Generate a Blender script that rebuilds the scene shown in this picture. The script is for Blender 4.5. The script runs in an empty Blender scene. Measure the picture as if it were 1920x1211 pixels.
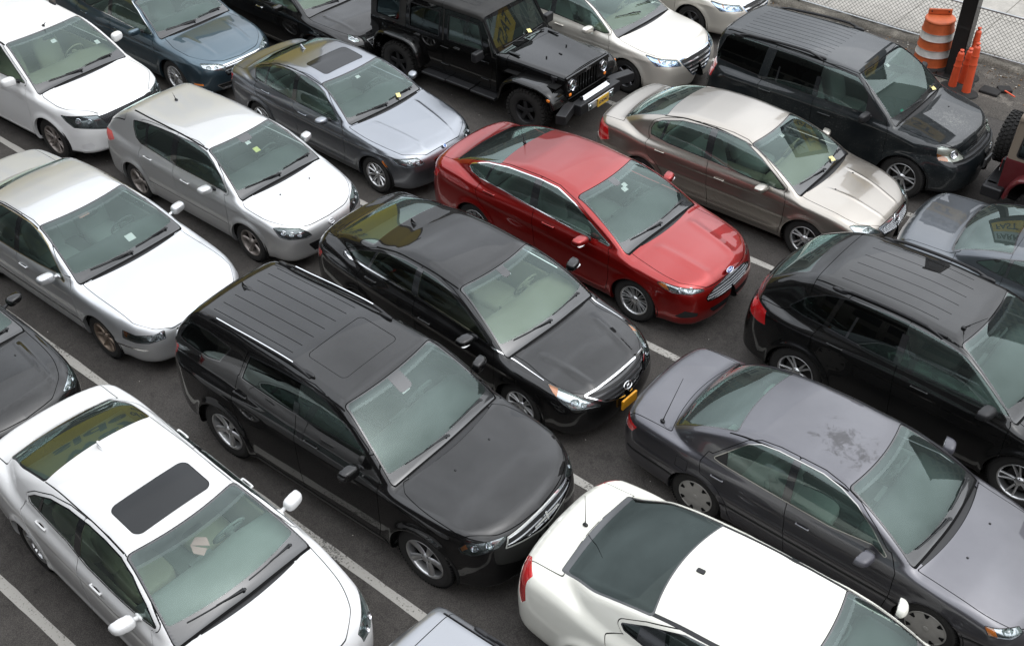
import bpy, math, random
import numpy as np
from mathutils import Matrix, Vector
random.seed(7); rng = np.random.default_rng(7)
SC = bpy.context.scene
COL = SC.collection

# ------------------------------------------------------------------ camera, world, sun, exposure
def setup_camera():
    f, th, psi, roll, H = 2079.64, .6907930, 2.2651497, -.0064607, 9.6054
    d = Vector((math.cos(th)*math.cos(psi), math.cos(th)*math.sin(psi), -math.sin(th)))
    r = d.cross(Vector((0, 0, 1))).normalized(); u = r.cross(d)
    r2 = math.cos(roll)*r + math.sin(roll)*u; u2 = -math.sin(roll)*r + math.cos(roll)*u
    cam = bpy.data.cameras.new('camera'); cam.sensor_width = 36; cam.lens = f/1920*36
    cam.clip_end = 1500; cam.clip_start = .1
    o = bpy.data.objects.new('camera', cam); COL.objects.link(o)
    m = Matrix((r2, u2, -d)).transposed().to_4x4(); m.translation = (0, 0, H)
    o.matrix_world = m; SC.camera = o
setup_camera()

SUN_EL, SUN_AZ = 58, 20      # degrees; azimuth measured from +X towards +Y
def setup_world():
    w = bpy.data.worlds.new('World'); SC.world = w; w.use_nodes = True
    nt = w.node_tree; nt.nodes.clear(); L = nt.links.new
    out = nt.nodes.new('ShaderNodeOutputWorld'); bg = nt.nodes.new('ShaderNodeBackground')
    sky = nt.nodes.new('ShaderNodeTexSky'); sky.sky_type = 'NISHITA'; sky.sun_disc = False
    sky.sun_elevation = math.radians(SUN_EL); sky.sun_rotation = math.radians(90-SUN_AZ)
    sky.air_density = 1.0; sky.dust_density = 4.0; sky.ozone_density = 1.0
    hs = nt.nodes.new('ShaderNodeHueSaturation'); hs.inputs['Saturation'].default_value = .10
    # an overcast layer: soft bright and dim cloud patches over the sky
    tc = nt.nodes.new('ShaderNodeTexCoord'); nz = nt.nodes.new('ShaderNodeTexNoise')
    nz.inputs['Scale'].default_value = 2.2; nz.inputs['Detail'].default_value = 6; nz.inputs['Roughness'].default_value = .55
    mr = nt.nodes.new('ShaderNodeMapRange'); mr.inputs[1].default_value = .3; mr.inputs[2].default_value = .7
    mr.inputs[3].default_value = .58; mr.inputs[4].default_value = 1.38
    mx = nt.nodes.new('ShaderNodeMix'); mx.data_type = 'RGBA'; mx.blend_type = 'MULTIPLY'; mx.inputs[0].default_value = 1
    L(tc.outputs['Generated'], nz.inputs['Vector']); L(nz.outputs[0], mr.inputs[0])
    fl = nt.nodes.new('ShaderNodeMix'); fl.data_type = 'RGBA'; fl.inputs[0].default_value = .6
    fl.inputs[7].default_value = (8.35, 8.85, 9.6, 1)
    L(sky.outputs[0], hs.inputs['Color']); L(hs.outputs[0], fl.inputs[6]); L(fl.outputs[2], mx.inputs[6])
    # an overcast sky is dimmer towards the horizon than overhead
    sx = nt.nodes.new('ShaderNodeSeparateXYZ'); L(tc.outputs['Generated'], sx.inputs[0])
    gr = nt.nodes.new('ShaderNodeMapRange'); gr.inputs[1].default_value = .04; gr.inputs[2].default_value = .60; gr.inputs[3].default_value = .22; gr.inputs[4].default_value = 1.2; L(sx.outputs['Z'], gr.inputs[0])
    mg = nt.nodes.new('ShaderNodeMath'); mg.operation = 'MULTIPLY'; L(mr.outputs[0], mg.inputs[0]); L(gr.outputs[0], mg.inputs[1]); L(mg.outputs[0], mx.inputs[7])
    L(mx.outputs[2], bg.inputs[0]); bg.inputs[1].default_value = .15
    L(bg.outputs[0], out.inputs[0])
setup_world()
def setup_sun():
    l = bpy.data.lights.new('sun', 'SUN'); l.energy = .6; l.angle = math.radians(130); l.color = (1, .97, .93)
    o = bpy.data.objects.new('sun', l); COL.objects.link(o)
    e, a = math.radians(SUN_EL), math.radians(SUN_AZ)
    dv = Vector((math.cos(e)*math.cos(a), math.cos(e)*math.sin(a), math.sin(e)))
    o.rotation_euler = dv.to_track_quat('Z', 'Y').to_euler()
setup_sun()
SC.view_settings.view_transform = 'Standard'; SC.view_settings.look = 'None'
SC.view_settings.exposure = 0.65; SC.view_settings.gamma = 1

# ------------------------------------------------------------------ materials
MATS = {}; S_MIN = [.007]
def lin(r, g, b):
    f = lambda c: (c/255/12.92) if c/255 <= .04045 else ((c/255+.055)/1.055)**2.4
    return (f(r), f(g), f(b))
def mat(name, col=(.5, .5, .5), rough=.5, metal=0., coat=0., emis=None, spec=.5, coat_rough=.03, bump=0, bscale=60, var=0, vscale=4):
    if name in MATS: return MATS[name]
    m = bpy.data.materials.new(name); m.use_nodes = True; nt = m.node_tree; b = nt.nodes['Principled BSDF']
    b.inputs['Base Color'].default_value = (*col, 1); b.inputs['Roughness'].default_value = rough
    b.inputs['Metallic'].default_value = metal; b.inputs['Coat Weight'].default_value = coat
    b.inputs['Coat Roughness'].default_value = coat_rough; b.inputs['Specular IOR Level'].default_value = spec
    L = nt.links.new
    if var:
        n = nt.nodes.new('ShaderNodeTexNoise'); n.inputs['Scale'].default_value = vscale; n.inputs['Detail'].default_value = 8
        tc = nt.nodes.new('ShaderNodeTexCoord'); L(tc.outputs['Object'], n.inputs['Vector'])
        mr = nt.nodes.new('ShaderNodeMapRange'); mr.inputs[3].default_value = 1-var; mr.inputs[4].default_value = 1+var
        L(n.outputs[0], mr.inputs[0])
        mx = nt.nodes.new('ShaderNodeMix'); mx.data_type = 'RGBA'; mx.blend_type = 'MULTIPLY'; mx.inputs[0].default_value = 1
        mx.inputs[6].default_value = (*col, 1); L(mr.outputs[0], mx.inputs[7]); L(mx.outputs[2], b.inputs['Base Color'])
    if bump:
        n = nt.nodes.new('ShaderNodeTexNoise'); n.inputs['Scale'].default_value = bscale; n.inputs['Detail'].default_value = 4
        tc = nt.nodes.new('ShaderNodeTexCoord'); L(tc.outputs['Object'], n.inputs['Vector'])
        bp = nt.nodes.new('ShaderNodeBump'); bp.inputs['Strength'].default_value = bump; bp.inputs['Distance'].default_value = .01
        L(n.outputs[0], bp.inputs['Height']); L(bp.outputs[0], b.inputs['Normal'])
    if emis:
        b.inputs['Emission Color'].default_value = (*emis[0], 1); b.inputs['Emission Strength'].default_value = emis[1]
    MATS[name] = m; return m

def paint(name, col, metal=0., rough=.35, flake=True, dirt=.12, dust=(.30, .28, .25), coat=1., spots=0., smear=None):
    """clear-coated car paint, with a thin film of dust; the inside of the shell is dull trim"""
    if name in MATS: return MATS[name]
    m = bpy.data.materials.new(name); m.use_nodes = True; nt = m.node_tree; b = nt.nodes['Principled BSDF']; L = nt.links.new
    out = nt.nodes['Material Output']
    b.inputs['Metallic'].default_value = metal; b.inputs['Roughness'].default_value = rough
    b.inputs['Coat Weight'].default_value = coat; b.inputs['Coat Roughness'].default_value = .015; b.inputs['Coat IOR'].default_value = 1.5
    if metal < .3: b.inputs['Specular IOR Level'].default_value = .08
    tc = nt.nodes.new('ShaderNodeTexCoord')
    n = nt.nodes.new('ShaderNodeTexNoise'); n.inputs['Scale'].default_value = 1.7; n.inputs['Detail'].default_value = 9; n.inputs['Roughness'].default_value = .65
    L(tc.outputs['Object'], n.inputs['Vector'])
    mr = nt.nodes.new('ShaderNodeMapRange'); mr.inputs[1].default_value = .38; mr.inputs[2].default_value = .75
    mr.inputs[3].default_value = dirt*.25; mr.inputs[4].default_value = dirt; L(n.outputs[0], mr.inputs[0])
    fac = mr.outputs[0]
    if spots:
        n2 = nt.nodes.new('ShaderNodeTexNoise'); n2.inputs['Scale'].default_value = 55; n2.inputs['Detail'].default_value = 2
        L(tc.outputs['Object'], n2.inputs['Vector'])
        m2 = nt.nodes.new('ShaderNodeMapRange'); m2.inputs[1].default_value = .60; m2.inputs[2].default_value = .68; m2.inputs[4].default_value = spots
        L(n2.outputs[0], m2.inputs[0])
        mm = nt.nodes.new('ShaderNodeMath'); mm.operation = 'MULTIPLY'; L(m2.outputs[0], mm.inputs[0])
        m3 = nt.nodes.new('ShaderNodeMapRange'); m3.inputs[1].default_value = .45; m3.inputs[2].default_value = .6; L(n.outputs[0], m3.inputs[0]); L(m3.outputs[0], mm.inputs[1])
        ma = nt.nodes.new('ShaderNodeMath'); ma.operation = 'ADD'; L(fac, ma.inputs[0]); L(mm.outputs[0], ma.inputs[1]); fac = ma.outputs[0]
    mx = nt.nodes.new('ShaderNodeMix'); mx.data_type = 'RGBA'; mx.inputs[6].default_value = (*col, 1); mx.inputs[7].default_value = (*dust, 1)
    L(fac, mx.inputs[0]); L(mx.outputs[2], b.inputs['Base Color'])
    if smear:                                   # an irregular mark with its own place: (x, y, rx, ry, colour, scale, low, high, amount)
        cx, cy, rx, ry, sc_, fs_, lo, hi, am = smear
        mp = nt.nodes.new('ShaderNodeMapping'); mp.vector_type = 'POINT'; mp.inputs[1].default_value = (-cx/rx, -cy/ry, 0); mp.inputs[3].default_value = (1/rx, 1/ry, 0); L(tc.outputs['Object'], mp.inputs[0])
        ln = nt.nodes.new('ShaderNodeVectorMath'); ln.operation = 'LENGTH'; L(mp.outputs[0], ln.inputs[0])
        n3 = nt.nodes.new('ShaderNodeTexNoise'); n3.inputs['Scale'].default_value = fs_; n3.inputs['Detail'].default_value = 9; n3.inputs['Roughness'].default_value = .72; n3.inputs['Distortion'].default_value = .8; L(tc.outputs['Object'], n3.inputs['Vector'])
        md = nt.nodes.new('ShaderNodeMath'); md.operation = 'MULTIPLY_ADD'; L(ln.outputs['Value'], md.inputs[0]); md.inputs[1].default_value = -.22; L(n3.outputs[0], md.inputs[2])
        m4 = nt.nodes.new('ShaderNodeMapRange'); m4.inputs[1].default_value = lo; m4.inputs[2].default_value = hi; m4.inputs[4].default_value = am; L(md.outputs[0], m4.inputs[0])
        m5 = nt.nodes.new('ShaderNodeMix'); m5.data_type = 'RGBA'; L(m4.outputs[0], m5.inputs[0]); L(mx.outputs[2], m5.inputs[6]); m5.inputs[7].default_value = (*sc_, 1); L(m5.outputs[2], b.inputs['Base Color'])
        m6 = nt.nodes.new('ShaderNodeMath'); m6.operation = 'SUBTRACT'; m6.inputs[0].default_value = coat; m6.use_clamp = True; L(m4.outputs[0], m6.inputs[1]); L(m6.outputs[0], b.inputs['Coat Weight'])
        m7 = nt.nodes.new('ShaderNodeMath'); m7.operation = 'MULTIPLY_ADD'; L(m4.outputs[0], m7.inputs[0]); m7.inputs[1].default_value = -metal; m7.inputs[2].default_value = metal; m7.use_clamp = True; L(m7.outputs[0], b.inputs['Metallic'])
    cr = nt.nodes.new('ShaderNodeMapRange'); cr.inputs[3].default_value = .012; cr.inputs[4].default_value = .22; L(fac, cr.inputs[0]); L(cr.outputs[0], b.inputs['Coat Roughness'])
    g = nt.nodes.new('ShaderNodeNewGeometry'); df = nt.nodes.new('ShaderNodeBsdfDiffuse'); df.inputs[0].default_value = (.09, .09, .088, 1)
    ms = nt.nodes.new('ShaderNodeMixShader'); L(g.outputs['Backfacing'], ms.inputs[0]); L(b.outputs[0], ms.inputs[1]); L(df.outputs[0], ms.inputs[2])
    L(ms.outputs[0], out.inputs[0])
    MATS[name] = m; return m

def glass(name, tint=(.55, .66, .62), haze=.10, hazecol=(.36, .43, .41), refl=1.0, rough=.0):
    """car glass: tinted see-through sheet with mirror reflection and a pale haze for dust and painted sky glare"""
    if name in MATS: return MATS[name]
    m = bpy.data.materials.new(name); m.use_nodes = True; nt = m.node_tree; nt.nodes.clear(); L = nt.links.new
    out = nt.nodes.new('ShaderNodeOutputMaterial')
    tr = nt.nodes.new('ShaderNodeBsdfTransparent'); tr.inputs[0].default_value = (*tint, 1)
    df = nt.nodes.new('ShaderNodeBsdfDiffuse'); df.inputs[0].default_value = (*hazecol, 1)  # haze colour: part dust film, part sky glare put into the glass
    gl = nt.nodes.new('ShaderNodeBsdfGlossy'); gl.inputs[1].default_value = rough; gl.inputs[0].default_value = (.82, .99, .94, 1)
    fr = nt.nodes.new('ShaderNodeFresnel'); fr.inputs[0].default_value = 1.5
    n = nt.nodes.new('ShaderNodeTexNoise'); n.inputs['Scale'].default_value = 1.3; n.inputs['Detail'].default_value = 5
    tc = nt.nodes.new('ShaderNodeTexCoord'); L(tc.outputs['Object'], n.inputs['Vector'])
    mr = nt.nodes.new('ShaderNodeMapRange'); mr.inputs[1].default_value = .3; mr.inputs[2].default_value = .7; mr.inputs[3].default_value = haze*.75; mr.inputs[4].default_value = haze*1.25
    L(n.outputs[0], mr.inputs[0])
    m1 = nt.nodes.new('ShaderNodeMixShader'); L(mr.outputs[0], m1.inputs[0]); L(tr.outputs[0], m1.inputs[1]); L(df.outputs[0], m1.inputs[2])
    k = nt.nodes.new('ShaderNodeMath'); k.operation = 'MULTIPLY'; k.use_clamp = True; k.inputs[1].default_value = refl*1.9; L(fr.outputs[0], k.inputs[0])
    m2 = nt.nodes.new('ShaderNodeMixShader'); L(k.outputs[0], m2.inputs[0]); L(m1.outputs[0], m2.inputs[1]); L(gl.outputs[0], m2.inputs[2])
    L(m2.outputs[0], out.inputs[0]); MATS[name] = m; return m

M_black = mat('black_plastic', (.012, .012, .013), .45, spec=.4)
M_gap = mat('seam_shadow_rubber', (.006, .006, .006), .8, spec=.1)
M_rubber = mat('tyre_rubber', (.022, .021, .020), .8, spec=.25, bump=.25, bscale=90, var=.3, vscale=9)
M_chrome = mat('chrome', (.85, .86, .87), .09, 1.)
M_alloy = mat('alloy_wheel', (.50, .50, .50), .28, .9, var=.15, vscale=8)
M_alloydk = mat('dirty_alloy_wheel', (.27, .24, .22), .42, .7, var=.3, vscale=12)
M_hubcap = mat('grey_hubcap', (.40, .385, .36), .42, .5, var=.2, vscale=12)
M_brake = mat('brake_dark', (.03, .028, .026), .6, .3)
M_under = mat('underbody_black', (.008, .008, .008), .9, spec=.1)
M_lens = glass('clear_lamp_lens', (.93, .95, .96), .03, refl=.9)
M_reflector = mat('lamp_reflector', (.50, .51, .53), .20, 1., bump=.22, bscale=26)
M_bulb = mat('lamp_bulb_bowl', (.85, .86, .9), .05, 1.)
M_amber = mat('amber_lens', (.75, .20, .015), .12, coat=1)
M_red = mat('red_lens', (.42, .008, .010), .10, coat=1, bump=.25, bscale=80)
M_redclear = mat('pale_red_lens', (.50, .10, .09), .12, coat=1)
M_white_lens = mat('white_lens', (.6, .6, .6), .12, coat=1)
M_plate = mat('licence_plate_yellow', (.72, .33, .015), .4)
M_plateink = mat('licence_plate_ink', (.02, .03, .09), .5)
M_paper = mat('paper_white', (.74, .62, .66), .6)
M_paperY = mat('paper_yellow', (.72, .62, .25), .6)
M_ginset = mat('grille_dark', (.012, .012, .012), .5)

# ------------------------------------------------------------------ surface pieces: (V, N, T)
def spl(pts):
    """smooth monotone-limited curve through points (x, y)"""
    p = np.asarray(sorted(pts), float); X, Y = p[:, 0], p[:, 1]
    if len(X) == 1: return lambda x: np.full(np.shape(x), Y[0])
    h = np.diff(X); dl = np.diff(Y)/h; m = np.zeros(len(X)); m[0], m[-1] = dl[0], dl[-1]
    for i in range(1, len(X)-1):
        if dl[i-1]*dl[i] > 0:
            w1, w2 = 2*h[i]+h[i-1], h[i]+2*h[i-1]; m[i] = (w1+w2)/(w1/dl[i-1]+w2/dl[i])
    def f(x):
        x = np.asarray(x, float); xc = np.clip(x, X[0], X[-1]); i = np.clip(np.searchsorted(X, xc)-1, 0, len(X)-2)
        t = (xc-X[i])/h[i]; t2 = t*t; t3 = t2*t
        return (2*t3-3*t2+1)*Y[i]+(t3-2*t2+t)*h[i]*m[i]+(-2*t3+3*t2)*Y[i+1]+(t3-t2)*h[i]*m[i+1]
    return f
def smax(a, b, k):
    h = np.maximum(k-np.abs(a-b), 0)/k
    return np.maximum(a, b)+h*h*k*.25
def smin(a, b, k): return -smax(-a, -b, k)
def nrm(v): return v/(np.linalg.norm(v, axis=-1, keepdims=True)+1e-12)

def join(*ps):
    ps = [p for p in ps if p is not None and len(p[2])]
    if not ps: return None
    V, N, T, o = [], [], [], 0
    for v, n, t in ps: V.append(v); N.append(n); T.append(t+o); o += len(v)
    return np.concatenate(V), np.concatenate(N), np.concatenate(T)
def mirror(p):
    s = np.array([1, -1, 1.]); return p[0]*s, p[1]*s, p[2][:, ::-1].copy()
def both(p): return join(p, mirror(p))
def offset(p, d): return p[0]+p[1]*d, p[1], p[2]
def moved(p, v): return p[0]+np.asarray(v, float), p[1], p[2]
def xform(p, R=None, t=None):
    V, N, T = p
    if R is not None: R = np.asarray(R, float); V = V@R.T; N = nrm(N@np.linalg.inv(R)); T = T if np.linalg.det(R) > 0 else T[:, ::-1].copy()
    if t is not None: V = V+np.asarray(t, float)
    return V, N, T
def rotz(a): c, s = math.cos(a), math.sin(a); return np.array([[c, -s, 0], [s, c, 0], [0, 0, 1.]])
def roty(a): c, s = math.cos(a), math.sin(a); return np.array([[c, 0, s], [0, 1., 0], [-s, 0, c]])
def rotx(a): c, s = math.cos(a), math.sin(a); return np.array([[1., 0, 0], [0, c, -s], [0, s, c]])
def compact(V, N, T):
    if not len(T): return (np.zeros((0, 3)), np.zeros((0, 3)), np.zeros((0, 3), int))
    m = np.zeros(len(V), bool); m[T.ravel()] = True; r = np.cumsum(m)-1; return V[m], N[m], r[T]

def _edges_mid(V, N, E):
    k_ = len(V)+1; E = np.sort(E, 1); h, inv = np.unique(E[:, 0]*k_+E[:, 1], return_inverse=True); u = np.stack([h//k_, h % k_], 1)
    return (V[u[:, 0]]+V[u[:, 1]])/2, nrm(N[u[:, 0]]+N[u[:, 1]]), inv.reshape(-1)
def refine(p, fn):
    V, N, T = p; d = fn(V, N); dt = d[T]
    L = np.max([np.linalg.norm(V[T[:, i]]-V[T[:, (i+1) % 3]], axis=1) for i in range(3)], axis=0)
    near = ((np.min(np.abs(dt), 1) < L*.5) | ((dt.min(1) < 0) & (dt.max(1) > 0))) & (L > S_MIN[0]) & (np.abs(dt).min(1) < .2)
    if not near.any(): return p
    t = T[near]; E = np.concatenate([t[:, [0, 1]], t[:, [1, 2]], t[:, [2, 0]]])
    mv, mn, inv = _edges_mid(V, N, E); k = len(t); o = len(V); a, b, c = inv[:k]+o, inv[k:2*k]+o, inv[2*k:]+o
    nt = np.concatenate([np.stack([t[:, 0], a, c], 1), np.stack([a, t[:, 1], b], 1), np.stack([c, b, t[:, 2]], 1), np.stack([a, b, c], 1)])
    return np.concatenate([V, mv]), np.concatenate([N, mn]), np.concatenate([T[~near], nt])
def split(p, fn, lv=2, skirt_in=0, skirt_out=0):
    """cut a piece along fn = 0; returns (inside, outside)"""
    if p is None or not len(p[2]): return p, p
    for _ in range(lv): p = refine(p, fn)
    V, N, T = p; d = fn(V, N); d = np.where(np.abs(d) < 1e-7, 1e-7, d); s = d < 0; c = s[T].sum(1)
    ins, outs = [T[c == 3]], [T[c == 0]]; nV, nN = V, N; cutfrom = len(V)
    mix = np.where((c == 1) | (c == 2))[0]; segs = np.zeros((0, 2), int)
    if len(mix):
        t = T[mix]; cc = c[mix]; lone = np.where((s[t] == (cc == 1)[:, None]))  # the lone vertex
        order = np.zeros(len(mix), int); order[lone[0]] = lone[1]
        t = t[np.arange(len(t))[:, None], (order[:, None]+np.arange(3)) % 3]
        E = np.concatenate([t[:, [0, 1]], t[:, [0, 2]]]); Es = np.sort(E, 1)
        k_ = len(V)+1; h, inv = np.unique(Es[:, 0]*k_+Es[:, 1], return_inverse=True); u = np.stack([h//k_, h % k_], 1)
        w = d[u[:, 0]]/(d[u[:, 0]]-d[u[:, 1]]); w = w[:, None]
        cv = V[u[:, 0]]*(1-w)+V[u[:, 1]]*w; cn = nrm(N[u[:, 0]]*(1-w)+N[u[:, 1]]*w)
        o = len(V); nV = np.concatenate([V, cv]); nN = np.concatenate([N, cn]); k = len(t); a, b = inv[:k]+o, inv[k:]+o
        tip = np.stack([t[:, 0], a, b], 1); q1 = np.stack([a, t[:, 1], t[:, 2]], 1); q2 = np.stack([a, t[:, 2], b], 1)
        one = cc == 1
        ins += [tip[one], q1[~one], q2[~one]]; outs += [tip[~one], q1[one], q2[one]]
        segs = np.stack([np.where(one, a, b), np.where(one, b, a)], 1)   # oriented for the inside
    I = compact(nV, nN, np.concatenate(ins)); O = compact(nV, nN, np.concatenate(outs))
    def skirt(depth, flip):
        sg = segs[:, ::-1] if flip else segs
        a, b = nV[sg[:, 0]], nV[sg[:, 1]]; na, nb = nN[sg[:, 0]], nN[sg[:, 1]]
        e = b-a; ok = np.linalg.norm(e, axis=1) > 1e-6; a, b, na, nb, e = a[ok], b[ok], na[ok], nb[ok], e[ok]
        sn = nrm(np.cross(e, na)); v = np.concatenate([a, b, b-nb*depth, a-na*depth]); n = np.concatenate([sn]*4); k = len(a); i = np.arange(k)
        fn_ = np.cross((b-a), (b-nb*depth-a)); fl = (fn_*sn).sum(1) < 0
        t1 = np.stack([i, i+k, i+2*k], 1); t2 = np.stack([i, i+2*k, i+3*k], 1); t1[fl] = t1[fl][:, ::-1]; t2[fl] = t2[fl][:, ::-1]
        return v, n, np.concatenate([t1, t2])
    if skirt_in and len(segs): I = join(I, skirt(skirt_in, False))
    if skirt_out and len(segs): O = join(O, skirt(skirt_out, True))
    return I, O

def poly_sd(pts, u, v, r=0.):
    """signed distance of (u, v) to a closed polygon, corners rounded by r"""
    P = np.asarray(pts, float); Q = np.roll(P, -1, 0)
    if r:
        c = P.mean(0)
        area = .5*np.sum(P[:, 0]*Q[:, 1]-Q[:, 0]*P[:, 1]); sg = 1 if area > 0 else -1
        e = nrm(Q-P); n = np.stack([-e[:, 1], e[:, 0]], 1)*sg
        np_, k = [], len(P)
        for i in range(k):
            n0, n1 = n[i-1], n[i]; b = n0+n1; np_.append(P[i]+b/(max(.25, (b@b)/2))*r)
        P = np.array(np_); Q = np.roll(P, -1, 0)
    best = np.full(u.shape, 1e9); ins = np.zeros(u.shape, bool)
    for (ax, ay), (bx, by) in zip(P, Q):
        ex, ey = bx-ax, by-ay; t = np.clip(((u-ax)*ex+(v-ay)*ey)/(ex*ex+ey*ey+1e-12), 0, 1)
        best = np.minimum(best, (u-ax-t*ex)**2+(v-ay-t*ey)**2)
        cr = ((ay > v) != (by > v)) & (u < (bx-ax)*(v-ay)/(by-ay+1e-12)+ax); ins ^= cr
    return np.where(ins, -1, 1)*np.sqrt(best)-r
def smooth_poly(pts, n=4):
    """Catmull-Rom through the points; a point given with a third value 1 stays a corner"""
    P = [np.array(p[:2], float) for p in pts]; C = [len(p) > 2 and p[2] for p in pts]; k = len(P); out = []
    for i in range(k):
        p0, p1, p2, p3 = P[i-1], P[i], P[(i+1) % k], P[(i+2) % k]
        m1 = (p2-p1) if C[i] else (p2-p0)/2; m2 = (p2-p1) if C[(i+1) % k] else (p3-p1)/2
        for j in range(n):
            t = j/n; out.append((2*t**3-3*t*t+1)*p1+(t**3-2*t*t+t)*m1+(-2*t**3+3*t*t)*p2+(t**3-t*t)*m2)
    return out
def fside(pts, r=0., ny=.25, smooth=0):
    if smooth: pts = smooth_poly(pts, smooth)
    pts = [q[:2] for q in pts]
    return lambda V, N: np.where(N[:, 1] > ny, poly_sd(pts, V[:, 0], V[:, 2], r), np.maximum(.5*(ny-N[:, 1])+.02, 0)+np.maximum(poly_sd(pts, V[:, 0], V[:, 2], r), 0))
def ftop(pts, r=0., nz=.1, smooth=0):
    if smooth: pts = smooth_poly(pts, smooth)
    pts = [q[:2] for q in pts]
    return lambda V, N: np.where(N[:, 2] > nz, poly_sd(pts, V[:, 0], V[:, 1], r), .3)
def fdir(pts3, dr, r=0., cosmin=.02, smooth=0):
    """region from 3-D points, projected along dr"""
    dr = nrm(np.asarray(dr, float)); a = nrm(np.cross([0, 0, 1.], dr)); b = np.cross(dr, a)
    P = np.asarray([q[:3] for q in pts3], float); q = np.stack([P@a, P@b], 1)
    if smooth: q = smooth_poly([tuple(x) for x in q], smooth)
    return lambda V, N: np.where(N@dr > cosmin, poly_sd(q, V@a, V@b, r), .3)
def fand(*fs): return lambda V, N: np.max([f(V, N) for f in fs], axis=0)
def fneg(f): return lambda V, N: -f(V, N)
def fshift(f, o): return lambda V, N: f(V, N)+o

# ------------------------------------------------------------------ Blender objects
def make(name, items, parent=None, loc=None):
    """one mesh object from a list of (piece, material)"""
    if isinstance(items, tuple) and len(items) == 2 and not isinstance(items[0], (list,)) and hasattr(items[1], 'node_tree'): items = [items]
    items = [(p, m) for p, m in items if p is not None and len(p[2])]
    me = bpy.data.meshes.new(name); mi, ms = [], []
    for p, m in items:
        if m not in ms: ms.append(m)
        mi += [ms.index(m)]*len(p[2])
    if items:
        V, N, T = join(*[p for p, m in items])
        fn_ = np.cross(V[T[:, 1]]-V[T[:, 0]], V[T[:, 2]]-V[T[:, 0]]); bad = (fn_*(N[T[:, 0]]+N[T[:, 1]]+N[T[:, 2]])).sum(1) < 0; T = T.copy(); T[bad] = T[bad][:, ::-1]
        if loc is not None: V = V-np.asarray(loc)
        me.vertices.add(len(V)); me.vertices.foreach_set('co', V.astype(np.float32).ravel())
        me.loops.add(len(T)*3); me.loops.foreach_set('vertex_index', T.astype(np.int32).ravel())
        me.polygons.add(len(T)); me.polygons.foreach_set('loop_start', np.arange(0, len(T)*3, 3, dtype=np.int32))
        me.polygons.foreach_set('loop_total', np.full(len(T), 3, np.int32))
        for m in ms: me.materials.append(m)
        me.polygons.foreach_set('material_index', np.array(mi, np.int32))
        me.polygons.foreach_set('use_smooth', np.ones(len(T), bool))
        me.attributes.new('custom_normal', 'FLOAT_VECTOR', 'POINT').data.foreach_set('vector', nrm(N).astype(np.float32).ravel())
        me.update(calc_edges=True)
    o = bpy.data.objects.new(name, me); COL.objects.link(o)
    if parent: o.parent = parent
    if loc is not None: o.location = loc
    return o
def thing(name, label, cat, loc=(0, 0, 0), rz=0, group=None):
    o = bpy.data.objects.new(name, None); COL.objects.link(o); o.location = loc; o.rotation_euler = (0, 0, rz)
    o.empty_display_size = .3; o['label'] = label; o['category'] = cat
    if group: o['group'] = group
    return o
def sub(name, parent, loc=(0, 0, 0), rot=(0, 0, 0)):
    o = bpy.data.objects.new(name, None); COL.objects.link(o); o.parent = parent; o.location = loc; o.rotation_euler = rot; return o
def tag(o, label, cat, group=None, kind=None):
    if label: o['label'] = label
    if cat: o['category'] = cat
    if group: o['group'] = group
    if kind: o['kind'] = kind
    return o

# ------------------------------------------------------------------ small solids
def from_faces(V, F):
    """flat-shaded piece from polygons"""
    vs, ns, ts, o = [], [], [], 0; V = np.asarray(V, float)
    for f in F:
        q = V[list(f)]; n = np.cross(q[1]-q[0], q[2]-q[0])
        if np.linalg.norm(n) < 1e-12 and len(f) > 3: n = np.cross(q[2]-q[0], q[3]-q[0])
        n = nrm(n); vs.append(q); ns.append(np.tile(n, (len(f), 1))); ts += [(o, o+i, o+i+1) for i in range(1, len(f)-1)]; o += len(f)
    return np.concatenate(vs), np.concatenate(ns), np.array(ts)
def box(x0, x1, y0, y1, z0, z1, bev=0.):
    if bev:
        c = ((x0+x1)/2, (y0+y1)/2, (z0+z1)/2); return rbox(c, (abs(x1-x0)/2, abs(y1-y0)/2, abs(z1-z0)/2), bev)
    V = [(x, y, z) for x in (x0, x1) for y in (y0, y1) for z in (z0, z1)]
    return from_faces(V, [(0, 1, 3, 2), (4, 6, 7, 5), (0, 4, 5, 1), (2, 3, 7, 6), (0, 2, 6, 4), (1, 5, 7, 3)])
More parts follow.
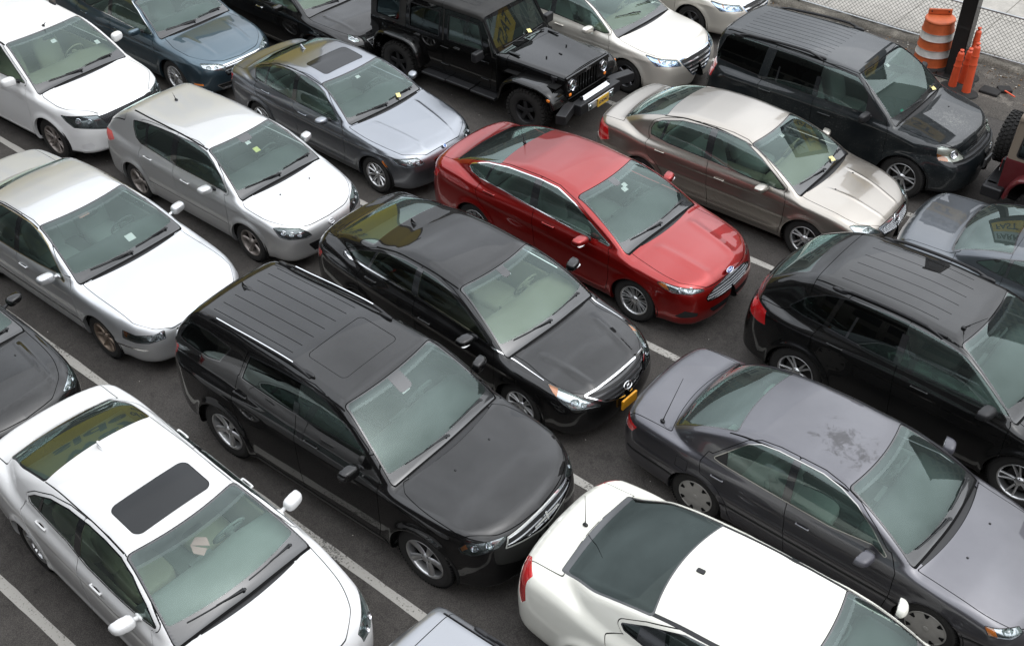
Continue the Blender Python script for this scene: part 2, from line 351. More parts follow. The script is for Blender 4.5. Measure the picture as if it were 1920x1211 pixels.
def rbox(c, h, r, n=3):
    """box with rounded edges of radius r"""
    c, h = np.asarray(c, float), np.asarray(h, float); r = min(r, h.min()*.999); P, T, o = [], [], 0
    a = np.concatenate([-1-np.zeros(1), np.linspace(-1, 1, 2)[:0], [1]])
    g = []
    ang = np.linspace(0, math.pi/4, n)
    for ax in range(3):
        for s in (-1, 1):
            u, v = [i for i in range(3) if i != ax]
            # coordinates from -h..-(h-r) curved, flat, curved
            t = np.tan(ang)[::-1]
            cu = np.concatenate([-(h[u]-r)-r*t, (h[u]-r)+r*t[::-1]]); cv = np.concatenate([-(h[v]-r)-r*t, (h[v]-r)+r*t[::-1]])
            U, W_ = np.meshgrid(cu, cv, indexing='ij'); q = np.zeros(U.shape+(3,)); q[..., u] = U; q[..., v] = W_; q[..., ax] = s*h[ax]
            core = np.clip(q, -(h-r), h-r); dv = q-core; dv = nrm(dv); pos = core+dv*r
            m, k = U.shape; idx = np.arange(m*k).reshape(m, k)+o
            A, B, C_, D = idx[:-1, :-1].ravel(), idx[1:, :-1].ravel(), idx[1:, 1:].ravel(), idx[:-1, 1:].ravel()
            f = np.concatenate([np.stack([A, B, C_], 1), np.stack([A, C_, D], 1)])
            e = np.zeros(3); e[u] = 1; e2 = np.zeros(3); e2[v] = 1
            if (np.cross(e, e2)[ax]*s) < 0: f = f[:, ::-1]
            P.append(pos.reshape(-1, 3)); g.append(dv.reshape(-1, 3)); T.append(f); o += m*k
    return np.concatenate(P)+c, np.concatenate(g), np.concatenate(T)
def superell(c, h, e=.6, nu=24, nv=14):
    """rounded cushion shape: superellipsoid"""
    u = np.linspace(-math.pi, math.pi, nu+1); v = np.linspace(-math.pi/2, math.pi/2, nv+1); U, Vv = np.meshgrid(u, v, indexing='ij')
    pw = lambda a, p: np.sign(a)*np.abs(a)**p
    x = pw(np.cos(Vv), e)*pw(np.cos(U), e); y = pw(np.cos(Vv), e)*pw(np.sin(U), e); z = pw(np.sin(Vv), e)
    n = np.stack([pw(np.cos(Vv), 2-e)*pw(np.cos(U), 2-e)/h[0], pw(np.cos(Vv), 2-e)*pw(np.sin(U), 2-e)/h[1], pw(np.sin(Vv), 2-e)/h[2]], -1)
    P = np.stack([x*h[0]+c[0], y*h[1]+c[1], z*h[2]+c[2]], -1); idx = np.arange((nu+1)*(nv+1)).reshape(nu+1, nv+1)
    A, B, C_, D = idx[:-1, :-1].ravel(), idx[1:, :-1].ravel(), idx[1:, 1:].ravel(), idx[:-1, 1:].ravel()
    return P.reshape(-1, 3), nrm(n.reshape(-1, 3)), np.concatenate([np.stack([A, B, C_], 1), np.stack([A, C_, D], 1)])
def gridsurf(P, flip=False):
    """smooth piece from an (n, m, 3) array of points"""
    n, m, _ = P.shape; du = np.gradient(P, axis=0); dv = np.gradient(P, axis=1); N = nrm(np.cross(du, dv)); idx = np.arange(n*m).reshape(n, m)
    A, B, C_, D = idx[:-1, :-1].ravel(), idx[1:, :-1].ravel(), idx[1:, 1:].ravel(), idx[:-1, 1:].ravel()
    T = np.concatenate([np.stack([A, B, C_], 1), np.stack([A, C_, D], 1)])
    if flip: T = T[:, ::-1].copy(); N = -N
    return P.reshape(-1, 3), N.reshape(-1, 3), T
def tube(pts, r, n=8, cap=True):
    P = np.asarray(pts, float); k = len(P); R = np.full(k, r, float) if np.isscalar(r) else np.asarray(r, float)
    t = nrm(np.gradient(P, axis=0)); up = np.array([0, 0, 1.]) if abs(t[0][2]) < .9 else np.array([1., 0, 0]); rings, norms = [], []
    for i in range(k):
        a = nrm(np.cross(t[i], up)); b = np.cross(a, t[i]); an = np.linspace(0, 2*math.pi, n+1)
        d = np.outer(np.cos(an), a)+np.outer(np.sin(an), b); rings.append(P[i]+d*R[i]); norms.append(d)
    V = np.array(rings); N = np.array(norms); idx = np.arange(k*(n+1)).reshape(k, n+1)
    A, B, C_, D = idx[:-1, :-1].ravel(), idx[1:, :-1].ravel(), idx[1:, 1:].ravel(), idx[:-1, 1:].ravel()
    out = (V.reshape(-1, 3), N.reshape(-1, 3), np.concatenate([np.stack([A, C_, B], 1), np.stack([A, D, C_], 1)]))
    if cap:
        for i, s in ((0, -1), (-1, 1)):
            c = V[i, :-1]; o = (np.vstack([c, c.mean(0)]), np.tile(t[i]*s, (n+1, 1)), np.array([(j, (j+1) % n, n)[::s] for j in range(n)])[:, ::-1]); out = join(out, o)
    return out
def lathe(prof, n=40, axis='y', arc=2*math.pi, a0=0.):
    """revolve profile [(axial, radius)] ; hard corners where the profile repeats a point"""
    pr = np.asarray(prof, float); an = a0+np.linspace(0, arc, n+1); segs = []
    start = 0; runs = []
    for i in range(1, len(pr)):
        if np.allclose(pr[i], pr[i-1]): runs.append(pr[start:i]); start = i
    runs.append(pr[start:])
    for q in runs:
        if len(q) < 2: continue
        A, Rr = q[:, 0], q[:, 1]; t = np.gradient(q, axis=0); nn = np.stack([-t[:, 1], t[:, 0]], 1)   # (axial, radial)
        P = np.stack([np.outer(Rr, np.cos(an)), np.repeat(A[:, None], n+1, 1), np.outer(Rr, np.sin(an))], -1)
        Nn = np.stack([np.outer(nn[:, 1], np.cos(an)), np.repeat(nn[:, 0][:, None], n+1, 1), np.outer(nn[:, 1], np.sin(an))], -1)
        idx = np.arange(len(q)*(n+1)).reshape(len(q), n+1)
        a, b, c, d = idx[:-1, :-1].ravel(), idx[1:, :-1].ravel(), idx[1:, 1:].ravel(), idx[:-1, 1:].ravel()
        V = P.reshape(-1, 3); NN = nrm(Nn.reshape(-1, 3)); T = np.concatenate([np.stack([a, b, c], 1), np.stack([a, c, d], 1)])
        fn = np.cross(V[T[:, 1]]-V[T[:, 0]], V[T[:, 2]]-V[T[:, 0]]); bad = (fn*NN[T[:, 0]]).sum(1) < 0; T[bad] = T[bad][:, ::-1]
        segs.append((V, NN, T))
    p = join(*segs)
    if axis == 'z': p = xform(p, np.array([[1, 0, 0], [0, 0, -1], [0, 1, 0.]]))
    if axis == 'x': p = xform(p, np.array([[0, 1, 0], [-1, 0, 0], [0, 0, 1.]]))
    return p
def prism(pts, z0, z1, plane='xy'):
    """flat polygon extruded"""
    n = len(pts); pts = [tuple(q[:2]) for q in pts]
    A = sum(pts[i][0]*pts[(i+1) % n][1]-pts[(i+1) % n][0]*pts[i][1] for i in range(n))
    if A < 0: pts = pts[::-1]
    V = [(x, y, z0) for x, y in pts]+[(x, y, z1) for x, y in pts]
    from mathutils.geometry import tessellate_polygon
    tri = tessellate_polygon([[Vector((x, y, 0)) for x, y in pts]]); F = []
    for t in tri:
        a, b, c = [np.array(pts[i]) for i in t]; ccw = (b-a)[0]*(c-a)[1]-(b-a)[1]*(c-a)[0] > 0; t = tuple(t) if ccw else tuple(t)[::-1]
        F.append(tuple(i+n for i in t)); F.append(tuple(t)[::-1])
    for i in range(n): j = (i+1) % n; F.append((i, j, j+n, i+n))
    p = from_faces(V, F)
    if plane == 'xz': p = xform(p, np.array([[1, 0, 0], [0, 0, -1], [0, 1, 0.]]))   # (x,y,z)->(x,-z,y)
    if plane == 'yz': p = xform(p, np.array([[0, 0, 1], [1, 0, 0], [0, 1, 0.]]))    # (x,y,z)->(z,x,y)
    return p
# ------------------------------------------------------------------ car body shape
class Shape:
    def __init__(s, S):
        s.S = S; g = S.get
        for k in ('plan', 'sec', 'top', 'crown', 'nosep', 'nosez', 'tailp', 'tailz', 'gw', 'roof', 'belt', 'bot', 'ksh'):
            setattr(s, k, spl(S[k]))
        s.axl = ((-S['wb']/2, S.get('flare', .015)), (S['wb']/2, S.get('flare', .015)))
        s.ridges = [(spl(r[0]), r[1], r[2], r[0][0][0], r[0][-1][0]) for r in S.get('ridges', [])]
        s.hridges = [(spl(r[0]), r[1], r[2], r[0][0][0], r[0][-1][0]) for r in S.get('hridges', [])]
        s.groove = S.get('groove', [])
    def W(s, x, z):
        w = s.plan(x)+s.sec(z)
        for xa, fa in s.axl:
            ra = s.S['ra']; rr = np.hypot(x-xa, z-s.S['r']); w = w+fa*np.exp(-((rr-ra-.01)/.05)**2)
        for fn, a, wd, x0, x1 in s.ridges:
            fade = np.clip((x-x0)/.25, 0, 1)*np.clip((x1-x)/.25, 0, 1)
            w = w+a*np.exp(-((z-fn(x))/wd)**2)*fade
        return w
    def comps(s, P):
        x, y, z = P[..., 0], np.abs(P[..., 1]), P[..., 2]; S = s.S
        side = y-s.W(x, z)
        yw = np.clip(y/S['w'], 0, 1.1)
        zt = s.top(x)-s.crown(x)*yw**S.get('crownp', 2.4)
        for fn, a, wd, x0, x1 in s.hridges:
            fade = np.clip((x-x0)/.12, 0, 1)*np.clip((x1-x)/.12, 0, 1); zt = zt+a*np.exp(-((y-fn(x))/wd)**2)*fade
        t = (z-zt)*.98
        fr = x-(S['xf']+s.nosez(z)-s.nosep(y)); rr = (S['xr']-s.tailz(z)+s.tailp(y))-x
        s._fr, s._rr = fr, rr; low = smax(side, t, s.ksh(x)); low = smax(low, fr, S['kf']); low = smax(low, rr, S['kr']); low = smax(low, s.bot(x)-z, .08)
        zb = s.belt(x); dz = np.maximum(z-zb, -.1)
        gs = (y-(s.gw(x)-S['tumble']*dz-S['gcurv']*dz*dz))*.93
        gr = z-(s.roof(x)-S['rcrown']*yw**2.2)
        x0, z0, x1, z1, cw = S['ws']; n = np.array([z1-z0, x0-x1]); n = n/np.hypot(*n)
        t_ = np.clip((z-z0)/(z1-z0), -.2, 1.2)
        w_ = n[0]*(x+cw*y*y-x0)+n[1]*(z-z0)-S.get('wsb', .03)*4*t_*(1-t_)
        x0, z0, x1, z1, cw = S['bl']; n = np.array([-(z1-z0), x1-x0]); n = n/np.hypot(*n)
        t_ = np.clip((z-z0)/(z1-z0), -.2, 1.2)
        b_ = n[0]*(x-cw*y*y-x0)+n[1]*(z-z0)-S.get('blb', .03)*4*t_*(1-t_)
        return low, gs, gr, w_, b_
    def f(s, P):
        low, gs, gr, w_, b_ = s.comps(P); S = s.S
        g = smax(gs, gr, S['kc']); g = np.maximum(g, np.maximum(s.top(P[..., 0])-.16, S['zs']-.02)-P[..., 2]); g = np.maximum(g, np.maximum(s._fr, s._rr)+.06); g = smax(g, w_, S['kw']); g = smax(g, b_, S['kb'])
        return smin(low, g, S['ku'])
    def normal(s, P, e=.004):
        n = np.stack([s.f(P+np.eye(3)[i]*e)-s.f(P-np.eye(3)[i]*e) for i in range(3)], -1); return nrm(n)
    def cast(s, O, D, tmax, n=60, it=16):
        """outermost crossing seen from outside along rays O + t D"""
        k = O.shape[0]; t = np.full(k, tmax); hi = np.full(k, tmax); lo = np.full(k, .02); act = np.arange(k)
        for _ in range(120):
            v = s.f(O[act]+D[act]*t[act][:, None]); ins = v < 0; lo[act[ins]] = t[act[ins]]; act = act[~ins]; v = v[~ins]
            if not len(act): break
            hi[act] = t[act]; t[act] -= np.maximum(v*.75, .012); dead = t[act] < .02; act = act[~dead]
            if not len(act): break
        done = np.ones(k, bool)
        for _ in range(it):
            m = (lo+hi)/2; ins = s.f(O+D*m[:, None]) < 0; lo = np.where(ins, m, lo); hi = np.where(ins, hi, m)
        return O+D*((lo+hi)/2)[:, None], done
    def hit(s, p, d):
        """first surface point along d coming from outside towards p"""
        d = nrm(np.asarray(d, float)); P, ok = s.cast(np.array([p], float)-d[None]*0, -d[None]*1.0, 1.6, 90); return P[0], s.normal(P)[0]
    def top_at(s, x, y): return s.hit((x, y, .5), (0, 0, -1))
    def side_at(s, x, z): return s.hit((x, .1, z), (0, -1, 0))
    def mesh(s, step=.024):
        S = s.S; xa, xb, zs = S['xr']+S.get('fanr', .55), S['xf']-S.get('fanf', .6), S['zs']
        nm = int((xb-xa)/step); nf = int(34*.024/step); nt = int(150*.024/step)
        ph = np.concatenate([-np.pi/2+np.linspace(.0, 1, nf, endpoint=False)*np.pi/2, np.zeros(nm), np.linspace(0, 1, nf+1)[1:]*np.pi/2])
        ox = np.concatenate([np.full(nf, xa), np.linspace(xa, xb, nm), np.full(nf, xb)])
        th = np.radians(np.concatenate([np.linspace(-62, 90, nt)]))
        PH, TH = np.meshgrid(ph, th, indexing='ij'); OX = np.repeat(ox[:, None], len(th), 1)
        O = np.stack([OX, np.zeros_like(OX), np.full_like(OX, zs)], -1).reshape(-1, 3)
        D = np.stack([np.sin(PH), np.cos(PH)*np.cos(TH), np.cos(PH)*np.sin(TH)], -1).reshape(-1, 3); D[:, 1] = np.maximum(D[:, 1], 0)
        P, ok = s.cast(O, D, 2.0); P[:, 1] = np.maximum(P[:, 1], 0); N = s.normal(P)
        cen = P[:, 1] < 1e-6; N[cen, 1] = 0; N = nrm(N)
        n, m = PH.shape; idx = np.arange(n*m).reshape(n, m)
        A, B, C_, D_ = idx[:-1, :-1].ravel(), idx[1:, :-1].ravel(), idx[1:, 1:].ravel(), idx[:-1, 1:].ravel()
        T = np.concatenate([np.stack([A, C_, B], 1), np.stack([A, D_, C_], 1)])
        a = np.linalg.norm(np.cross(P[T[:, 1]]-P[T[:, 0]], P[T[:, 2]]-P[T[:, 0]]), axis=1); T = T[a > 1e-9]
        fn = np.cross(P[T[:, 1]]-P[T[:, 0]], P[T[:, 2]]-P[T[:, 0]])
        bad = (fn*N[T].sum(1)).sum(1) < 0; T[bad] = T[bad][:, ::-1]
        return P, N, T

# ------------------------------------------------------------------ wheels
def wheel_pieces(r, width=.22, rim=.66, n=5, kind='twin', sw=.05, col=None, dish=.03):
    """outer face towards -y (right side of the car); centred on the hub"""
    R = r*rim; h = width/2; col = col or M_alloy
    tp = [(-h+.015, R-.004), (-h+.004, R+.012), (-h-.004, (R+r)/2), (-h+.006, r-.03), (-h+.03, r-.006), (-h+.05, r), (h-.05, r), (h-.03, r-.006), (h, r-.04), (h, R)]
    tyre = lathe(tp, 44)
    # tread grooves and shoulder blocks
    tr = []
    for k in range(60):
        a = 2*math.pi*k/60
        tr.append(xform(box(-.006, .006, -h+.012, -h+.05, r-.02, r+.001), roty(a)))
    tyre = join(tyre, lathe([(-h+.001, (R+r)/2+.008), (-h-.006, (R+r)/2+.011), (-h+.001, (R+r)/2+.014)], 44))
    rimring = lathe([(-h+.10, R-.035), (-h+.03, R-.026), (-h+.012, R-.016), (-h+.006, R-.006), (-h+.010, R+.001), (-h+.02, R+.002)], 44)
    barrel = lathe([(h-.02, R-.02), (-h+.09, R-.035)], 36)
    back = lathe([(-h+.115, .001), (-h+.115, R-.03)], 36)
    disc = lathe([(-h+.09, .06), (-h+.09, r*.44), (-h+.09, r*.44), (-h+.10, r*.44)], 32)
    sp = []
    def spoke(a, w0, w1, tilt=0.):
        r0, r1 = .035, R-.012; N_ = 9; u = np.linspace(0, 1, N_); cr = np.linspace(-1, 1, 7)
        P = np.zeros((N_, 7, 3))
        for i, q in enumerate(u):
            rr = r0+(r1-r0)*q; ww = (w0+(w1-w0)*q)/2
            yy = -h+dish*(1-q)*(q+.3)*1.6+.014
            for j, c in enumerate(cr):
                P[i, j] = (ww*c+tilt*q, yy+(.020 if abs(c) > .99 else .004*abs(c) ** 2), rr)
        g = gridsurf(P)
        if (g[1][:, 1] > 0).mean() > .5: g = gridsurf(P, True)
        return xform(g, roty(a))
    if kind == 'cap':
        face = lathe([(-h+.005, .001), (-h+.002, R*.5), (-h+.006, R*.72), (-h+.012, R-.012), (-h+.006, R-.004)], 44)
        sp.append(face)
        dark = []
        for k in range(n):
            a = 2*math.pi*k/n; dark.append(xform(prism([(-sw, R*.93), (sw, R*.93), (0, R*.66)], h-.012, h-.001, 'xy'), None))
            q = prism([(-sw, R*.92), (sw, R*.92), (sw*.35, R*.70), (-sw*.35, R*.70)], 0, .006, 'xz'); q = moved(q, (0, -h+.008, 0)); dark[-1] = xform(q, roty(a))
        hub = lathe([(-h-.002, .001), (-h-.002, .028), (-h+.004, .034)], 24)
        return dict(tyre=[(tyre, M_rubber), (join(*tr), M_under)], rim=[(join(rimring, face), col), (join(*dark), M_under), (barrel, M_brake), (hub, col)])
    for k in range(n):
        a = 2*math.pi*k/n
        if kind == 'twin': sp += [spoke(a-.13*5/n, sw, sw*.75, -.012), spoke(a+.13*5/n, sw, sw*.75, .012)]
        elif kind == 'wide': sp += [spoke(a, sw*1.1, sw*2.1)]
        else: sp += [spoke(a, sw, sw*1.0)]
    hub = lathe([(-h+.012, .001), (-h+.010, .030), (-h+.016, .036), (-h+.03, .058), (-h+.05, .062)], 28)
    lugs = [xform(moved(lathe([(-h+.02, .001), (-h+.02, .008), (-h+.02, .008), (-h+.045, .008)], 8), (0, 0, .047)), roty(2*math.pi*k/5+.3)) for k in range(5)]
    return dict(tyre=[(tyre, M_rubber), (join(*tr), M_under)], rim=[(join(rimring, hub, *sp), col), (join(barrel, disc, *lugs), M_brake), (back, M_under)])
WCACHE = {}
def add_wheels(root, S):
    key = repr((S['r'], S.get('wheel'), S.get('tw')))
    if key not in WCACHE: WCACHE[key] = wheel_pieces(S['r'], S.get('tw', .215), **S.get('wheel', {}))
    wp = WCACHE[key]; meshes = None
    for i, (x, s) in enumerate(((S['wb']/2, -1), (-S['wb']/2, -1), (S['wb']/2, 1), (-S['wb']/2, 1))):
        e = sub('wheel', root, (x, s*(S['w']-S.get('wi', .035)-S.get('tw', .215)/2), S['r']), (0, random.uniform(0, 6), 0 if s < 0 else math.pi))
        if s > 0: e.rotation_euler = (0, random.uniform(0, 1), math.pi)
        for nm in ('tyre', 'rim'):
            if meshes is None or nm not in meshes:
                o = make(nm, wp[nm], e); meshes = meshes or {}; meshes[nm] = o.data
            else:
                o = bpy.data.objects.new(nm, meshes[nm]); COL.objects.link(o); o.parent = e

# ------------------------------------------------------------------ interior
def interior(root, S, sh):
    x0, z0, x1, z1, cw = S['ws']; zb = float(sh.belt(S['wb']/2-.9)); w = S['w']; c1 = M_seat[S.get('seat', 'grey')]; dk = M_seat[S.get('dash', 'dark')]
    q = []
    pr = [(x0-.02, z0-.06), (x0-.30, zb+.02), (x0-.55, zb+.045), (x0-.68, zb+.03), (x0-.74, zb-.04), (x0-.76, zb-.25), (x0-.70, zb-.45)]
    ys = np.linspace(-(w-.13), w-.13, 15); P = np.zeros((len(pr), 15, 3))
    for i, (a, b) in enumerate(pr):
        for j, y in enumerate(ys):
            hump = .035*math.exp(-((y-.37)/.2)**2) if 1 < i < 5 else 0
            P[i, j] = (a-cw*y*y*(1 if i < 3 else .2), y, b+hump-.03*(abs(y)/w)**3)
    g = gridsurf(P)
    if g[1][:, 2].mean() < 0: g = gridsurf(P, True)
    make('dashboard', [(g, dk), (join(box(x0-.8, x0-.5, -.13, .13, .3, zb-.05)), dk)], root)
    # steering wheel
    a = np.linspace(0, 2*math.pi, 33); C = np.array([x0-.80, .37, zb+.0]); tl = math.radians(62)
    ring = [(C[0]+.18*math.cos(t)*math.cos(tl)*1., C[1]+.18*math.sin(t), C[2]+.18*math.cos(t)*math.sin(tl)) for t in a]
    sw = join(tube(ring, .015, 8, False), superell(C+np.array([.01, 0, 0]), (.03, .06, .06), .8, 12, 8), tube([(C[0], C[1]-.17, C[2]), (C[0], C[1]+.17, C[2])], .012, 6), tube([C, (C[0]+.02, C[1], C[2]-.16)], .012, 6), tube([C, C+np.array([.25, 0, -.12])], .03, 8))
    make('steering_wheel', [(sw, dk)], root)
    def seat(x, y, ww, top):
        zc = S.get('seatz', .50); L = []
        L.append(superell((x+.05, y, zc), (.27, ww, .10), .5, 20, 12))
        hgt = (top-.17-zc)/2; b = superell((0, 0, 0), (.085, ww*.98, hgt+.04), .5, 20, 14); L.append(xform(b, roty(-math.radians(20)), (x-.28, y, zc+hgt)))
        return L
    top = z1-.24 if S.get('tall') else z1-.20
    xf_ = x0-1.38
    for y in (-.37, .37):
        sroot = sub('front_seat', root)
        make('seat_cushion_and_back', [(join(*seat(xf_, y, .25, top)), c1)], sroot)
        hx = xf_-.28-math.sin(math.radians(20))*((top-.17-S.get('seatz', .5))/2+.08)
        make('headrest', [(join(superell((hx-.02, y, top-.03), (.05, .13, .075), .6, 16, 10), tube([(hx, y-.05, top-.16), (hx-.01, y-.05, top-.04)], .006, 6), tube([(hx, y+.05, top-.16), (hx-.01, y+.05, top-.04)], .006, 6)), c1)], sroot)
    rt = top if S.get('tall') else min(top, zb+.14)
    xb_ = max(xf_-.92, S['bl'][2]+(.02 if S.get('tall') else .30)); L = seat(xb_, 0, w-.24, rt-.03)
    for y in (-.42, .42): L.append(superell((xb_-.40, y, rt), (.045, .13, .055), .6, 14, 8))
    make('rear_seat', [(join(*L), c1)], root)
    bx0, bz0, bx1, bz1, bcw = S['bl']
    it = [(box(S['xr']+.35, S['xf']-.45, -(w-.22), w-.22, .17, .24), M_under), (box(x0-.5, x0-1.9, -.13, .13, .24, .5, .03), dk)]
    for y in (-1, 1): it.append((box(x0-2.6, x0-.45, y*(w-.13), y*(w-.17), .25, zb-.03, .02), c1))
    if not S.get('tall'): it.append((box(bx0+.12, xb_-.35, -(w-.26), w-.26, zb-.05, zb-.02), dk))
    else: it.append((box(S['xr']+.22, xb_-.35, -(w-.2), w-.2, .45, .5), dk))
    make('cabin_floor', it, root)
    mp, mn = sh.top_at(x1+(x0-x1)*.16, 0)
    make('rear_view_mirror', [(join(superell(mp+np.array([-.06, 0, -.05]), (.018, .115, .034), .6, 16, 8), tube([mp+np.array([-.01, 0, -.01]), mp+np.array([-.06, 0, -.045])], .01, 6)), M_black)], root)

M_seat = {'grey': mat('seat_cloth_grey', (.20, .205, .20), .9), 'beige': mat('seat_leather_beige', (.55, .48, .36), .6), 'dark': mat('cabin_trim_dark', (.055, .058, .060), .7),
          'light': mat('seat_cloth_light_grey', (.30, .31, .30), .9), 'black': mat('seat_black', (.02, .02, .02), .7), 'tan': mat('cabin_trim_tan', (.22, .19, .14), .8)}
G_ws = glass('windscreen_glass', (.68, .82, .76), .045, (.30, .39, .37), refl=.70)
G_shade = glass('windscreen_shade_band', (.14, .16, .19), .06, (.10, .11, .13)); G_shade2 = glass('windscreen_shade_fade', (.36, .44, .43), .10, (.24, .30, .30))
G_side = glass('side_window_glass', (.48, .62, .56), .05, (.3, .36, .34))
G_dark = glass('privacy_glass', (.06, .068, .065), .015, (.1, .1, .1), refl=.7)
G_rear = glass('rear_window_glass', (.45, .58, .52), .07, (.3, .36, .34))
M_frit = mat('windscreen_black_edge', (.015, .016, .017), .12, coat=1)
M_sunroof = mat('sunroof_glass', (.016, .017, .018), .10, spec=.32)

# ------------------------------------------------------------------ text
def text_piece(body, size, ext=.002, bold=0.):
    cu = bpy.data.curves.new('txt', 'FONT'); cu.body = body; cu.size = size; cu.extrude = ext; cu.offset = bold; cu.align_x = 'CENTER'; cu.align_y = 'CENTER'; cu.resolution_u = 4
    o = bpy.data.objects.new('txt', cu); COL.objects.link(o); dg = bpy.context.evaluated_depsgraph_get(); me = bpy.data.meshes.new_from_object(o.evaluated_get(dg))
    me.calc_loop_triangles(); V = np.array([v.co[:] for v in me.vertices]); F = [tuple(t.vertices) for t in me.loop_triangles]
    bpy.data.objects.remove(o); bpy.data.curves.remove(cu); bpy.data.meshes.remove(me)
    return from_faces(V, F)

# ------------------------------------------------------------------ the car
BASE = dict(
    w=.915, wb=2.8, r=.335, ra=.365, xf=2.36, xr=-2.46, zs=.6,
    plan=[(-2.5, .80), (-2.2, .87), (-1.6, .905), (-.8, .915), (.6, .915), (1.5, .905), (2.0, .86), (2.4, .78)],
    sec=[(.15, -.10), (.24, -.035), (.34, -.012), (.5, 0), (.66, 0), (.86, -.022), (1.0, -.055), (1.2, -.10)],
    top=[(-2.46, 1.02), (-1.9, 1.06), (-1.3, 1.04), (-.5, .98), (.9, .97), (1.2, .99), (1.7, .93), (2.1, .83), (2.36, .72)],
    crown=[(-2.4, .07), (-1.6, .07), (-.6, .03), (.8, .04), (1.4, .08), (2.3, .08)], crownp=2.4,
    bot=[(-2.5, .26), (-1.9, .20), (-1, .17), (1, .17), (2, .18), (2.4, .20)],
    ksh=[(-2.5, .12), (-1.4, .09), (1.2, .07), (1.8, .12), (2.4, .12)], kf=.12, kr=.12,
    nosep=[(0, 0), (.3, .02), (.6, .10), (.8, .25), (.95, .55)], nosez=[(.15, -.05), (.3, -.01), (.5, 0), (.62, -.02), (.72, -.07), (.85, -.22)],
    tailp=[(0, 0), (.3, .012), (.6, .06), (.8, .16), (.95, .38)], tailz=[(.2, -.08), (.35, -.01), (.6, 0), (.8, -.02), (.95, -.05), (1.05, -.1)],
    gw=[(-2.2, .66), (-1.6, .77), (-1.0, .845), (-.3, .865), (.6, .865), (1.3, .84)], belt=[(-2, .98), (0, .95), (1.4, .93)],
    tumble=.34, gcurv=.28, roof=[(-1.6, 1.30), (-1.1, 1.40), (-.6, 1.445), (-.1, 1.46), (.3, 1.44), (.8, 1.36)], rcrown=.05,
    ws=(1.16, .97, .32, 1.42, .20), bl=(-1.80, 1.05, -1.05, 1.39, .22), kc=.15, kw=.05, kb=.07, ku=.03,
)
def mkspec(**k):
    S = dict(BASE); S.update(k)
    # stretch the default curves when only the main sizes are given
    return S

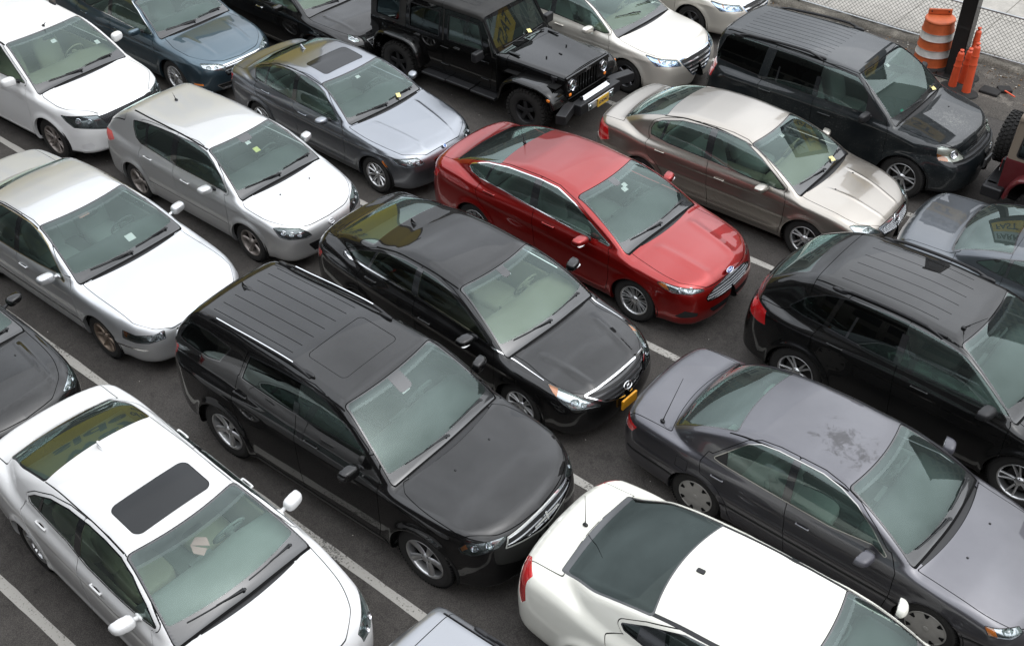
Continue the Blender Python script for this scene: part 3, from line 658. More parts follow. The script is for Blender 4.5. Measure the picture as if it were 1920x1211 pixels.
def build_car(S, label, cat, loc, yaw, name='parked_car', group=None, step=None):
    step = step or S.get('step', .031)
    root = thing(name, label, cat, (loc[0], loc[1], 0), yaw, group); sh = Shape(S)
    P = S['paint']; M = sh.mesh(step); w, wb, r, ra = S['w'], S['wb'], S['r'], S['ra']
    memo = {}
    def comps(V):
        if memo.get('v') is not V: memo['v'] = V; memo['c'] = sh.comps(V)
        return memo['c']
    # wheel arches
    for xa in (wb/2, -wb/2):
        az = S.get('archz', 0)
        fn = lambda V, N, xa=xa: np.where(V[:, 1] > w-.42, np.hypot(V[:, 0]-xa, np.maximum(V[:, 2]-r-az, 0)*S.get('archs', 1.))-ra, .3)
        _, M = split(M, fn, 2, 0, .05)
        ang = np.linspace(-.15, math.pi+.15, 25)
        q = np.array([[(xa+(ra+.03)*math.cos(t), yy, r+az+(ra+.03)*math.sin(t)) for yy in (w-.03, w-.40)] for t in ang]); g = gridsurf(q); g = join(g, offset((g[0], -g[1], g[2][:, ::-1]), .003))
        inner = xform(lathe([(0, .001), (0, ra+.03)], 28), None, (xa, w-.40, r+az))
        make('wheel_well', [(join(g, inner), M_under)], root); g2 = mirror(join(g, inner)); make('wheel_well', [(g2, M_under)], root)
    # windscreen
    pa, ph, pb = S.get('wsm', (.045, .03, .012))
    def f_ws(V, N):
        low, gs, gr, w_, b_ = comps(V); Q_ = S['ws']; u = (Q_[0]-(V[:, 0]+Q_[4]*V[:, 1]**2))/(Q_[0]-Q_[2]); return smax(smax(smax(gs+pa, (u-1)*(Q_[0]-Q_[2]), .05), pb-low, .03), -w_-.07, .01)
    G, M = split(M, f_ws, 2, 0, .012)
    X0_, _, X1_, _, CW_ = S['ws']; up_ = lambda V: (X0_-(V[:, 0]+CW_*V[:, 1]**2))/(X0_-X1_)      # 0 at the base of the glass, 1 at its top
    fb_ = S.get('fritb', .115); tab_ = S.get('tab')
    def f_gl(V, N):
        u = up_(V); g = smax(f_ws(V, N)+S.get('frit', .024), fb_-u, .04)
        return np.maximum(g, -smax(np.abs(V[:, 1])-tab_[0], (1-tab_[1])-u, .05)) if tab_ else g
    gl, fr = split(G, f_gl, 3); edge_, fr = split(fr, lambda V, N: -(f_ws(V, N)+.008), 2)
    sb = S.get('shade', .10); shd, gl = split(gl, lambda V, N: (1-sb)-up_(V), 2); shd2, gl = split(gl, lambda V, N: (1-sb-.035)-up_(V), 1)
    ws_o = sub('windscreen', root); make('glass_pane', [(both(offset(gl, -.006)), S.get('gws', G_ws)), (both(offset(shd, -.006)), G_shade), (both(offset(shd2, -.006)), G_shade2)], ws_o); make('black_border', [(both(offset(fr, -.005)), M_frit), (both(offset(edge_, -.010)), M_gap)], ws_o)
    # rear window
    qa, qh, qb = S.get('blm', (.05, .03, .02)); bzmin = S.get('blzmin', -1)
    def f_bl(V, N):
        low, gs, gr, w_, b_ = comps(V); Q_ = S['bl']; u = ((V[:, 0]-Q_[4]*V[:, 1]**2)-Q_[0])/(Q_[2]-Q_[0]); return smax(smax(smax(smax(gs+qa, (u-1)*(Q_[2]-Q_[0])+max(0, qh-.03), .05), qb-low, .03), -b_-.07, .01), bzmin-V[:, 2], .03)
    G, M = split(M, f_bl, 2, 0, .012); gl, fr = split(G, fshift(f_bl, .018), 1)
    bl_o = sub('rear_window', root); make('glass_pane', [(both(offset(gl, -.006)), S.get('gbl', G_rear))], bl_o); make('black_border', [(both(offset(fr, -.005)), M_frit)], bl_o)
    # side windows
    DD = (0, .85, .53); fds = [fdir([q[:3] for q in d], DD, S.get('dlor', .02), .05) for d in S['dlo']]; fd = lambda V, N: np.min([g(V, N) for g in fds], axis=0); G, M = split(M, fd, 3, 0, .015)
    tw_ = S.get('trimw', .014); inner, trim = split(G, fshift(fd, tw_), 2)
    items = [(offset(trim, .001), S.get('trim', M_black))]; panes = []
    for pil in S.get('pillars', []):                       # black or painted posts between the panes
        fp = fside(pil[0], 0, .1); pp, inner = split(inner, fp, 2); items.append((offset(pp, -.002), pil[1]))
    rest = inner; cuts = S['panes']                         # x positions dividing the glass into panes, front to rear
    for i, xc in enumerate(cuts+[(-99, -99)]):
        fc = lambda V, N, xc=xc: (xc[0]+(xc[1]-xc[0])*(V[:, 2]-.95)/.4)-V[:, 0]
        a, rest = split(rest, fc, 1); panes.append(a)
    for mm in (lambda p: p, mirror):
        make('window_trim', [(mm(p), m_) for p, m_ in items if p is not None and len(p[2])], root)
        for i, a in enumerate(panes):
            if len(a[2]): make('side_window', [(mm(offset(a, -.007)), S['gside'][min(i, len(S['gside'])-1)])], root)
    S_MIN[0] = .0035     # finer cuts for lamps and grilles
    # lamps
    for L in S.get('lamps', []):
        fl = fdir(L['pts'], L['dir'], L.get('r', .015), L.get('cm', .05), L.get('smooth', 0)); A, M = split(M, fl, 3, 0, .03)
        if not len(A[2]): continue
        if L['kind'] == 'headlight':
            hous = offset(A, -L.get('depth', .03)); parts = []
            for pts, m_ in L.get('subs', []):
                B, hous = split(hous, fdir(pts, L['dir'], .008, .02), 2); parts.append((B, m_))
            parts.append((hous, L.get('hmat', M_reflector)))
            for (bx, by, bz, br) in L.get('bowls', []):
                p0, n0 = sh.hit((bx, by, bz), -nrm(np.array(L['dir'], float))); R = np.array(Vector(L['dir']).normalized().to_track_quat('Y', 'Z').to_matrix())
                bowl = lathe([(-.02, .001), (-.018, br*.4), (-.010, br*.8), (.002, br), (.002, br), (.0, br+.006)], 20); bulb = superell((0, -.004, 0), (.4*br, .012, .4*br), 1, 12, 8)
                parts.append((xform(bowl, R, p0-n0*.016), M_bulb)); parts.append((xform(bulb, R, p0-n0*.012), M_white_lens))
            rim_, _ = split(A, fneg(fshift(fl, .007)), 1)
            for mm in (lambda p: p, mirror):
                h = sub('headlight', root); make('lamp_housing', [(mm(p), m_) for p, m_ in parts if len(p[2])], h); make('lens', [(mm(offset(A, -.002)), M_lens)]+([(mm(offset(rim_, -.001)), M_black)] if len(rim_[2]) and not L.get('norim') else []), h)
        else:
            parts = []; B0 = A
            for pts, m_ in L.get('subs', []):
                B, B0 = split(B0, fdir(pts, L['dir'], .006, .02), 2); parts.append((B, m_))
            parts.append((B0, L.get('mat', M_red)))
            for mm in ((lambda p: p, mirror) if not L.get('single') else (both,)): make(L['kind'], [(mm(offset(p, -.003)), m_) for p, m_ in parts if len(p[2])], root)
    # grilles and intakes
    for L in S.get('grilles', []):
        fl = fdir(L['pts'], L['dir'], L.get('r', .015), .02, L.get('smooth', 0)); A, M = split(M, fl, 3, 0, .03)
        if not len(A[2]): continue
        parts = []; fw = L.get('frame', 0)
        if fw: A, F = split(A, fshift(fl, fw), 2, 0, .02); parts.append((offset(F, L.get('fout', .004)), L.get('fmat', M_chrome)))
        base = offset(A, -L.get('depth', .025))
        if L.get('bars'):
            o, p_, duty = L['bars'][:3]; k = L.get('bulge', 0.)
            if o == 'h': fb = lambda V, N: (np.abs(((V[:, 2]+k*V[:, 1]**2)/p_) % 1-.5)-duty/2)*p_
            elif o == 'v': fb = lambda V, N: (np.abs((V[:, 1]/p_+.5) % 1-.5)-duty/2)*p_
            else: fb = lambda V, N: np.minimum((np.abs(((V[:, 2]+V[:, 1])/p_) % 1-.5)-duty/2)*p_, (np.abs(((V[:, 2]-V[:, 1])/p_) % 1-.5)-duty/2)*p_)
            B, _ = split(A, fb, 4, .018); parts.append((offset(B, -.004), L.get('bmat', M_chrome)))
        parts.append((base, L.get('mat', M_ginset)))
        mm_all = (both,) if L.get('center', True) else (lambda p: p, mirror)
        for mm in mm_all: make(L.get('name', 'grille'), [(mm(p), m_) for p, m_ in parts], root)
    S_MIN[0] = .007
    # black or chrome areas of the shell itself
    extra = []
    for L in S.get('zones', []):
        fl = fside(L['pts'], L.get('r', 0), .15) if L['proj'] == 'side' else ftop(L['pts'], L.get('r', 0)) if L['proj'] == 'top' else fdir(L['pts'], L['dir'], L.get('r', 0), .02)
        fl = fshift(fl, L.get('shrink', 0.))
        if L.get('name'):
            A, M = split(M, fl, 3, 0, .01)
            if len(A[2]): make(L['name'], [(both(offset(A, L.get('out', -.003))), L['mat'])], root)
        else: A, M = split(M, fl, 2); extra.append((offset(A, L.get('out', 0)), L['mat']))
    # roof ditches (or roof ribs)
    for dd in S.get('ditch', []):
        off, hw, xa_, xb_ = dd[:4]; m_ = dd[4] if len(dd) > 4 else M_gap; dep = dd[5] if len(dd) > 5 else -.006
        def f_d(V, N):
            low, gs, gr, w_, b_ = comps(V); return np.max([np.abs(gs+off)-hw, xa_-V[:, 0], V[:, 0]-xb_, -gr-.08, .3-N[:, 2]], axis=0)
        A, M = split(M, f_d, 3, 0, .006); extra.append((offset(A, dep), m_))
    # cowl under the windscreen
    hr = S['hood_rear']; cwh = S.get('cowlw', .66)
    f_cowl = lambda V, N: np.max([V[:, 0]-(hr[0]-hr[1]*V[:, 1]**2), (S['ws'][0]-.42)-V[:, 0], V[:, 1]-cwh-.0*V[:, 0], .45-N[:, 2]], axis=0)
    A, M = split(M, f_cowl, 2, 0, .02)
    if len(A[2]): make('cowl', [(both(offset(A, -.014)), M_black)], root)
    gaps = []
    def panel(nm, fn, M, gw_=S.get('gap', .0042), side=False, skirt=.012, mat_=None, lab=None):
        A, M = split(M, fshift(fn, gw_), 2, skirt, 0); Rg, M = split(M, fshift(fn, -gw_), 1, 0, skirt)
        gaps.append(offset(Rg, -.010))
        objs = [make(nm, [(mm(A), mat_ or P)], root) for mm in ((lambda p: p, mirror) if side else (both,))]
        return M, objs
    # bonnet
    hs = spl(S['hood_side']); hf = spl(S['hood_front'])
    f_h = lambda V, N: smax(smax(smax(V[:, 1]-hs(V[:, 0]), V[:, 0]-hf(V[:, 1]), .04), (hr[0]-hr[1]*V[:, 1]**2)-V[:, 0], .02), (.12-N[:, 2])*.5, .01)
    M, _ = panel('bonnet', f_h, M)
    # boot lid or tailgate
    if S.get('boot'):
        b = S['boot']; f_b = lambda V, N: smax(smax(V[:, 1]-b['w']-b.get('wz', 0)*(V[:, 2]-1), V[:, 0]-(b['x']+b.get('c', 0)*V[:, 1]**2), .03), b['z']-V[:, 2], .04)
        M, _ = panel(b.get('name', 'boot_lid'), f_b, M)
    # doors
    for dpts in S['doors']:
        lowp, xlo, xhi = dpts; fl_ = fside(lowp, .02, .05); db = S.get('doorb', .035)
        xl = lambda V, q: V[:, 0]-(q[0]+(q[1]-q[0])*(V[:, 2]-.95)/.45)
        fd2 = lambda V, N, fl_=fl_, xlo=xlo, xhi=xhi: smax(smax(np.minimum(fl_(V, N), fd(V, N)-db), -xl(V, xlo), .02), xl(V, xhi), .02)
        M, objs = panel('door', fd2, M, side=True)
        hx = dpts_handle = S['handles'][S['doors'].index(dpts)]
        if hx:
            p, n = sh.side_at(hx[0], hx[1]); L_ = S.get('hlen', .095); hm = S.get('hmat', P)
            cup = superell((p[0], p[1]-.003, p[2]-.004), (L_*.62, .006, .020), .9, 16, 8); bar = superell((p[0], p[1]+.018, p[2]+.006), (L_, .010, .013), .5, 18, 8)  # cup is black, a painted shadow line in the handle recess
            e1 = superell((p[0]-L_*.85, p[1]+.006, p[2]+.006), (.012, .014, .012), .7, 10, 6); e2 = superell((p[0]+L_*.85, p[1]+.006, p[2]+.006), (.012, .014, .012), .7, 10, 6)
            for o, mm in zip(objs, (lambda p: p, mirror)): make('door_handle', [(mm(join(bar, e1, e2)), hm), (mm(cup), M_gap)], o)
    # fuel flap, seams drawn on the shell
    for ln in S.get('seams', []):
        fs = (fside if ln['proj'] == 'side' else ftop)(ln['pts'], ln.get('r', .01)); hw = ln.get('hw', .003)
        A, M = split(M, lambda V, N: np.abs(fs(V, N))-hw, 3, 0, .008); gaps.append(offset(A, -.007))
    for yy, xa_, xb_ in S.get('ribs', []):  # roof ribs: thin black lines painted for the shade in the grooves
        f_r = lambda V, N: np.max([np.abs(V[:, 1]-yy)-.0045, xa_-V[:, 0], V[:, 0]-xb_, .5-N[:, 2]], axis=0)
        A, M = split(M, f_r, 3, 0, .005); extra.append((offset(A, -.005), M_gap))
    if S.get('sunroof'):
        x_a, x_b, yw_, rr_, dc = S['sunroof'][:5]; kind = S['sunroof'][5] if len(S['sunroof']) > 5 else 'glass'
        f_s = ftop([(x_a, -1), (x_b, -1), (x_b, yw_), (x_a, yw_)], rr_)
        A, M = split(M, f_s, 3, 0, .01); A, R_ = split(A, fshift(f_s, .007), 2); make('sunroof', [(both(offset(A, -.002)), M_sunroof if kind == 'glass' else P), (both(offset(R_, -.006)), M_gap)], root)
    gp = join(*gaps)
    body = make('body_shell', [(both(M), P)]+[(both(a), m_) for a, m_ in extra if len(a[2])]+[(both(gp), M_gap)], root)
    # underside, bumper lower edge
    make('underbody', [(box(S['xr']+.25, S['xf']-.3, -(w-.30), w-.30, .16, .26), M_under), (box(-wb/2+ra+.05, wb/2-ra-.05, -(w-.10), w-.10, .17, .25), M_under)], root)
    add_wheels(root, S); interior(root, S, sh)
    # door mirrors
    if S.get('mirror'):
        mx, mz, sx, sy, sz = S['mirror'][:5]; e = S['mirror'][5] if len(S['mirror']) > 5 else .66; sz *= .88; sy *= .97; sx *= .92
        p, n = sh.side_at(mx, mz-.03); yb = p[1]; cy = yb+.045+sy
        hm = S.get('mirmat', P)
        V, N, T = superell((0, 0, 0), (sx, sy, sz), e, 26, 16); cut = V[:, 0] < -sx*.35; V[cut, 0] = -sx*.35
        N[cut] = (-1, 0, 0); sk = V[:, 1]/sy; V[:, 0] += -.25*sx*sk; V[:, 2] *= (1-.12*sk)
        hou = (V+np.array([mx, cy, mz+.03]), N, T)
        gls = superell((mx-sx*.37, cy, mz+.03), (.004, sy*.86, sz*.80), .7, 18, 10); V = gls[0]; V[:, 0] += -.25*sx*(V[:, 1]-cy)/sy
        arm = tube([(mx+.01, yb-.03, mz-.02), (mx+.005, yb+.04, mz-.005), (mx, cy-.03, mz+.01)], [.030, .022, .024], 10)
        base = superell((mx+.01, yb-.012, mz-.02), (.06, .02, .035), .8, 14, 8)
        extra_m = []
        if S.get('mirsig'): extra_m = [(superell((mx+sx*.55, cy+.01, mz+.0), (sx*.42, sy*.8, .012), .7, 14, 8), M_white_lens)]
        for mm in (lambda p: p, mirror):
            m0 = make('door_mirror', [(mm(hou), hm), (mm(join(arm, base)), S.get('armmat', M_black))]+[(mm(a), b) for a, b in extra_m], root); make('mirror_glass', [(mm(gls), M_chrome)], m0)
    # wipers
    x0, z0, x1, z1, cw = S['ws']
    def wp(x, y, lift=.012):
        p, n = sh.top_at(x-cw*y*y, y); return p+n*lift
    upw = S.get('wup', .03)
    for (ya, yb_, lift) in S.get('wipers', [(.10, .62, 1.), (-.58, .0, .6)]):
        t = np.linspace(0, 1, 9); blade = [wp(x0-.075-upw*(lift-.35*k), ya+(yb_-ya)*k, .014) for k in t]
        pivot = blade[-1]+np.array([.02, -.0, -.004]); mid = blade[4]+np.array([0, 0, .010]); q = (pivot+mid)/2+np.array([.008, 0, .012])
        arm = tube([pivot, q, mid], [.009, .008, .006], 6)
        make('wiper', [(join(tube(blade, .007, 6), arm, superell(pivot, (.02, .02, .012), 1, 10, 6)), M_black)], root)
    # extras through the spec
    if S.get('plate'):
        px_, pz, col_ = S['plate'][:3]; p, n = sh.hit((px_, .0, pz), (-1 if px_ > 0 else 1, 0, 0)); s = 1 if px_ > 0 else -1
        q = box(p[0]-.02*s, p[0]+.006*s, -.138, .138, pz-.068, pz+.068) if s > 0 else box(p[0]-.012, p[0]+.01, -.152, .152, pz-.078, pz+.078)
        it = [(q, S.get('platemat', M_plate))]
        if len(S['plate']) > 3:
            tx = text_piece(S['plate'][3], .085, .001, .001); tx = xform(tx, np.array([[0, 0, s], [s, 0, 0], [0, 1, 0.]]), (p[0]+.0135*s, 0, pz)); it.append((tx, M_plateink))
        make('licence_plate', it, root)
    if S.get('antenna'):
        k, ax, ay = S['antenna'][:3]; p, n = sh.top_at(ax, abs(ay)); p = p*np.array([1, 1 if ay >= 0 else -1, 1]) if ay < 0 else p
        if k == 'fin':
            am = S.get('finmat', P); prof = [(-.085, 0), (-.082, .02), (-.07, .062), (-.055, .065), (-.02, .035), (.04, .012), (.085, 0)]
            q = prism(prof, -.009, .009, 'xz'); q = join(q, superell((0, 0, .0), (.09, .028, .016), .9, 16, 8)); make('antenna_fin', [(moved(q, p), am)], root)
        else:
            ln = S['antenna'][3]; tl = S['antenna'][4] if len(S['antenna']) > 4 else -.35
            make('antenna_rod', [(join(superell(p+np.array([0, 0, .012]), (.03, .022, .018), .9, 14, 8), tube([p+np.array([0, 0, .015]), p+np.array([tl*ln, 0, ln])], [.0055, .0025], 6), tube([p+np.array([0, 0, .015]), p+np.array([tl*.07, 0, .07])], [.009, .006], 6)), M_black)], root)
    if S.get('rails'):
        ya, yb2, xa_, xb_, hgt, m_ = S['rails']; n = 15; pts = []
        for i in range(n):
            t = i/(n-1); x = xa_+(xb_-xa_)*t; yy = ya+(yb2-ya)*t; p, nn = sh.top_at(x, yy); e = min(1, 6*min(t, 1-t)); pts.append(p+np.array([0, 0, hgt*math.sin(e*math.pi/2)-.005]))
        rl = tube(pts, .019, 10); ft = join(*[superell(sh.top_at(x, ya)[0]+np.array([0, 0, .008]), (.10, .026, .028), .8, 14, 8) for x in (xa_+.05, xb_-.05)])
        rm = tube([q+np.array([0, 0, .013]) for q in pts[2:-2]], .011, 8)
        for mm in (lambda p: p, mirror): make('roof_rail', [(mm(join(rl, ft)), M_black), (mm(rm), m_)], root)
    if S.get('badge'):
        bx, bz, kind = S['badge'][:3]; p, n = sh.hit((bx, 0, bz), (-1, 0, -.2)); R = np.array(Vector(n).to_track_quat('Y', 'Z').to_matrix()); rm = lambda q, o=0.: xform(q, R, p+n*o)
        R2 = np.array(Matrix((Vector((0, 1, 0)), Vector(np.cross(n, [0, 1, 0])), Vector(n))).transposed())   # text frame
        tf = lambda q, o=0.: xform(q, R2, p+n*o); it = []
        def ring(a, b, rr): t = np.linspace(0, 2*math.pi, 29); return tube([(a*math.cos(k), b*math.sin(k), 0) for k in t], rr, 6, False)
        if kind == 'oval_blue': it = [(tf(superell((0, 0, 0), (.075, .032, .008), 1, 24, 8), .004), mat('badge_blue', (.01, .04, .22), .2, coat=1)), (tf(ring(.075, .032, .004), .006), M_chrome), (tf(text_piece('Ford', .045, .001), .0135), M_chrome)]
        elif kind == 'oval_slant_h': it = [(tf(ring(.072, .040, .007), .02), M_chrome), (tf(join(tube([(-.028, -.032, 0), (-.012, .034, 0)], .007, 6), tube([(.012, -.034, 0), (.028, .032, 0)], .007, 6), tube([(-.022, -.006, 0), (.022, .008, 0)], .007, 6)), .02), M_chrome)]
        elif kind == 'h': it = [(tf(join(tube([(-.034, -.045, 0), (-.026, 0, 0), (-.034, .045, 0)], .007, 6), tube([(.034, -.045, 0), (.026, 0, 0), (.034, .045, 0)], .007, 6), tube([(-.026, 0, 0), (.026, 0, 0)], .007, 6)), .012), M_chrome), (tf(ring(.048, .052, .004), .01), M_chrome)]
        elif kind == 'ring_bar': it = [(tf(join(ring(.055, .055, .006), box(-.065, .065, -.011, .011, -.004, .006)), .016), M_chrome)]
        elif kind == 'cross': it = [(tf(join(box(-.012, .012, -.05, .05, 0, .014), box(-.20, .20, -.011, .011, 0, .010)), .01), M_chrome)]
        elif kind == 'roundel': it = [(tf(ring(.032, .032, .004), .006), M_chrome), (tf(superell((0, 0, 0), (.03, .03, .005), 1, 16, 6), .004), mat('badge_blue_white', (.1, .2, .45), .2, coat=1))]
        elif kind == 'wings': it = [(tf(join(ring(.05, .035, .006), tube([(-.05, 0, 0), (.05, 0, 0)], .005, 6)), .012), M_chrome)]
        if it: make('badge', it, root)
    for st in S.get('stickers', [(.80, .06, .03, .024)]):            # tickets behind the windscreen: (height share, y, half width, half height)
        t, y, a, b = st[:4]; x = x0+(x1-x0)*t; p, n = sh.top_at(x-cw*y*y, abs(y)); p = p*np.array([1, 1 if y >= 0 else -1, 1]); nn = n*np.array([1, 1 if y >= 0 else -1, 1])
        ey = nrm(np.cross(nn, np.cross([0, 1., 0], nn))); ex = np.cross(ey, nn); c = p-nn*.012
        q = [c+ex*b-ey*a, c+ex*b+ey*a, c-ex*b+ey*a, c-ex*b-ey*a]; pc = from_faces(q, [(0, 1, 2, 3)])
        if (pc[1][0]@nn) < 0: pc = from_faces(q, [(3, 2, 1, 0)])
        make('windscreen_sticker', [(pc, st[4] if len(st) > 4 else M_paper)], root)
    for j in S.get('jets', []):
        for mm in (lambda p: p, mirror): p, n = sh.top_at(*j); make('washer_jet', [(mm(superell(p+n*.003, (.014, .012, .007), 1, 10, 6)), M_black)], root)
    return root, sh
# ------------------------------------------------------------------ shapes of the parked cars
def body_lines(w, xf, xr, cowl, hoodm, hoodf, deck, belt, wsx, blx, deckr=None, taper=1.):
    """plan and centre-line curves from the main heights"""
    deckr = deck-.05 if deckr is None else deckr
    return dict(w=w, xf=xf, xr=xr,
        plan=[(xr, w*(1-.15*taper)), (xr+.30, w*(1-.062*taper)), (xr+.9, w*.988), (-.5, w), (.8, w), (xf-.9, w*.985), (xf-.42, w*(1-.07*taper)), (xf, w*(1-.17*taper))],
        top=[(xr, deckr), (xr+.22, deck-.005), (blx-.05, deck+.005), (blx+.6, belt+.04), (0, belt+.02), (wsx-.25, cowl+.01), (wsx, cowl), (xf-.72, hoodm), (xf-.28, hoodf+.03), (xf-.1, hoodf-.04), (xf, hoodf-.12)],
        belt=[(xr+.3, belt+.05), (-1, belt+.01), (0, belt-.01), (wsx, belt-.03)],
        sec=[(.15, -.10), (.24, -.04), (.34, -.014), (.48, -.004), (.62, 0), (belt-.14, -.012), (belt, -.035), (belt+.1, -.07), (belt+.3, -.12)])
def green_lines(w, H, hx, hz, tx, tz, hw=.60, belt=.95, rear=None):
    """greenhouse half widths and roof line: header (hx, hz), rear window top (tx, tz)"""
    g = w*.945
    return dict(gw=[(-2.4, rear or g*.80), (-1.9, (rear or g*.80)+.03), (-1.5, g*.925), (-1.0, g*.97), (-.3, g), (.5, g), (1.3, g*.975)],
        roof=[(tx-.8, tz-.10), (tx-.3, tz-.012), (tx, tz+.016), (tx+.45, H-.012), ((tx+hx)/2+.1, H), (hx-.15, hz+.032), (hx+.12, hz+.005), (hx+.6, hz-.08)])
def car(shape, **k):
    S = dict(BASE)
    for d in shape: S.update(d)
    S.update(k); return S

SP = {}
SP['red'] = car([body_lines(.925, 2.42, -2.50, .985, .93, .80, 1.10, .985, 1.22, -1.80), green_lines(.925, 1.47, .30, 1.40, -1.15, 1.385, belt=.985)],
    wb=2.85, r=.335, ra=.362, ws=(1.26, .98, .30, 1.41, .16), bl=(-2.02, 1.10, -1.18, 1.385, .16), kc=.16, ku=.05,
    ridges=[([(-2.2, .90), (-1, .84), (.5, .78), (1.6, .74)], .012, .045), ([(-1.2, .36), (1, .34)], .010, .04)], hridges=[([(1.35, .40), (2.25, .30)], .010, .07)],
    nosez=[(.15, -.09), (.28, -.02), (.42, 0), (.55, -.02), (.68, -.06), (.80, -.12), (.95, -.3)])
SP['durango'] = car([body_lines(.962, 2.44, -2.62, 1.16, 1.12, 1.00, 1.2, 1.17, 1.12, -2.55), green_lines(.962, 1.80, .38, 1.70, -2.0, 1.76, rear=.80)],
    wb=3.06, r=.385, ra=.425, flare=.03, zs=.72, ws=(1.18, 1.14, .36, 1.71, .13), bl=(-2.58, 1.15, -2.18, 1.72, .12), kc=.12, kb=.10, ku=.04, tumble=.26, gcurv=.18, tall=True,
    bot=[(-2.6, .34), (-1.9, .28), (-1, .26), (1, .26), (2, .26), (2.5, .26)],
    nosez=[(.2, -.10), (.35, 0), (.6, 0), (.80, -.03), (.95, -.08), (1.1, -.2)], tailz=[(.3, -.06), (.5, 0), (.9, -.02), (1.2, -.05)])
SP['sonata'] = car([body_lines(.917, 2.34, -2.49, .94, .90, .76, 1.13, .98, 1.16, -1.85), green_lines(.917, 1.46, .28, 1.40, -1.30, 1.35, belt=.98)],
    wb=2.795, r=.33, ra=.36, ws=(1.20, .94, .27, 1.405, .18), bl=(-2.12, 1.13, -1.35, 1.35, .16), kc=.17, ku=.05,
    ridges=[([(-2.2, .92), (-1.5, .88), (0, .83), (1.5, .78)], .016, .04), ([(-1.2, .38), (1, .33)], .012, .05)], hridges=[([(1.35, .50), (2.2, .36)], .012, .05)],
    nosez=[(.15, -.1), (.28, -.02), (.4, 0), (.55, -.01), (.7, -.07), (.85, -.2)])
SP['camry'] = car([body_lines(.887, 2.26, -2.50, .94, .88, .72, .98, .92, 1.05, -1.75), green_lines(.887, 1.40, .24, 1.345, -1.10, 1.32, belt=.93, rear=.66)],
    wb=2.67, r=.32, ra=.35, ws=(1.12, .93, .24, 1.35, .18), bl=(-1.86, .99, -1.14, 1.32, .20), kc=.13, ku=.035, flare=.01,
    ridges=[([(-2.3, .62), (2.1, .58)], .008, .03)])
SP['mkx'] = car([body_lines(.96, 2.33, -2.38, 1.08, 1.03, .92, 1.2, 1.10, 1.08, -2.25), green_lines(.96, 1.70, .38, 1.62, -1.50, 1.645, rear=.74)],
    wb=2.80, r=.37, ra=.405, flare=.025, zs=.68, ws=(1.20, 1.08, .36, 1.62, .15), bl=(-2.42, 1.10, -1.62, 1.64, .14), kc=.13, kb=.12, ku=.05, tumble=.28, gcurv=.2, tall=True,
    bot=[(-2.4, .30), (-1.9, .26), (1, .22), (2.4, .24)])
SP['altima'] = car([body_lines(.895, 2.41, -2.46, .97, .92, .76, 1.06, .95, 1.14, -1.85), green_lines(.895, 1.46, .32, 1.385, -1.22, 1.37, belt=.97, rear=.66)],
    wb=2.80, r=.325, ra=.355, ws=(1.24, .96, .31, 1.39, .17), bl=(-1.97, 1.07, -1.24, 1.37, .20), kc=.15, ku=.045, flare=.02,
    ridges=[([(-2.3, .66), (2.1, .60)], .006, .03), ([(-1, .36), (1, .35)], .01, .04)], hridges=[([(1.35, .34), (2.3, .22)], .008, .025)])
SP['pilot'] = car([body_lines(.98, 2.28, -2.46, 1.14, 1.08, .97, 1.2, 1.16, 1.08, -2.3), green_lines(.98, 1.77, .30, 1.68, -2.05, 1.73, rear=.80)],
    wb=2.70, r=.365, ra=.40, flare=.02, zs=.72, ws=(1.12, 1.13, .30, 1.69, .10), bl=(-2.40, 1.15, -2.20, 1.70, .10), kc=.11, kb=.08, ku=.03, tumble=.28, gcurv=.16, tall=True,
    bot=[(-2.4, .34), (-1.9, .28), (1, .26), (2.4, .28)])
SP['mazda'] = car([body_lines(.877, 2.20, -2.26, .97, .92, .78, 1.05, .95, 1.10, -2.0), green_lines(.877, 1.45, .40, 1.39, -1.45, 1.41, rear=.70)],
    wb=2.64, r=.315, ra=.345, flare=.022, ws=(1.22, .96, .38, 1.395, .16), bl=(-2.14, 1.02, -1.62, 1.40, .14), kc=.13, kb=.10, ku=.045, tall=False)
SP['bmw'] = car([body_lines(.905, 2.14, -2.38, .965, .91, .79, 1.03, .95, .85, -1.80), green_lines(.905, 1.42, .06, 1.355, -1.28, 1.33, belt=.95, rear=.68)],
    wb=2.76, r=.32, ra=.345, ws=(.88, .96, .06, 1.36, .17), bl=(-1.92, 1.04, -1.30, 1.33, .22), kc=.13, ku=.045, flare=.018,
    ridges=[([(-2.3, .80), (-1, .76), (1.9, .74)], .010, .025), ([(-1, .36), (1, .35)], .012, .035)], hridges=[([(.95, .46), (2.0, .30)], .012, .035)])
SP['seville'] = car([body_lines(.95, 2.44, -2.66, .95, .91, .78, 1.00, .93, 1.00, -1.75), green_lines(.95, 1.41, .12, 1.35, -1.2, 1.33, belt=.93, rear=.70)],
    wb=2.85, r=.33, ra=.36, ws=(1.08, .95, .10, 1.355, .18), bl=(-1.85, 1.0, -1.25, 1.33, .22), kc=.12, ku=.035, flare=.012,
    ridges=[([(-2.4, .50), (2.2, .47)], .010, .035)])
SP['lexus'] = car([body_lines(.91, 2.33, -2.50, .98, .93, .80, 1.10, .98, 1.14, -1.85), green_lines(.91, 1.45, .42, 1.39, -1.13, 1.38, belt=.97, rear=.66)],
    wb=2.775, r=.335, ra=.362, ws=(1.28, .97, .40, 1.395, .18), bl=(-1.97, 1.11, -1.16, 1.38, .20), kc=.16, ku=.05, flare=.015,
    ridges=[([(-1.5, .36), (1.2, .34)], .014, .05)])
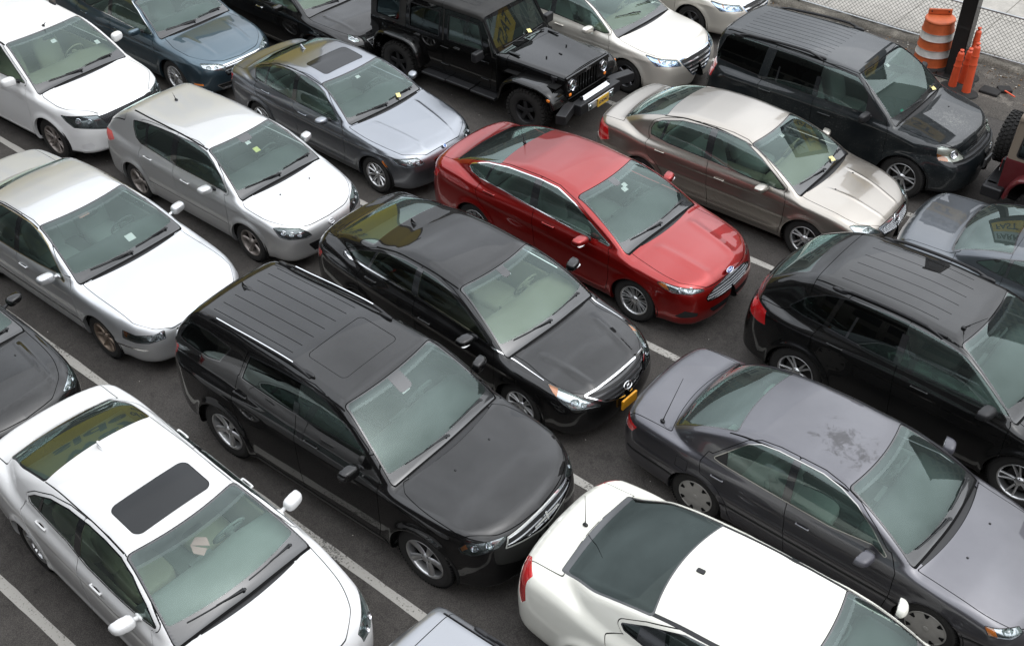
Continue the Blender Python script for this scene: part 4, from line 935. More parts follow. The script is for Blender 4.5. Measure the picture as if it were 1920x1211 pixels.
SP['pathfinder'] = car([body_lines(.98, 2.40, -2.60, 1.13, 1.09, .99, 1.2, 1.15, 1.14, -2.5), green_lines(.98, 1.77, .40, 1.66, -2.0, 1.72, rear=.80)],
    wb=2.90, r=.37, ra=.41, flare=.025, zs=.72, ws=(1.30, 1.12, .40, 1.67, .13), bl=(-2.5, 1.15, -2.2, 1.7, .12), kc=.12, kb=.10, ku=.04, tumble=.26, gcurv=.18, tall=True,
    nosez=[(.2, -.12), (.35, 0), (.6, 0), (.80, -.03), (.95, -.08), (1.1, -.2)], bot=[(-2.6, .32), (1, .24), (2.5, .26)])
SP['bluef'] = car([body_lines(.917, 2.33, -2.50, .96, .91, .76, 1.06, .95, 1.04, -1.85), green_lines(.917, 1.44, .26, 1.375, -1.2, 1.36, belt=.95)],
    wb=2.73, r=.33, ra=.36, ws=(1.10, .96, .24, 1.38, .16), bl=(-1.95, 1.06, -1.25, 1.36, .18), kc=.14, ku=.04, ridges=[([(-2.3, .76), (2.1, .72)], .008, .03)], hridges=[([(1.2, .46), (2.1, .38)], .010, .04)])
SP['accord'] = car([body_lines(.925, 2.38, -2.48, .97, .93, .80, 1.06, .96, 1.10, -1.85), green_lines(.925, 1.46, .30, 1.39, -1.2, 1.37, belt=.96)],
    wb=2.775, r=.325, ra=.36, ws=(1.18, .965, .30, 1.395, .17), bl=(-1.95, 1.07, -1.25, 1.37, .18), kc=.14, ku=.04, flare=.018, ridges=[([(-2.3, .80), (2.1, .74)], .008, .03)])
SP['topsedan'] = car([body_lines(.91, 2.36, -2.48, .96, .92, .78, 1.04, .95, 1.08, -1.85), green_lines(.91, 1.44, .28, 1.38, -1.2, 1.36, belt=.95)],
    wb=2.75, r=.33, ra=.36, ws=(1.20, .965, .28, 1.385, .17), bl=(-1.95, 1.05, -1.25, 1.36, .18), kc=.14, ku=.04, hridges=[([(1.25, .56), (2.1, .46)], .010, .03)])
SP['leftcar'] = car([body_lines(.915, 2.38, -2.48, .97, .93, .82, 1.04, .95, 1.10, -1.85), green_lines(.915, 1.45, .30, 1.39, -1.2, 1.37, belt=.95)],
    wb=2.8, r=.335, ra=.362, ws=(1.20, .965, .30, 1.395, .17), bl=(-1.95, 1.05, -1.25, 1.37, .18), kc=.14, ku=.04, hridges=[([(1.2, .60), (2.2, .50)], .014, .03)])
SP['coupe'] = car([body_lines(.915, 2.30, -2.50, .96, .92, .78, 1.10, .98, 1.10, -1.85), green_lines(.915, 1.42, .38, 1.365, -1.0, 1.36, hw=.58, belt=.98, rear=.64)],
    wb=2.75, r=.34, ra=.365, ws=(1.20, .96, .38, 1.37, .17), bl=(-2.00, 1.11, -1.03, 1.36, .24), kc=.10, ku=.06, flare=.03)
SP['convert'] = car([body_lines(.91, 2.36, -2.50, .97, .93, .80, 1.10, .98, 1.10, -1.7), green_lines(.91, 1.42, .30, 1.37, -.95, 1.355, belt=.98, rear=.66)],
    wb=2.77, r=.33, ra=.36, ws=(1.20, .96, .30, 1.375, .17), bl=(-1.74, 1.11, -1.02, 1.36, .22), kc=.14, ku=.03, flare=.012)
SP['bottom'] = car([body_lines(.91, 2.2, -2.30, 1.05, 1.0, .9, 1.1, 1.05, 1.05, -2.2), green_lines(.91, 1.68, .30, 1.60, -1.95, 1.63, rear=.74)],
    wb=2.65, r=.35, ra=.38, zs=.66, ws=(1.12, 1.05, .30, 1.61, .13), bl=(-2.28, 1.1, -2.10, 1.62, .12), kc=.12, kb=.10, ku=.04, tumble=.26, gcurv=.18, tall=True)
POSE = dict(red=(-7.620, 10.910, -.79), durango=(-6.950, 5.896, 1.86), sonata=(-7.465, 8.384, -2.01), camry=(-2.368, 8.424, -.53), altima=(-6.534, 13.562, .63), pilot=(-6.086, 16.046, 0),
    mazda=(-12.590, 8.473, .27), bmw=(-12.520, 10.975, -1.07), seville=(-12.519, 5.945, .77), lexus=(-7.308, 3.388, -2.02), mkx=(-2.403, 10.938, -1.27), jeep=(-12.008, 13.886, .87),
    pathfinder=(-17.447, 8.351, 2.21), bluef=(-17.649, 10.982, .59), accord=(-11.403, 16.166, -.77), accord2=(-11.737, 18.834, -.45), topsedan=(-16.383, 13.282, -.51), coupe=(-1.928, 6.025, 2.23),
    convert=(-1.458, 13.417, 2.6), redjeep=(-1.480, 16.186, .36), leftcar=(-12.348, 3.380, 1.24), bottom=(-2.20, 3.52, .06))
# outlines of lamps, grilles, windows and doors on each body (x forward, y left, z up; right side)
PT = {}
PT['red.head'] = [(1.732, 0.874, 0.803), (1.795, 0.841, 0.825), (1.996, 0.725, 0.778), (2.255, 0.504, 0.728), (2.270, 0.522, 0.702), (2.171, 0.687, 0.699), (1.983, 0.840, 0.714), (1.856, 0.871, 0.747)]
PT['red.amber'] = [(1.703, 0.871, 0.814), (1.835, 0.820, 0.832), (1.947, 0.847, 0.735), (1.907, 0.868, 0.693), (1.730, 0.894, 0.705)]
PT['red.Cgrille'] = [(2.317, -0.361, 0.692), (2.356, -0.335, 0.621), (2.395, 0.156, 0.529), (2.331, 0.514, 0.556), (2.307, 0.530, 0.623), (2.319, 0.075, 0.719)]
PT['red.dlo'] = [(0.973, 0.848, 1.004), (0.693, 0.803, 1.138), (0.262, 0.706, 1.317), (-0.076, 0.642, 1.393), (-0.387, 0.639, 1.405), (-0.967, 0.639, 1.368), (-1.348, 0.646, 1.296), (-1.610, 0.688, 1.206), (-1.652, 0.719, 1.160), (-1.567, 0.762, 1.110), (-1.404, 0.790, 1.084), (-0.929, 0.820, 1.079), (-0.302, 0.850, 1.049), (0.396, 0.863, 1.004), (0.840, 0.853, 1.003)]
PT['red.tail'] = [(-2.755, 0.419, 0.824), (-2.651, 0.450, 0.842), (-2.122, 0.830, 0.992), (-2.104, 0.852, 0.949), (-2.207, 0.834, 0.914), (-2.503, 0.680, 0.879)]
PT['red.fog'] = [(2.034, 0.838, 0.369), (2.163, 0.782, 0.479), (2.293, 0.654, 0.432), (2.287, 0.659, 0.373), (2.125, 0.801, 0.352)]
PT['red.Clow'] = [(2.364, 0.470, 0.453), (2.407, 0.162, 0.469), (2.401, -0.151, 0.506), (2.408, -0.200, 0.428), (2.406, 0.078, 0.329), (2.369, 0.431, 0.340)]
PT['red.hood'] = [(1.072, 0.755, 1.039), (1.285, 0.737, 0.942), (1.689, 0.764, 0.880), (1.998, 0.728, 0.774), (2.248, 0.471, 0.746), (2.305, 0.057, 0.736), (2.230, -0.422, 0.772)]
PT['durango.head'] = [(1.969, 0.874, 0.860), (2.030, 0.827, 0.929), (2.284, 0.502, 0.928), (2.304, 0.504, 0.903), (2.293, 0.612, 0.847), (2.098, 0.823, 0.782), (2.002, 0.869, 0.801)]
PT['durango.amber'] = [(1.941, 0.886, 0.851), (2.013, 0.829, 0.941), (2.060, 0.829, 0.852), (2.002, 0.871, 0.789)]
PT['durango.Cgrille'] = [(2.296, 0.503, 0.914), (2.373, 0.096, 0.876), (2.304, -0.481, 0.911), (2.344, -0.455, 0.854), (2.419, 0.103, 0.729), (2.319, 0.572, 0.813)]
PT['durango.dlo'] = [(0.748, 0.833, 1.376), (0.508, 0.782, 1.533), (0.117, 0.714, 1.665), (-0.122, 0.688, 1.705), (-0.292, 0.696, 1.710), (-0.606, 0.700, 1.710), (-1.077, 0.707, 1.668), (-1.170, 0.819, 1.355), (-0.612, 0.847, 1.357), (-0.193, 0.853, 1.355), (0.375, 0.844, 1.371)]
PT['durango.dlo2'] = [(-2.087, 0.685, 1.621), (-1.801, 0.684, 1.642), (-1.381, 0.709, 1.605), (-1.549, 0.788, 1.371), (-1.750, 0.799, 1.329), (-2.186, 0.779, 1.343), (-2.276, 0.762, 1.376), (-2.182, 0.716, 1.528)]
PT['durango.tail'] = [(-2.498, 0.790, 1.326), (-2.480, 0.768, 1.230), (-2.433, 0.821, 1.119), (-2.539, 0.809, 1.121)]
PT['durango.hood'] = [(1.086, 0.674, 1.172), (1.250, 0.827, 1.101), (1.601, 0.864, 1.063), (1.995, 0.829, 0.960), (2.230, 0.602, 0.951), (2.331, 0.091, 0.934), (2.242, -0.500, 0.969)]
PT['sonata.head'] = [(1.686, 0.744, 0.840), (1.929, 0.666, 0.792), (2.109, 0.595, 0.728), (2.280, 0.422, 0.585), (2.228, 0.569, 0.604), (2.084, 0.744, 0.621), (1.942, 0.759, 0.669), (1.841, 0.805, 0.782)]
PT['sonata.amber'] = [(1.657, 0.750, 0.844), (1.847, 0.691, 0.813), (1.879, 0.787, 0.714), (1.787, 0.801, 0.799)]
PT['sonata.Cgrille'] = [(2.103, -0.585, 0.733), (2.283, -0.366, 0.601), (2.332, -0.040, 0.508), (2.312, 0.247, 0.563), (2.227, 0.404, 0.673), (2.146, 0.465, 0.731), (2.195, 0.109, 0.727)]
PT['sonata.dlo'] = [(0.890, 0.840, 1.004), (0.668, 0.792, 1.141), (0.405, 0.743, 1.247), (0.130, 0.687, 1.330), (-0.128, 0.655, 1.370), (-0.369, 0.646, 1.383), (-0.691, 0.642, 1.380), (-0.924, 0.654, 1.355), (-1.199, 0.674, 1.295), (-1.507, 0.715, 1.195), (-1.755, 0.761, 1.077), (-1.694, 0.778, 1.061), (-1.306, 0.798, 1.061), (-0.532, 0.823, 1.087), (0.026, 0.832, 1.065), (0.523, 0.839, 1.038)]
PT['sonata.chrome'] = [(-1.774, 0.764, 1.077), (-1.721, 0.753, 1.078), (-0.541, 0.812, 1.112), (0.535, 0.831, 1.057), (0.556, 0.842, 1.027), (-0.526, 0.831, 1.067), (-1.625, 0.805, 1.036)]
PT['sonata.chromeb'] = [(0.848, 0.841, 1.006), (1.196, 0.742, 0.903), (1.667, 0.741, 0.844), (1.696, 0.764, 0.835), (1.222, 0.772, 0.891), (0.848, 0.854, 0.972)]
PT['sonata.tail'] = [(-2.474, 0.724, 0.892), (-2.422, 0.723, 0.933), (-1.975, 0.846, 0.989), (-1.988, 0.861, 0.944), (-2.245, 0.820, 0.828), (-2.470, 0.751, 0.796)]
PT['sonata.hood'] = [(1.057, 0.726, 0.972), (1.325, 0.688, 0.889), (1.637, 0.726, 0.851), (1.966, 0.669, 0.781), (2.157, 0.488, 0.718), (2.222, 0.056, 0.708), (2.104, -0.547, 0.741)]
PT['camry.head'] = [(1.785, 0.789, 0.729), (1.913, 0.726, 0.719), (2.051, 0.551, 0.695), (2.117, 0.556, 0.645), (2.054, 0.703, 0.626), (1.870, 0.815, 0.641)]
PT['camry.amber'] = [(1.758, 0.791, 0.739), (1.882, 0.746, 0.722), (1.968, 0.772, 0.630), (1.855, 0.824, 0.617)]
PT['camry.dlo'] = [(0.787, 0.822, 0.933), (0.564, 0.745, 1.130), (0.334, 0.669, 1.257), (0.129, 0.619, 1.315), (-0.092, 0.591, 1.346), (-0.323, 0.596, 1.351), (-0.590, 0.596, 1.344), (-0.791, 0.610, 1.321), (-0.913, 0.652, 1.274), (-1.232, 0.787, 0.969), (-1.127, 0.797, 0.957), (-0.673, 0.818, 0.954), (-0.273, 0.826, 0.950), (0.168, 0.826, 0.941), (0.611, 0.805, 0.987)]
PT['camry.tail'] = [(-2.327, 0.754, 0.797), (-2.163, 0.815, 0.836), (-2.153, 0.830, 0.748), (-2.274, 0.798, 0.741)]
PT['camry.hood'] = [(0.953, 0.746, 0.973), (1.236, 0.736, 0.877), (1.637, 0.727, 0.809), (1.994, 0.639, 0.707)]
PT['mkx.dlo'] = [(1.094, 0.812, 1.087), (0.824, 0.779, 1.297), (0.619, 0.742, 1.431), (0.422, 0.710, 1.536), (0.117, 0.692, 1.592), (-0.197, 0.686, 1.615), (-0.548, 0.681, 1.625), (-0.981, 0.687, 1.596), (-1.306, 0.711, 1.525), (-1.518, 0.743, 1.404), (-1.715, 0.785, 1.189), (-1.504, 0.825, 1.176), (-1.239, 0.845, 1.183), (-0.722, 0.877, 1.163), (-0.171, 0.889, 1.152), (0.662, 0.884, 1.150)]
PT['mkx.tail'] = [(-2.103, 0.785, 1.117), (-2.007, 0.841, 1.093), (-1.910, 0.881, 1.061), (-1.879, 0.917, 0.862), (-2.075, 0.865, 0.877), (-2.109, 0.815, 1.024)]
PT['altima.head'] = [(1.947, 0.754, 0.755), (2.017, 0.717, 0.780), (2.182, 0.540, 0.740), (2.332, 0.437, 0.629), (2.256, 0.606, 0.663), (2.053, 0.749, 0.684)]
PT['altima.Cgrille'] = [(2.280, -0.459, 0.687), (2.367, -0.384, 0.571), (2.407, 0.043, 0.514), (2.377, 0.305, 0.576), (2.320, 0.353, 0.669), (2.319, -0.095, 0.688)]
PT['altima.dlo'] = [(0.999, 0.811, 0.985), (0.761, 0.758, 1.132), (0.501, 0.687, 1.265), (0.167, 0.586, 1.374), (-0.078, 0.576, 1.399), (-0.309, 0.590, 1.403), (-0.605, 0.600, 1.392), (-0.901, 0.614, 1.361), (-1.210, 0.660, 1.283), (-1.326, 0.694, 1.221), (-1.363, 0.737, 1.126), (-1.338, 0.773, 1.043), (-0.996, 0.802, 1.011), (-0.239, 0.823, 1.006), (0.514, 0.834, 0.969), (0.872, 0.832, 0.959)]
PT['altima.tail'] = [(-2.509, 0.339, 0.804), (-2.198, 0.666, 1.021), (-2.183, 0.806, 0.899), (-2.280, 0.777, 0.724), (-2.386, 0.722, 0.678), (-2.387, 0.681, 0.803)]
PT['altima.hood'] = [(1.167, 0.723, 0.954), (1.459, 0.731, 0.897), (1.791, 0.722, 0.852), (2.071, 0.656, 0.770), (2.286, 0.398, 0.693), (2.292, -0.115, 0.711)]
PT['pilot.head'] = [(1.726, 0.813, 0.995), (1.780, 0.746, 1.002), (1.960, 0.565, 0.934), (2.073, 0.466, 0.797), (2.084, 0.510, 0.778), (1.969, 0.668, 0.755), (1.805, 0.838, 0.796), (1.746, 0.830, 0.888)]
PT['pilot.amber'] = [(1.725, 0.836, 0.897), (1.827, 0.774, 0.862), (1.891, 0.707, 0.811), (1.938, 0.730, 0.751), (1.790, 0.850, 0.766)]
PT['pilot.Cgrille'] = [(2.067, 0.256, 0.831), (2.074, -0.142, 0.831), (2.013, -0.742, 0.768), (2.082, -0.669, 0.719), (2.160, -0.105, 0.766), (2.171, 0.247, 0.747)]
PT['pilot.dlo'] = [(0.911, 0.909, 1.159), (0.664, 0.857, 1.350), (0.451, 0.787, 1.537), (0.277, 0.707, 1.648), (-0.040, 0.707, 1.675), (-0.315, 0.730, 1.670), (-0.735, 0.719, 1.679), (-1.136, 0.699, 1.680), (-1.558, 0.662, 1.686), (-1.990, 0.647, 1.671), (-2.076, 0.678, 1.613), (-2.178, 0.788, 1.298), (-2.092, 0.809, 1.241), (-1.337, 0.863, 1.206), (-0.729, 0.903, 1.195), (-0.289, 0.916, 1.192), (0.162, 0.914, 1.188), (0.528, 0.910, 1.195)]
PT['pilot.tail'] = [(-2.412, 0.844, 1.217), (-2.342, 0.772, 1.150), (-2.391, 0.682, 0.818), (-2.382, 0.899, 0.923)]
PT['pilot.hood'] = [(1.088, 0.766, 1.116), (1.253, 0.810, 1.077), (1.631, 0.724, 1.030), (1.967, 0.528, 0.948), (2.004, 0.119, 0.982), (1.994, -0.603, 0.957)]
PT['mazda.head'] = [(1.804, 0.767, 0.755), (1.882, 0.700, 0.758), (2.046, 0.491, 0.712), (2.134, 0.399, 0.631), (2.164, 0.360, 0.566), (2.145, 0.454, 0.553), (2.034, 0.683, 0.594), (1.927, 0.761, 0.640)]
PT['mazda.dlo'] = [(0.951, 0.799, 0.979), (0.746, 0.723, 1.167), (0.553, 0.658, 1.278), (0.358, 0.602, 1.353), (0.077, 0.577, 1.387), (-0.309, 0.599, 1.386), (-0.685, 0.610, 1.371), (-1.038, 0.619, 1.345), (-1.371, 0.639, 1.293), (-1.340, 0.686, 1.204), (-1.241, 0.745, 1.083), (-1.100, 0.772, 1.035), (-0.593, 0.798, 1.019), (-0.235, 0.810, 0.999), (0.290, 0.805, 1.001), (0.794, 0.800, 0.992)]
PT['mazda.tail'] = [(-1.794, 0.779, 0.941), (-1.733, 0.780, 0.941), (-1.693, 0.831, 0.858), (-1.775, 0.825, 0.854)]
PT['mazda.fog'] = [(2.028, 0.694, 0.331), (2.108, 0.554, 0.308), (2.129, 0.457, 0.249), (2.114, 0.459, 0.156), (2.030, 0.653, 0.223)]
PT['mazda.hood'] = [(1.138, 0.721, 0.960), (1.296, 0.796, 0.885), (1.597, 0.767, 0.832), (1.929, 0.621, 0.758), (2.153, 0.326, 0.613)]
PT['bmw.head'] = [(1.702, 0.815, 0.713), (1.981, 0.527, 0.714), (2.075, 0.440, 0.612), (2.048, 0.542, 0.592), (1.927, 0.736, 0.602), (1.833, 0.797, 0.632)]
PT['bmw.amber'] = [(1.545, 0.879, 0.655), (1.577, 0.870, 0.656), (1.669, 0.860, 0.576), (1.661, 0.866, 0.554), (1.617, 0.872, 0.568)]
PT['bmw.dlo'] = [(0.629, 0.848, 0.959), (0.457, 0.794, 1.088), (0.163, 0.685, 1.272), (-0.042, 0.647, 1.328), (-0.303, 0.625, 1.360), (-0.614, 0.629, 1.361), (-0.904, 0.628, 1.344), (-1.203, 0.630, 1.301), (-1.460, 0.646, 1.225), (-1.541, 0.699, 1.166), (-1.527, 0.751, 1.078), (-1.493, 0.786, 0.996), (-1.045, 0.820, 0.982), (-0.438, 0.847, 0.972), (0.057, 0.853, 0.958), (0.568, 0.854, 0.953)]
PT['bmw.tail'] = [(-2.255, 0.780, 0.973), (-2.208, 0.771, 0.944), (-2.300, 0.744, 0.754), (-2.371, 0.747, 0.746)]
PT['bmw.hood'] = [(0.766, 0.820, 0.959), (1.030, 0.828, 0.906), (1.465, 0.787, 0.845), (1.848, 0.675, 0.749), (2.043, 0.337, 0.695)]
PT['seville.head'] = [(1.909, 0.886, 0.702), (2.073, 0.815, 0.656), (2.255, 0.657, 0.653), (2.304, 0.539, 0.681), (2.342, 0.570, 0.577), (2.228, 0.754, 0.544), (2.075, 0.847, 0.541), (1.886, 0.901, 0.563)]
PT['seville.amber'] = [(1.887, 0.891, 0.710), (1.977, 0.867, 0.690), (1.948, 0.888, 0.542), (1.854, 0.906, 0.537)]
PT['seville.dlo'] = [(0.799, 0.901, 0.917), (0.574, 0.827, 1.090), (0.338, 0.742, 1.230), (0.138, 0.691, 1.299), (-0.123, 0.666, 1.343), (-0.382, 0.671, 1.354), (-0.858, 0.670, 1.333), (-1.583, 0.589, 1.139), (-2.255, 0.607, 0.976), (-2.165, 0.754, 0.962), (-1.441, 0.907, 0.887), (-0.947, 0.905, 0.904), (-0.325, 0.905, 0.922), (0.206, 0.891, 0.940), (0.564, 0.856, 1.021)]
PT['seville.hood'] = [(0.995, 0.782, 0.939), (1.524, 0.794, 0.873), (1.999, 0.782, 0.792), (2.193, 0.697, 0.663), (2.305, 0.507, 0.692)]
PT['lexus.Lhead'] = [(1.873, 0.936, 0.663), (2.035, 0.917, 0.625), (2.145, 0.823, 0.564), (2.237, 0.571, 0.551), (2.240, 0.543, 0.585), (2.166, 0.624, 0.685), (2.015, 0.816, 0.637)]
PT['lexus.dlo'] = [(1.010, 0.809, 1.039), (0.793, 0.749, 1.176), (0.517, 0.680, 1.301), (0.299, 0.645, 1.353), (0.027, 0.636, 1.374), (-0.242, 0.638, 1.381), (-0.588, 0.655, 1.363), (-0.893, 0.687, 1.311), (-1.159, 0.737, 1.214), (-1.283, 0.767, 1.130), (-1.227, 0.788, 1.086), (-0.941, 0.802, 1.084), (-0.494, 0.817, 1.086), (-0.117, 0.841, 1.027), (0.349, 0.843, 1.013), (0.715, 0.835, 1.019)]
PT['pathfinder.head'] = [(1.803, 0.908, 0.939), (1.891, 0.852, 0.921), (2.250, 0.516, 0.909), (2.360, 0.386, 0.673), (2.362, 0.396, 0.642), (2.026, 0.854, 0.743), (1.907, 0.891, 0.831)]
PT['pathfinder.amber'] = [(1.779, 0.911, 0.952), (1.869, 0.898, 0.882), (1.995, 0.866, 0.755), (1.889, 0.904, 0.748)]
PT['pathfinder.Cgrille'] = [(2.252, 0.505, 0.910), (2.311, 0.155, 0.902), (2.271, -0.434, 0.912), (2.233, -0.584, 0.904), (2.292, -0.519, 0.834), (2.383, 0.109, 0.701), (2.374, 0.335, 0.618), (2.361, 0.390, 0.663)]
PT['pathfinder.fog'] = [(2.083, 0.834, 0.444), (2.211, 0.738, 0.488), (2.243, 0.700, 0.437), (2.226, 0.721, 0.367), (2.138, 0.803, 0.346), (2.070, 0.839, 0.356)]
PT['pathfinder.hood'] = [(1.189, 0.746, 1.151), (1.342, 0.842, 1.063), (1.665, 0.855, 1.032), (1.901, 0.809, 0.923), (2.240, 0.505, 0.925), (2.322, 0.037, 0.890), (2.259, -0.496, 0.906)]
PT['bluef.head'] = [(1.966, 0.708, 0.733), (2.182, 0.480, 0.698), (2.256, 0.375, 0.642), (2.278, 0.425, 0.567), (2.146, 0.670, 0.635), (2.056, 0.736, 0.671)]
PT['bluef.amber'] = [(1.874, 0.848, 0.377), (2.068, 0.782, 0.387), (2.070, 0.777, 0.347), (1.874, 0.843, 0.337)]
PT['bluef.hood'] = [(1.064, 0.704, 0.941), (1.466, 0.801, 0.869), (1.909, 0.740, 0.773), (2.092, 0.543, 0.746)]
PT['accord.head'] = [(1.728, 0.834, 0.839), (1.904, 0.760, 0.803), (2.043, 0.688, 0.788), (2.194, 0.490, 0.750), (2.295, 0.467, 0.646), (2.203, 0.664, 0.671), (1.946, 0.802, 0.663), (1.854, 0.813, 0.723)]
PT['accord.amber'] = [(1.934, 0.750, 0.788), (1.971, 0.735, 0.783), (2.027, 0.741, 0.729), (2.006, 0.759, 0.708)]
PT['accord.Cgrille'] = [(2.209, 0.470, 0.743), (2.259, 0.339, 0.724), (2.300, -0.066, 0.702), (2.221, -0.456, 0.737), (2.256, -0.463, 0.702), (2.341, -0.161, 0.636), (2.379, -0.021, 0.485), (2.366, 0.194, 0.391), (2.352, 0.341, 0.531), (2.294, 0.444, 0.658)]
PT['accord.hood'] = [(1.026, 0.729, 1.009), (1.203, 0.795, 0.917), (1.585, 0.820, 0.874), (1.903, 0.761, 0.824), (2.124, 0.564, 0.777), (2.253, 0.332, 0.730), (2.289, -0.081, 0.714), (2.205, -0.480, 0.745)]
PT['topsedan.head'] = [(2.002, 0.619, 0.801), (2.053, 0.569, 0.788), (2.197, 0.516, 0.715), (2.224, 0.494, 0.695), (2.189, 0.612, 0.689), (2.088, 0.684, 0.743)]
PT['leftcar.Lhead'] = [(1.887, 0.812, 0.801), (2.015, 0.809, 0.715), (2.102, 0.777, 0.658), (2.157, 0.730, 0.660), (2.202, 0.541, 0.738), (2.089, 0.651, 0.784)]
PT['coupe.tail'] = [(-2.384, 0.540, 0.993), (-2.282, 0.584, 1.061), (-2.248, 0.631, 1.064), (-2.262, 0.824, 0.742), (-2.378, 0.739, 0.602), (-2.347, 0.741, 0.849)]
PT['coupe.Ltail'] = [(-2.416, 0.667, 0.939), (-2.328, 0.677, 1.080), (-2.227, 0.786, 1.070), (-2.239, 0.765, 1.034), (-2.299, 0.614, 1.045)]
# ------------------------------------------------------------------ details of the parked cars
def doors4(S, xA, xB, xC, belt, sill=.30, xC2=None, B2=-.06):
    """two doors a side: front edge xA, middle post xB, rear edge of the rear door xC"""
    wb, ra, r = S['wb'], S['ra']+.075, S['r']; sb = belt
    fr = [(xA-.02, sill), (xA+.02, .55), (xA+.01, belt-.10), (xA-.10, belt+.06), (xB-.3, belt+.06), (xB-.3, sill)]
    ax = -wb/2; arc = []
    for t in range(0, 7):
        a = math.radians(8+t*13); arc.append((ax+ra*math.cos(a), r+ra*math.sin(a)))
    arc = [(x, z) for x, z in arc if x > xC+.02]
    rr = [(xB+.3, sill), (xB+.3, belt+.06), (xC+.05, belt+.06), (xC, belt-.06)]+arc[::-1]+[(ax+ra+.02, sill+.04), (ax+ra+.06, sill)]
    return [(fr, (xB, xB+B2), (9, 9)), (rr, (-9, -9) if xC2 is None else xC2, (xB, xB+B2))]
def bpost(xB, w=.075, tilt=-.07, m=None):
    return ([(xB+w, .8), (xB-w, .8), (xB-w+tilt, 1.5), (xB+w*.6+tilt, 1.5)], m or M_frit)
def post(x0, x1, w=.02, m=None): return ([(x0+w, .9), (x0-w, .9), (x1-w, 1.45), (x1+w, 1.45)], m or M_frit)
def hood(S, **k):
    xf = S['xf']; d = dict(hood_side=[(.6, .74), (1.2, .78), (xf-.7, .74), (xf-.35, .62), (xf-.15, .40)], hood_front=[(0, xf-.10), (.35, xf-.14), (.6, xf-.30), (.8, xf-.6)], hood_rear=(S['ws'][0]+.05, .18)); d.update(k); return d
def tails(S, z0, z1, inner=.42, back=.34, **k):
    xr, w = S['xr'], S['w']; return dict(kind='tail_light', pts=[(xr+.0, inner, z1-.01), (xr+.0, inner, z0+.02), (xr+.10, w-.12, z0), (xr+back*.7, w-.02, z0+.03), (xr+back, w-.04, z1-.02), (xr+.12, w-.12, z1)], dir=(-.70, .70, .15), **k)
G2 = [G_side]*4; GP = [G_side, G_dark, G_dark, G_dark]; GB = [G_dark]*4
W10 = dict(n=10, kind='twin', sw=.020); W5 = dict(n=5, kind='wide', sw=.052); W5T = dict(n=5, kind='twin', sw=.045); W7 = dict(n=7, kind='twin', sw=.028)
def up(k, **d):
    S = SP[k]; S.update(hood(S)); S.update(gside=G2, pillars=[], panes=[], doors=[], handles=[], jets=[]); S.update(d); return S
P_red = paint('ruby_red_paint', (.27, .004, .003), .70, .30, dirt=.03)
P_black = paint('black_paint', (.0015, .0015, .0017), 0., .5, dirt=.012)
P_black2 = paint('black_paint_dusty', (.0018, .002, .0022), 0., .5, dirt=.02)
P_durango = paint('black_paint_clean', (.0015, .0015, .0018), 0., .5, dirt=.014)
P_pilot = paint('dark_blue_green_paint', (.0035, .006, .008), .1, .45, dirt=.05, dust=(.36, .36, .33), spots=.12, smear=(1.62, .0, .55, .62, (.36, .36, .33), 26, .42, .62, .42))
P_white = paint('white_paint', (.66, .66, .655), 0., .4, dirt=.12)
P_cream = paint('cream_white_paint', (.70, .69, .62), 0., .4, dirt=.03)
P_champ = paint('champagne_pearl_paint', (.60, .57, .51), .5, .35, dirt=.05)
P_altima = paint('dusty_gold_metallic_paint', (.36, .33, .29), .90, .31, dirt=.12, dust=(.40, .385, .36))
P_camry = paint('slate_violet_metallic_paint', (.092, .091, .102), .85, .36, dirt=.10, dust=(.28, .27, .28), smear=(-.10, -.12, .42, .30, (.03, .028, .03), 8.5, .36, .48, .8))
P_silver = paint('silver_metallic_paint', (.60, .61, .62), .85, .46, dirt=.06, dust=(.45, .44, .42))
P_silverc = paint('silver_metallic_paint_dusty', (.58, .585, .585), .85, .46, dirt=.10, dust=(.45, .44, .42))
P_bmw = paint('steel_grey_metallic_paint', (.235, .25, .275), .92, .28, dirt=.04)
P_blue = paint('teal_blue_metallic_paint', (.05, .085, .11), .8, .34, dirt=.03)
P_conv = paint('grey_blue_metallic_paint', (.085, .095, .108), .75, .33, dirt=.05)
P_maroon = paint('maroon_paint', (.10, .008, .012), .2, .4, dirt=.10)
P_jeep = paint('black_offroader_paint', (.0010, .0010, .0011), 0., .5, dirt=.006)
pt = lambda c, *n: [PT['%s.%s' % (c, a)] for a in n]
D_HL = (.72, .62, .32)
def HL(c, subs=True, bowls=(), **k): return dict(kind='headlight', pts=PT[c+'.head'], dir=D_HL, subs=[(PT[c+'.amber'], M_amber)] if subs and c+'.amber' in PT else [], bowls=list(bowls), **k)
def hull(P):
    P = sorted(set(P), key=lambda q: (q[1], q[2])); cr = lambda o, a, b: (a[1]-o[1])*(b[2]-o[2])-(a[2]-o[2])*(b[1]-o[1])
    def half(Q):
        h = []
        for q in Q:
            while len(h) > 1 and cr(h[-2], h[-1], q) <= 0: h.pop()
            h.append(q)
        return h[:-1]
    return half(P)+half(P[::-1])
def GR(c, **k): return dict(pts=hull([(x, s*abs(y), z) for x, y, z in PT[c+'.Cgrille'] for s in (1, -1)]), dir=(1, 0, .25), **k)
M_grsilver = mat('satin_silver_bar', (.42, .43, .44), .22, 1.)
